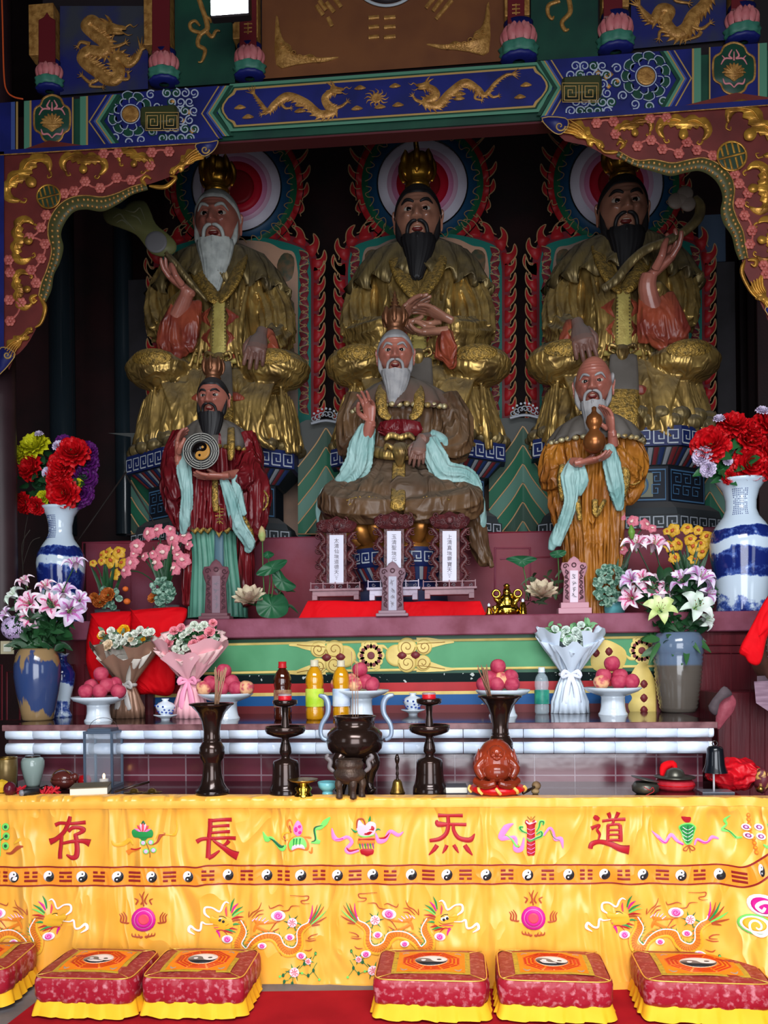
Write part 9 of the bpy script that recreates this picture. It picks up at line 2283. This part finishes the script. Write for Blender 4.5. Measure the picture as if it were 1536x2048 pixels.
L=tabl(1350,1578);t=thing('cushion','flat round red cushion under the grey cymbal','cushion',L);lp('cushion_body',mat('dull_red_cloth',(170,30,44),.6),L,[(.1,0),(32,0),(36,5),(36,13),(32,18),(.1,18)],t,40,fn=lambda a,z:1+.02*sin(a*16));lp('seam',M_redc,L,[(36,8.5),(37.4,9.5),(36,10.5)],t,40)
L=L+Vector((0,0,18.5*S_(L.y)));t=thing('cymbal','grey domed cymbal with a wide rim lying on the round red cushion','cymbal',L);lp('cymbal_disc',M_pew,L,[(.1,1),(18,1),(38,4),(39,6),(20,6),(19,10),(15,18),(8,22),(.1,23)],t,44);b=MB();b.tube([L+Vector((-22*s,.03,6*s)),L+Vector((-14*s,.06,22*s)),L+Vector((2*s,.06,27*s)),L+Vector((6*s,.04,18*s))],[4*s,9*s,9*s,4*s],12,sm=4);b.build('red_tie_cloth',M_redc,t)
# black bell on its stand
L=tabl(1431,1584);s=S_(L.y);t=thing('bell_stand','black bell shaped shade on a thin white post over a clear square base','bell',L)
b=MB();b.box(L+Vector((0,0,1.5*s)),(60*s,.09,3*s),bev=.001);b.build('clear_base',mat('clear_acrylic',(190,196,210),.05,trans=.7),t,smooth=False);b=MB();b.tube([L+Vector((-3*s,0,3*s)),L+Vector((-3*s,0,50*s))],2.0*s,10);b.build('post',mat('pale_post',(200,196,200),.4),t)
lp('bell_shade',mat('black_enamel',(14,18,24),.25,coat=.4),L,[(23.5,38),(23,40),(18,54),(16,74),(15,84),(12,88),(4,90),(.1,90)],t,36);b=MB();b.tube([L+Vector((5*s*cos(a),0,(94+5*sin(a))*s))for a in[2*pi*i/14 for i in range(14)]],1.2*s,6,closed=True);b.build('hanging_loop',M_brz,t)
# crumpled red cloth, right
L=tabl(1478,1582);s=S_(L.y);b=MB();b.ell(L+Vector((0,.05,30*s)),(50*s,.09,30*s),80,48,fn=lambda p:1+.22*noise.noise(p*2.2)+.10*abs(noise.noise(p*5)));o=b.build('red_cloth',mat('crumpled_red_cloth',(196,6,24),.45,fold=(7,.8,.02,(1,1,1)),col2=(180,6,24),ns=6));tag(o,'crumpled shiny red cloth heap behind the black bell shade','cloth')
L=tabl(1528,1586);t=thing('trinket','patterned cloth trinket with gold spots at the right picture edge','trinket',L);b=MB();b.ell(L+Vector((0,.03,22*s)),(14*s,.04,24*s),24,16,fn=lambda p:1+.15*noise.noise(p*3));b.build('patterned_cloth',mat('patterned_brocade_cloth',(92,30,40),.5,col2=(190,150,80),ns=26,thr=(.5,.56)),t);b=MB();b.ell(L+Vector((-8*s,-.01,8*s)),6*s,12,8);b.build('gold_knob',M_brass,t)
# left group
L=tabl(14,1580);t=thing('brass_jar','brass and dark red jar cut off by the left picture edge','jar',L);lp('jar_body',mat('brass_to_maroon_glaze',(120,102,56),.3,metal=.4,col2=(80,44,44),ns=2),L,[(.1,0),(16,0),(19,10),(21,40),(21,64),(19,66),(.1,66)],t);lp('rim',M_brass,L,[(19,64),(21,66),(21,68),(18,68)],t)
L=tabl(66,1572);t=thing('celadon_jar','small pale grey green jar with a narrow dark mouth','jar',L);lp('jar_body',mat('celadon_glaze',(136,152,146),.2,coat=.4),L,[(.1,0),(13,0),(14,4),(19,22),(23,40),(23,52),(20,58),(12,61),(.1,60)],t);lp('mouth_ring',M_brz,L,[(12,59),(15,60),(15,63),(10,63),(.1,60)],t)
L=tabl(122,1580);s=S_(L.y);M_wf=mat('polished_reddish_wood',(88,38,32),.22,coat=.4,col2=(66,28,26),ns=6);t=thing('wooden_fish','polished reddish wooden fish drum beside the celadon jar','wooden fish',L)
b=MB();b.ell(L+Vector((0,.03,20*s)),(27*s,.055,20*s),32,22,fn=lambda p:1-.10*exp(-(p.z/.08)**2)*(p.y<0));b.ell(L+Vector((26*s,.02,26*s)),(9*s,.02,9*s),16,12);b.build('drum_body',M_wf,t,remesh=.003);b=MB();b.tube([L+Vector((-22*s,.0,16*s)),L+Vector((-14*s,.0,36*s)),L+Vector((4*s,.0,43*s)),L+Vector((20*s,.0,34*s))],.002,6,sm=4);b.build('carved_groove',M_brass,t)
b=MB();b.tube([L+Vector((-20*s,-.04,10*s)),L+Vector((-30*s,-.06,5*s))],5*s,10);b.build('striker',M_brz,t)
L=tabl(169,1572);t=thing('apple_candle','glossy red apple shaped candle beside the glass lantern','candle',L);lp('apple_body',mat('glossy_red_wax',(176,20,28),.12,coat=.5),L,[(.1,0),(8,0),(13,6),(14,14),(11,22),(4,24),(.1,22)],t);lp('wick',M_porc,L,[(1.2,22),(1.2,30),(.1,30)],t,8)
L=tabl(155,1582);b=MB();b.ell(L+Vector((0,0,8*s)),(11*s,.02,8*s),18,12,fn=lambda p:1+.08*noise.noise(p*3));tag(b.build('pear',mat('yellow_green_pear',(176,166,104),.5)),'small yellowish green pear in front of the red apple candle','fruit')
L=tabl(56,1592);t=thing('torch','short black torch with a grey end lying at the front left','torch',L);b=MB();b.tube([L+Vector((-4*s,-.03,8*s)),L+Vector((14*s,.03,8*s))],[7*s,7*s],16);b.build('torch_body',mat('black_plastic',(28,28,30),.4),t);b=MB();b.tube([L+Vector((-6*s,-.038,8*s)),L+Vector((-4*s,-.03,8*s))],6.6*s,16);b.build('torch_lens',mat('grey_lens',(130,128,132),.2),t)
for px,nm,lb in((40,'red_cord','short tangle of red thread left of the black torch'),(86,'red_tassel','red tassel right of the black torch'),(108,'red_tassel','small red tassel in front of the wooden fish')):
 L=tabl(px,1588);b=MB()
 for i in range(7):b.tube([L+Vector((0,0,4*s)),L+Vector((random.uniform(-14,14)*s,random.uniform(-.02,.02),random.uniform(3,16)*s)),L+Vector((random.uniform(-16,16)*s,random.uniform(-.03,.02),2.4*s))],2.2*s,6,sm=3)
 tag(b.build(nm if nm!='red_cord' else 'thread_tangle',mat('crimson_thread',(180,20,36),.6)),lb,'tassel')
L=tabl(4,1588);b=MB();b.ell(L+Vector((0,0,15*s)),(17*s,.03,15*s),6,4);o=b.build('yellow_ornament',mat('yellow_gold_satin',(206,164,40),.35),smooth=False);tag(o,'faceted yellow and gold ball at the left picture edge','ornament')
L=tabl(20,1592);b=MB();b.ell(L+Vector((0,0,14*s)),(12*s,.03,14*s),16,12,fn=lambda p:1+.1*noise.noise(p*4));tag(b.build('maroon_ball',mat('glossy_maroon',(84,22,34),.25)),'lumpy dark maroon ball beside the yellow faceted ball','ornament')
# glass lantern
L=tabl(208,1572);s=S_(L.y);t=thing('glass_lantern','grey metal framed glass lantern with a small burning light','lantern',L);w_,d_,h_=62*s,.13,112*s
M_fr2=mat('blue_grey_metal',(84,98,116),.35,metal=.5);b=MB()
for sx in(-1,1):
 for sy in(-1,1):b.box(L+Vector((sx*w_*.46,sy*d_*.46,h_/2)),(.011,.011,h_),bev=.001)
b.box(L+Vector((0,0,.006)),(w_,d_,.012));b.box(L+Vector((0,0,h_)),(w_,d_,.012));b.build('frame',M_fr2,t,smooth=False)
b=MB();b.box(L+Vector((0,0,h_+.008)),(w_*.8,d_*.8,.02),bev=.003);b.build('cap',M_fr2,t,smooth=False);b=MB()
for sx in(-1,1):b.box(L+Vector((sx*w_*.46,0,h_/2)),(.002,d_*.85,h_*.95))
b.box(L+Vector((0,-d_*.46,h_/2)),(w_*.85,.002,h_*.95));b.build('glass_panes',mat('thin_lantern_glass',(190,205,220),.03,alpha=.10),t,smooth=False)
b=MB();b.tube([L+Vector((30*s*cos(a),0,h_+.015+22*s*sin(a)))for a in[pi*i/12 for i in range(13)]],.0012,5);b.build('wire_handle',M_brz,t)
b=MB();b.lathe([(.1*s,0),(9*s,0),(9*s,10*s),(.1*s,10*s)],L+Vector((0,0,.012)),16);b.build('candle',mat('candle_wax',(220,206,190),.4),t);b=MB();b.ell(L+Vector((0,0,.012+15*s)),(3*s,3*s,6*s),8,8);b.build('flame',mat('warm_flame',(255,190,120),.5,emit=6),t)
for px,lb in((268,'left of the two small brass cymbals, under a black stick'),(304,'right of the two small brass cymbals')):
 L=tabl(px,1588);t=thing('small_cymbal',lb,'cymbal',L,'small brass cymbals');lp('cymbal_disc',M_brass,L,[(.1,1),(9,1),(20,3),(20,4.4),(10,4),(8,9),(3,12),(.1,12)],t,28);lp('rim',M_brz,L,[(20,3),(21,3.7),(20,4.4)],t,28)
L=tabl(262,1590);b=MB();b.tube([L+Vector((-28*s,-.02,8*s)),L+Vector((28*s,.05,22*s))],2.4*s,8);tag(b.build('striker_stick',M_brz),'thin black stick lying across the left small cymbal','stick')
# ---------- right hand edge: drum with red cloth, broken plaster corner, wall socket
Yd=4.05;mp=plane(Yd);t=thing('drum','large hide drum cut off by the right picture edge','drum',mp(1600,1400));c=mp(1622,1290);s=mpp(Yd)
RX=Matrix.Rotation(pi/2,3,'X');b=MB();b.lathe([(r*s,z*s)for r,z in((96,-60),(104,-40),(108,0),(104,40),(96,60))],c,64,M=RX);b.build('drum_shell',mat('worn_drum_shell',(120,82,68),.5,col2=(90,52,46),ns=7),t)
b=MB();b.lathe([(r*s,z*s)for r,z in((.1,61),(88,61),(97,60))],c,64,M=RX);b.build('drum_skin',mat('pale_hide',(200,172,130),.6),t)
b=MB();b.tube([c+Vector((97*s*cos(a),-.146,97*s*sin(a)))for a in[2*pi*i/64 for i in range(64)]],6*s,8,closed=True)
b.build('drum_rim',mat('grey_brown_rim',(104,92,84),.5),t);b=MB()
for i in range(60):a=2*pi*i/60;b.ell(c+Vector((103*s*cos(a),-.142,103*s*sin(a))),2*s,6,4)
b.build('stud_pattern',mat('dark_studs',(70,58,54),.4),t)
cloth_bundle([(1546,1186),(1530,1200),(1505,1248),(1478,1300),(1490,1314),(1498,1326),(1514,1331),(1524,1318),(1536,1270),(1560,1230)],3.86,'bright red cloth draped over the drum at the right edge',.05)
t=thing('drum_stand','pale mauve wooden drum stand end at the right picture edge','stand',mp(1560,1440));mb=MB();mb.blob(plane(4.0),[(1508,1363),(1600,1358),(1600,1440),(1536,1422),(1512,1406)],.10,-.10,0,rnd=False);mb.build('stand_end',mat('pale_mauve_wood',(140,112,128),.5,col2=(112,84,100),ns=8,stretch=(1,1,8)),t,smooth=False)
mb=MB();mb.blob(plane(4.02),[(1514,1352),(1600,1348),(1600,1362),(1514,1364)],.08,-.08,0,rnd=False);mb.build('top_rail',mat('grey_mauve_wood',(88,68,78),.5),t,smooth=False)
mb=MB();mb.tube([W(1600,1590,4.05),W(1590,1440,4.05)],.02,10);mb.build('post',MATS['grey_mauve_wood'],t)
t=thing('broken_moulding','broken pink plaster moulding end with a grey stone above the tiles, right','moulding',W(1440,1445,3.98));b=MB();mp=plane(3.97)
b.blob(mp,[(1431,1452),(1432,1425),(1440,1400),(1452,1388),(1466,1390),(1473,1405),(1466,1425),(1452,1442),(1438,1460)],.06,-.09,3);b.build('plaster_lump',mat('chipped_pink_plaster',(138,62,74),.6,col2=(190,160,160),ns=16,thr=(.58,.62),bump=.6,bs=30),t);b=MB();b.blob(mp,[(1416,1412),(1436,1384),(1448,1372),(1460,1380),(1464,1390),(1448,1398),(1438,1410),(1434,1430),(1424,1428)],.07,-.07,2);b.build('grey_stone',mat('grey_stone_lump',(82,70,74),.7,col2=(60,50,54),ns=9),t)
t=thing('wall_socket','small cream framed switch box on the maroon panelling, left edge','switch',W(14,1308,4.64));b=MB();b.blob(plane(4.64),[(1,1308),(1,1282),(28,1282),(28,1308)],.03,0,0,rnd=False);b.build('frame',mat('cream_plastic',(180,170,140),.5),t,smooth=False);b=MB();b.blob(plane(4.61),[(7,1303),(7,1288),(22,1288),(22,1303)],.004,0,0,rnd=False);b.build('face',mat('pale_face',(206,206,190),.5),t,smooth=False)
b=MB();b.tube([W(x,y,4.9)for x,y in((40,1232),(46,1150),(44,1090),(60,1060))],.003,5,sm=4);b.tube([W(x,y,4.9)for x,y in((46,1130),(62,1085),(80,1075))],.002,5,sm=4);b.tube([W(x,y,4.9)for x,y in((45,1110),(50,1062),(56,1030))],.002,5,sm=4)
tag(b.build('dry_twig',mat('dry_twig_bark',(64,58,52),.8)),'bare dry twig rising left of the left porcelain vase','twig')
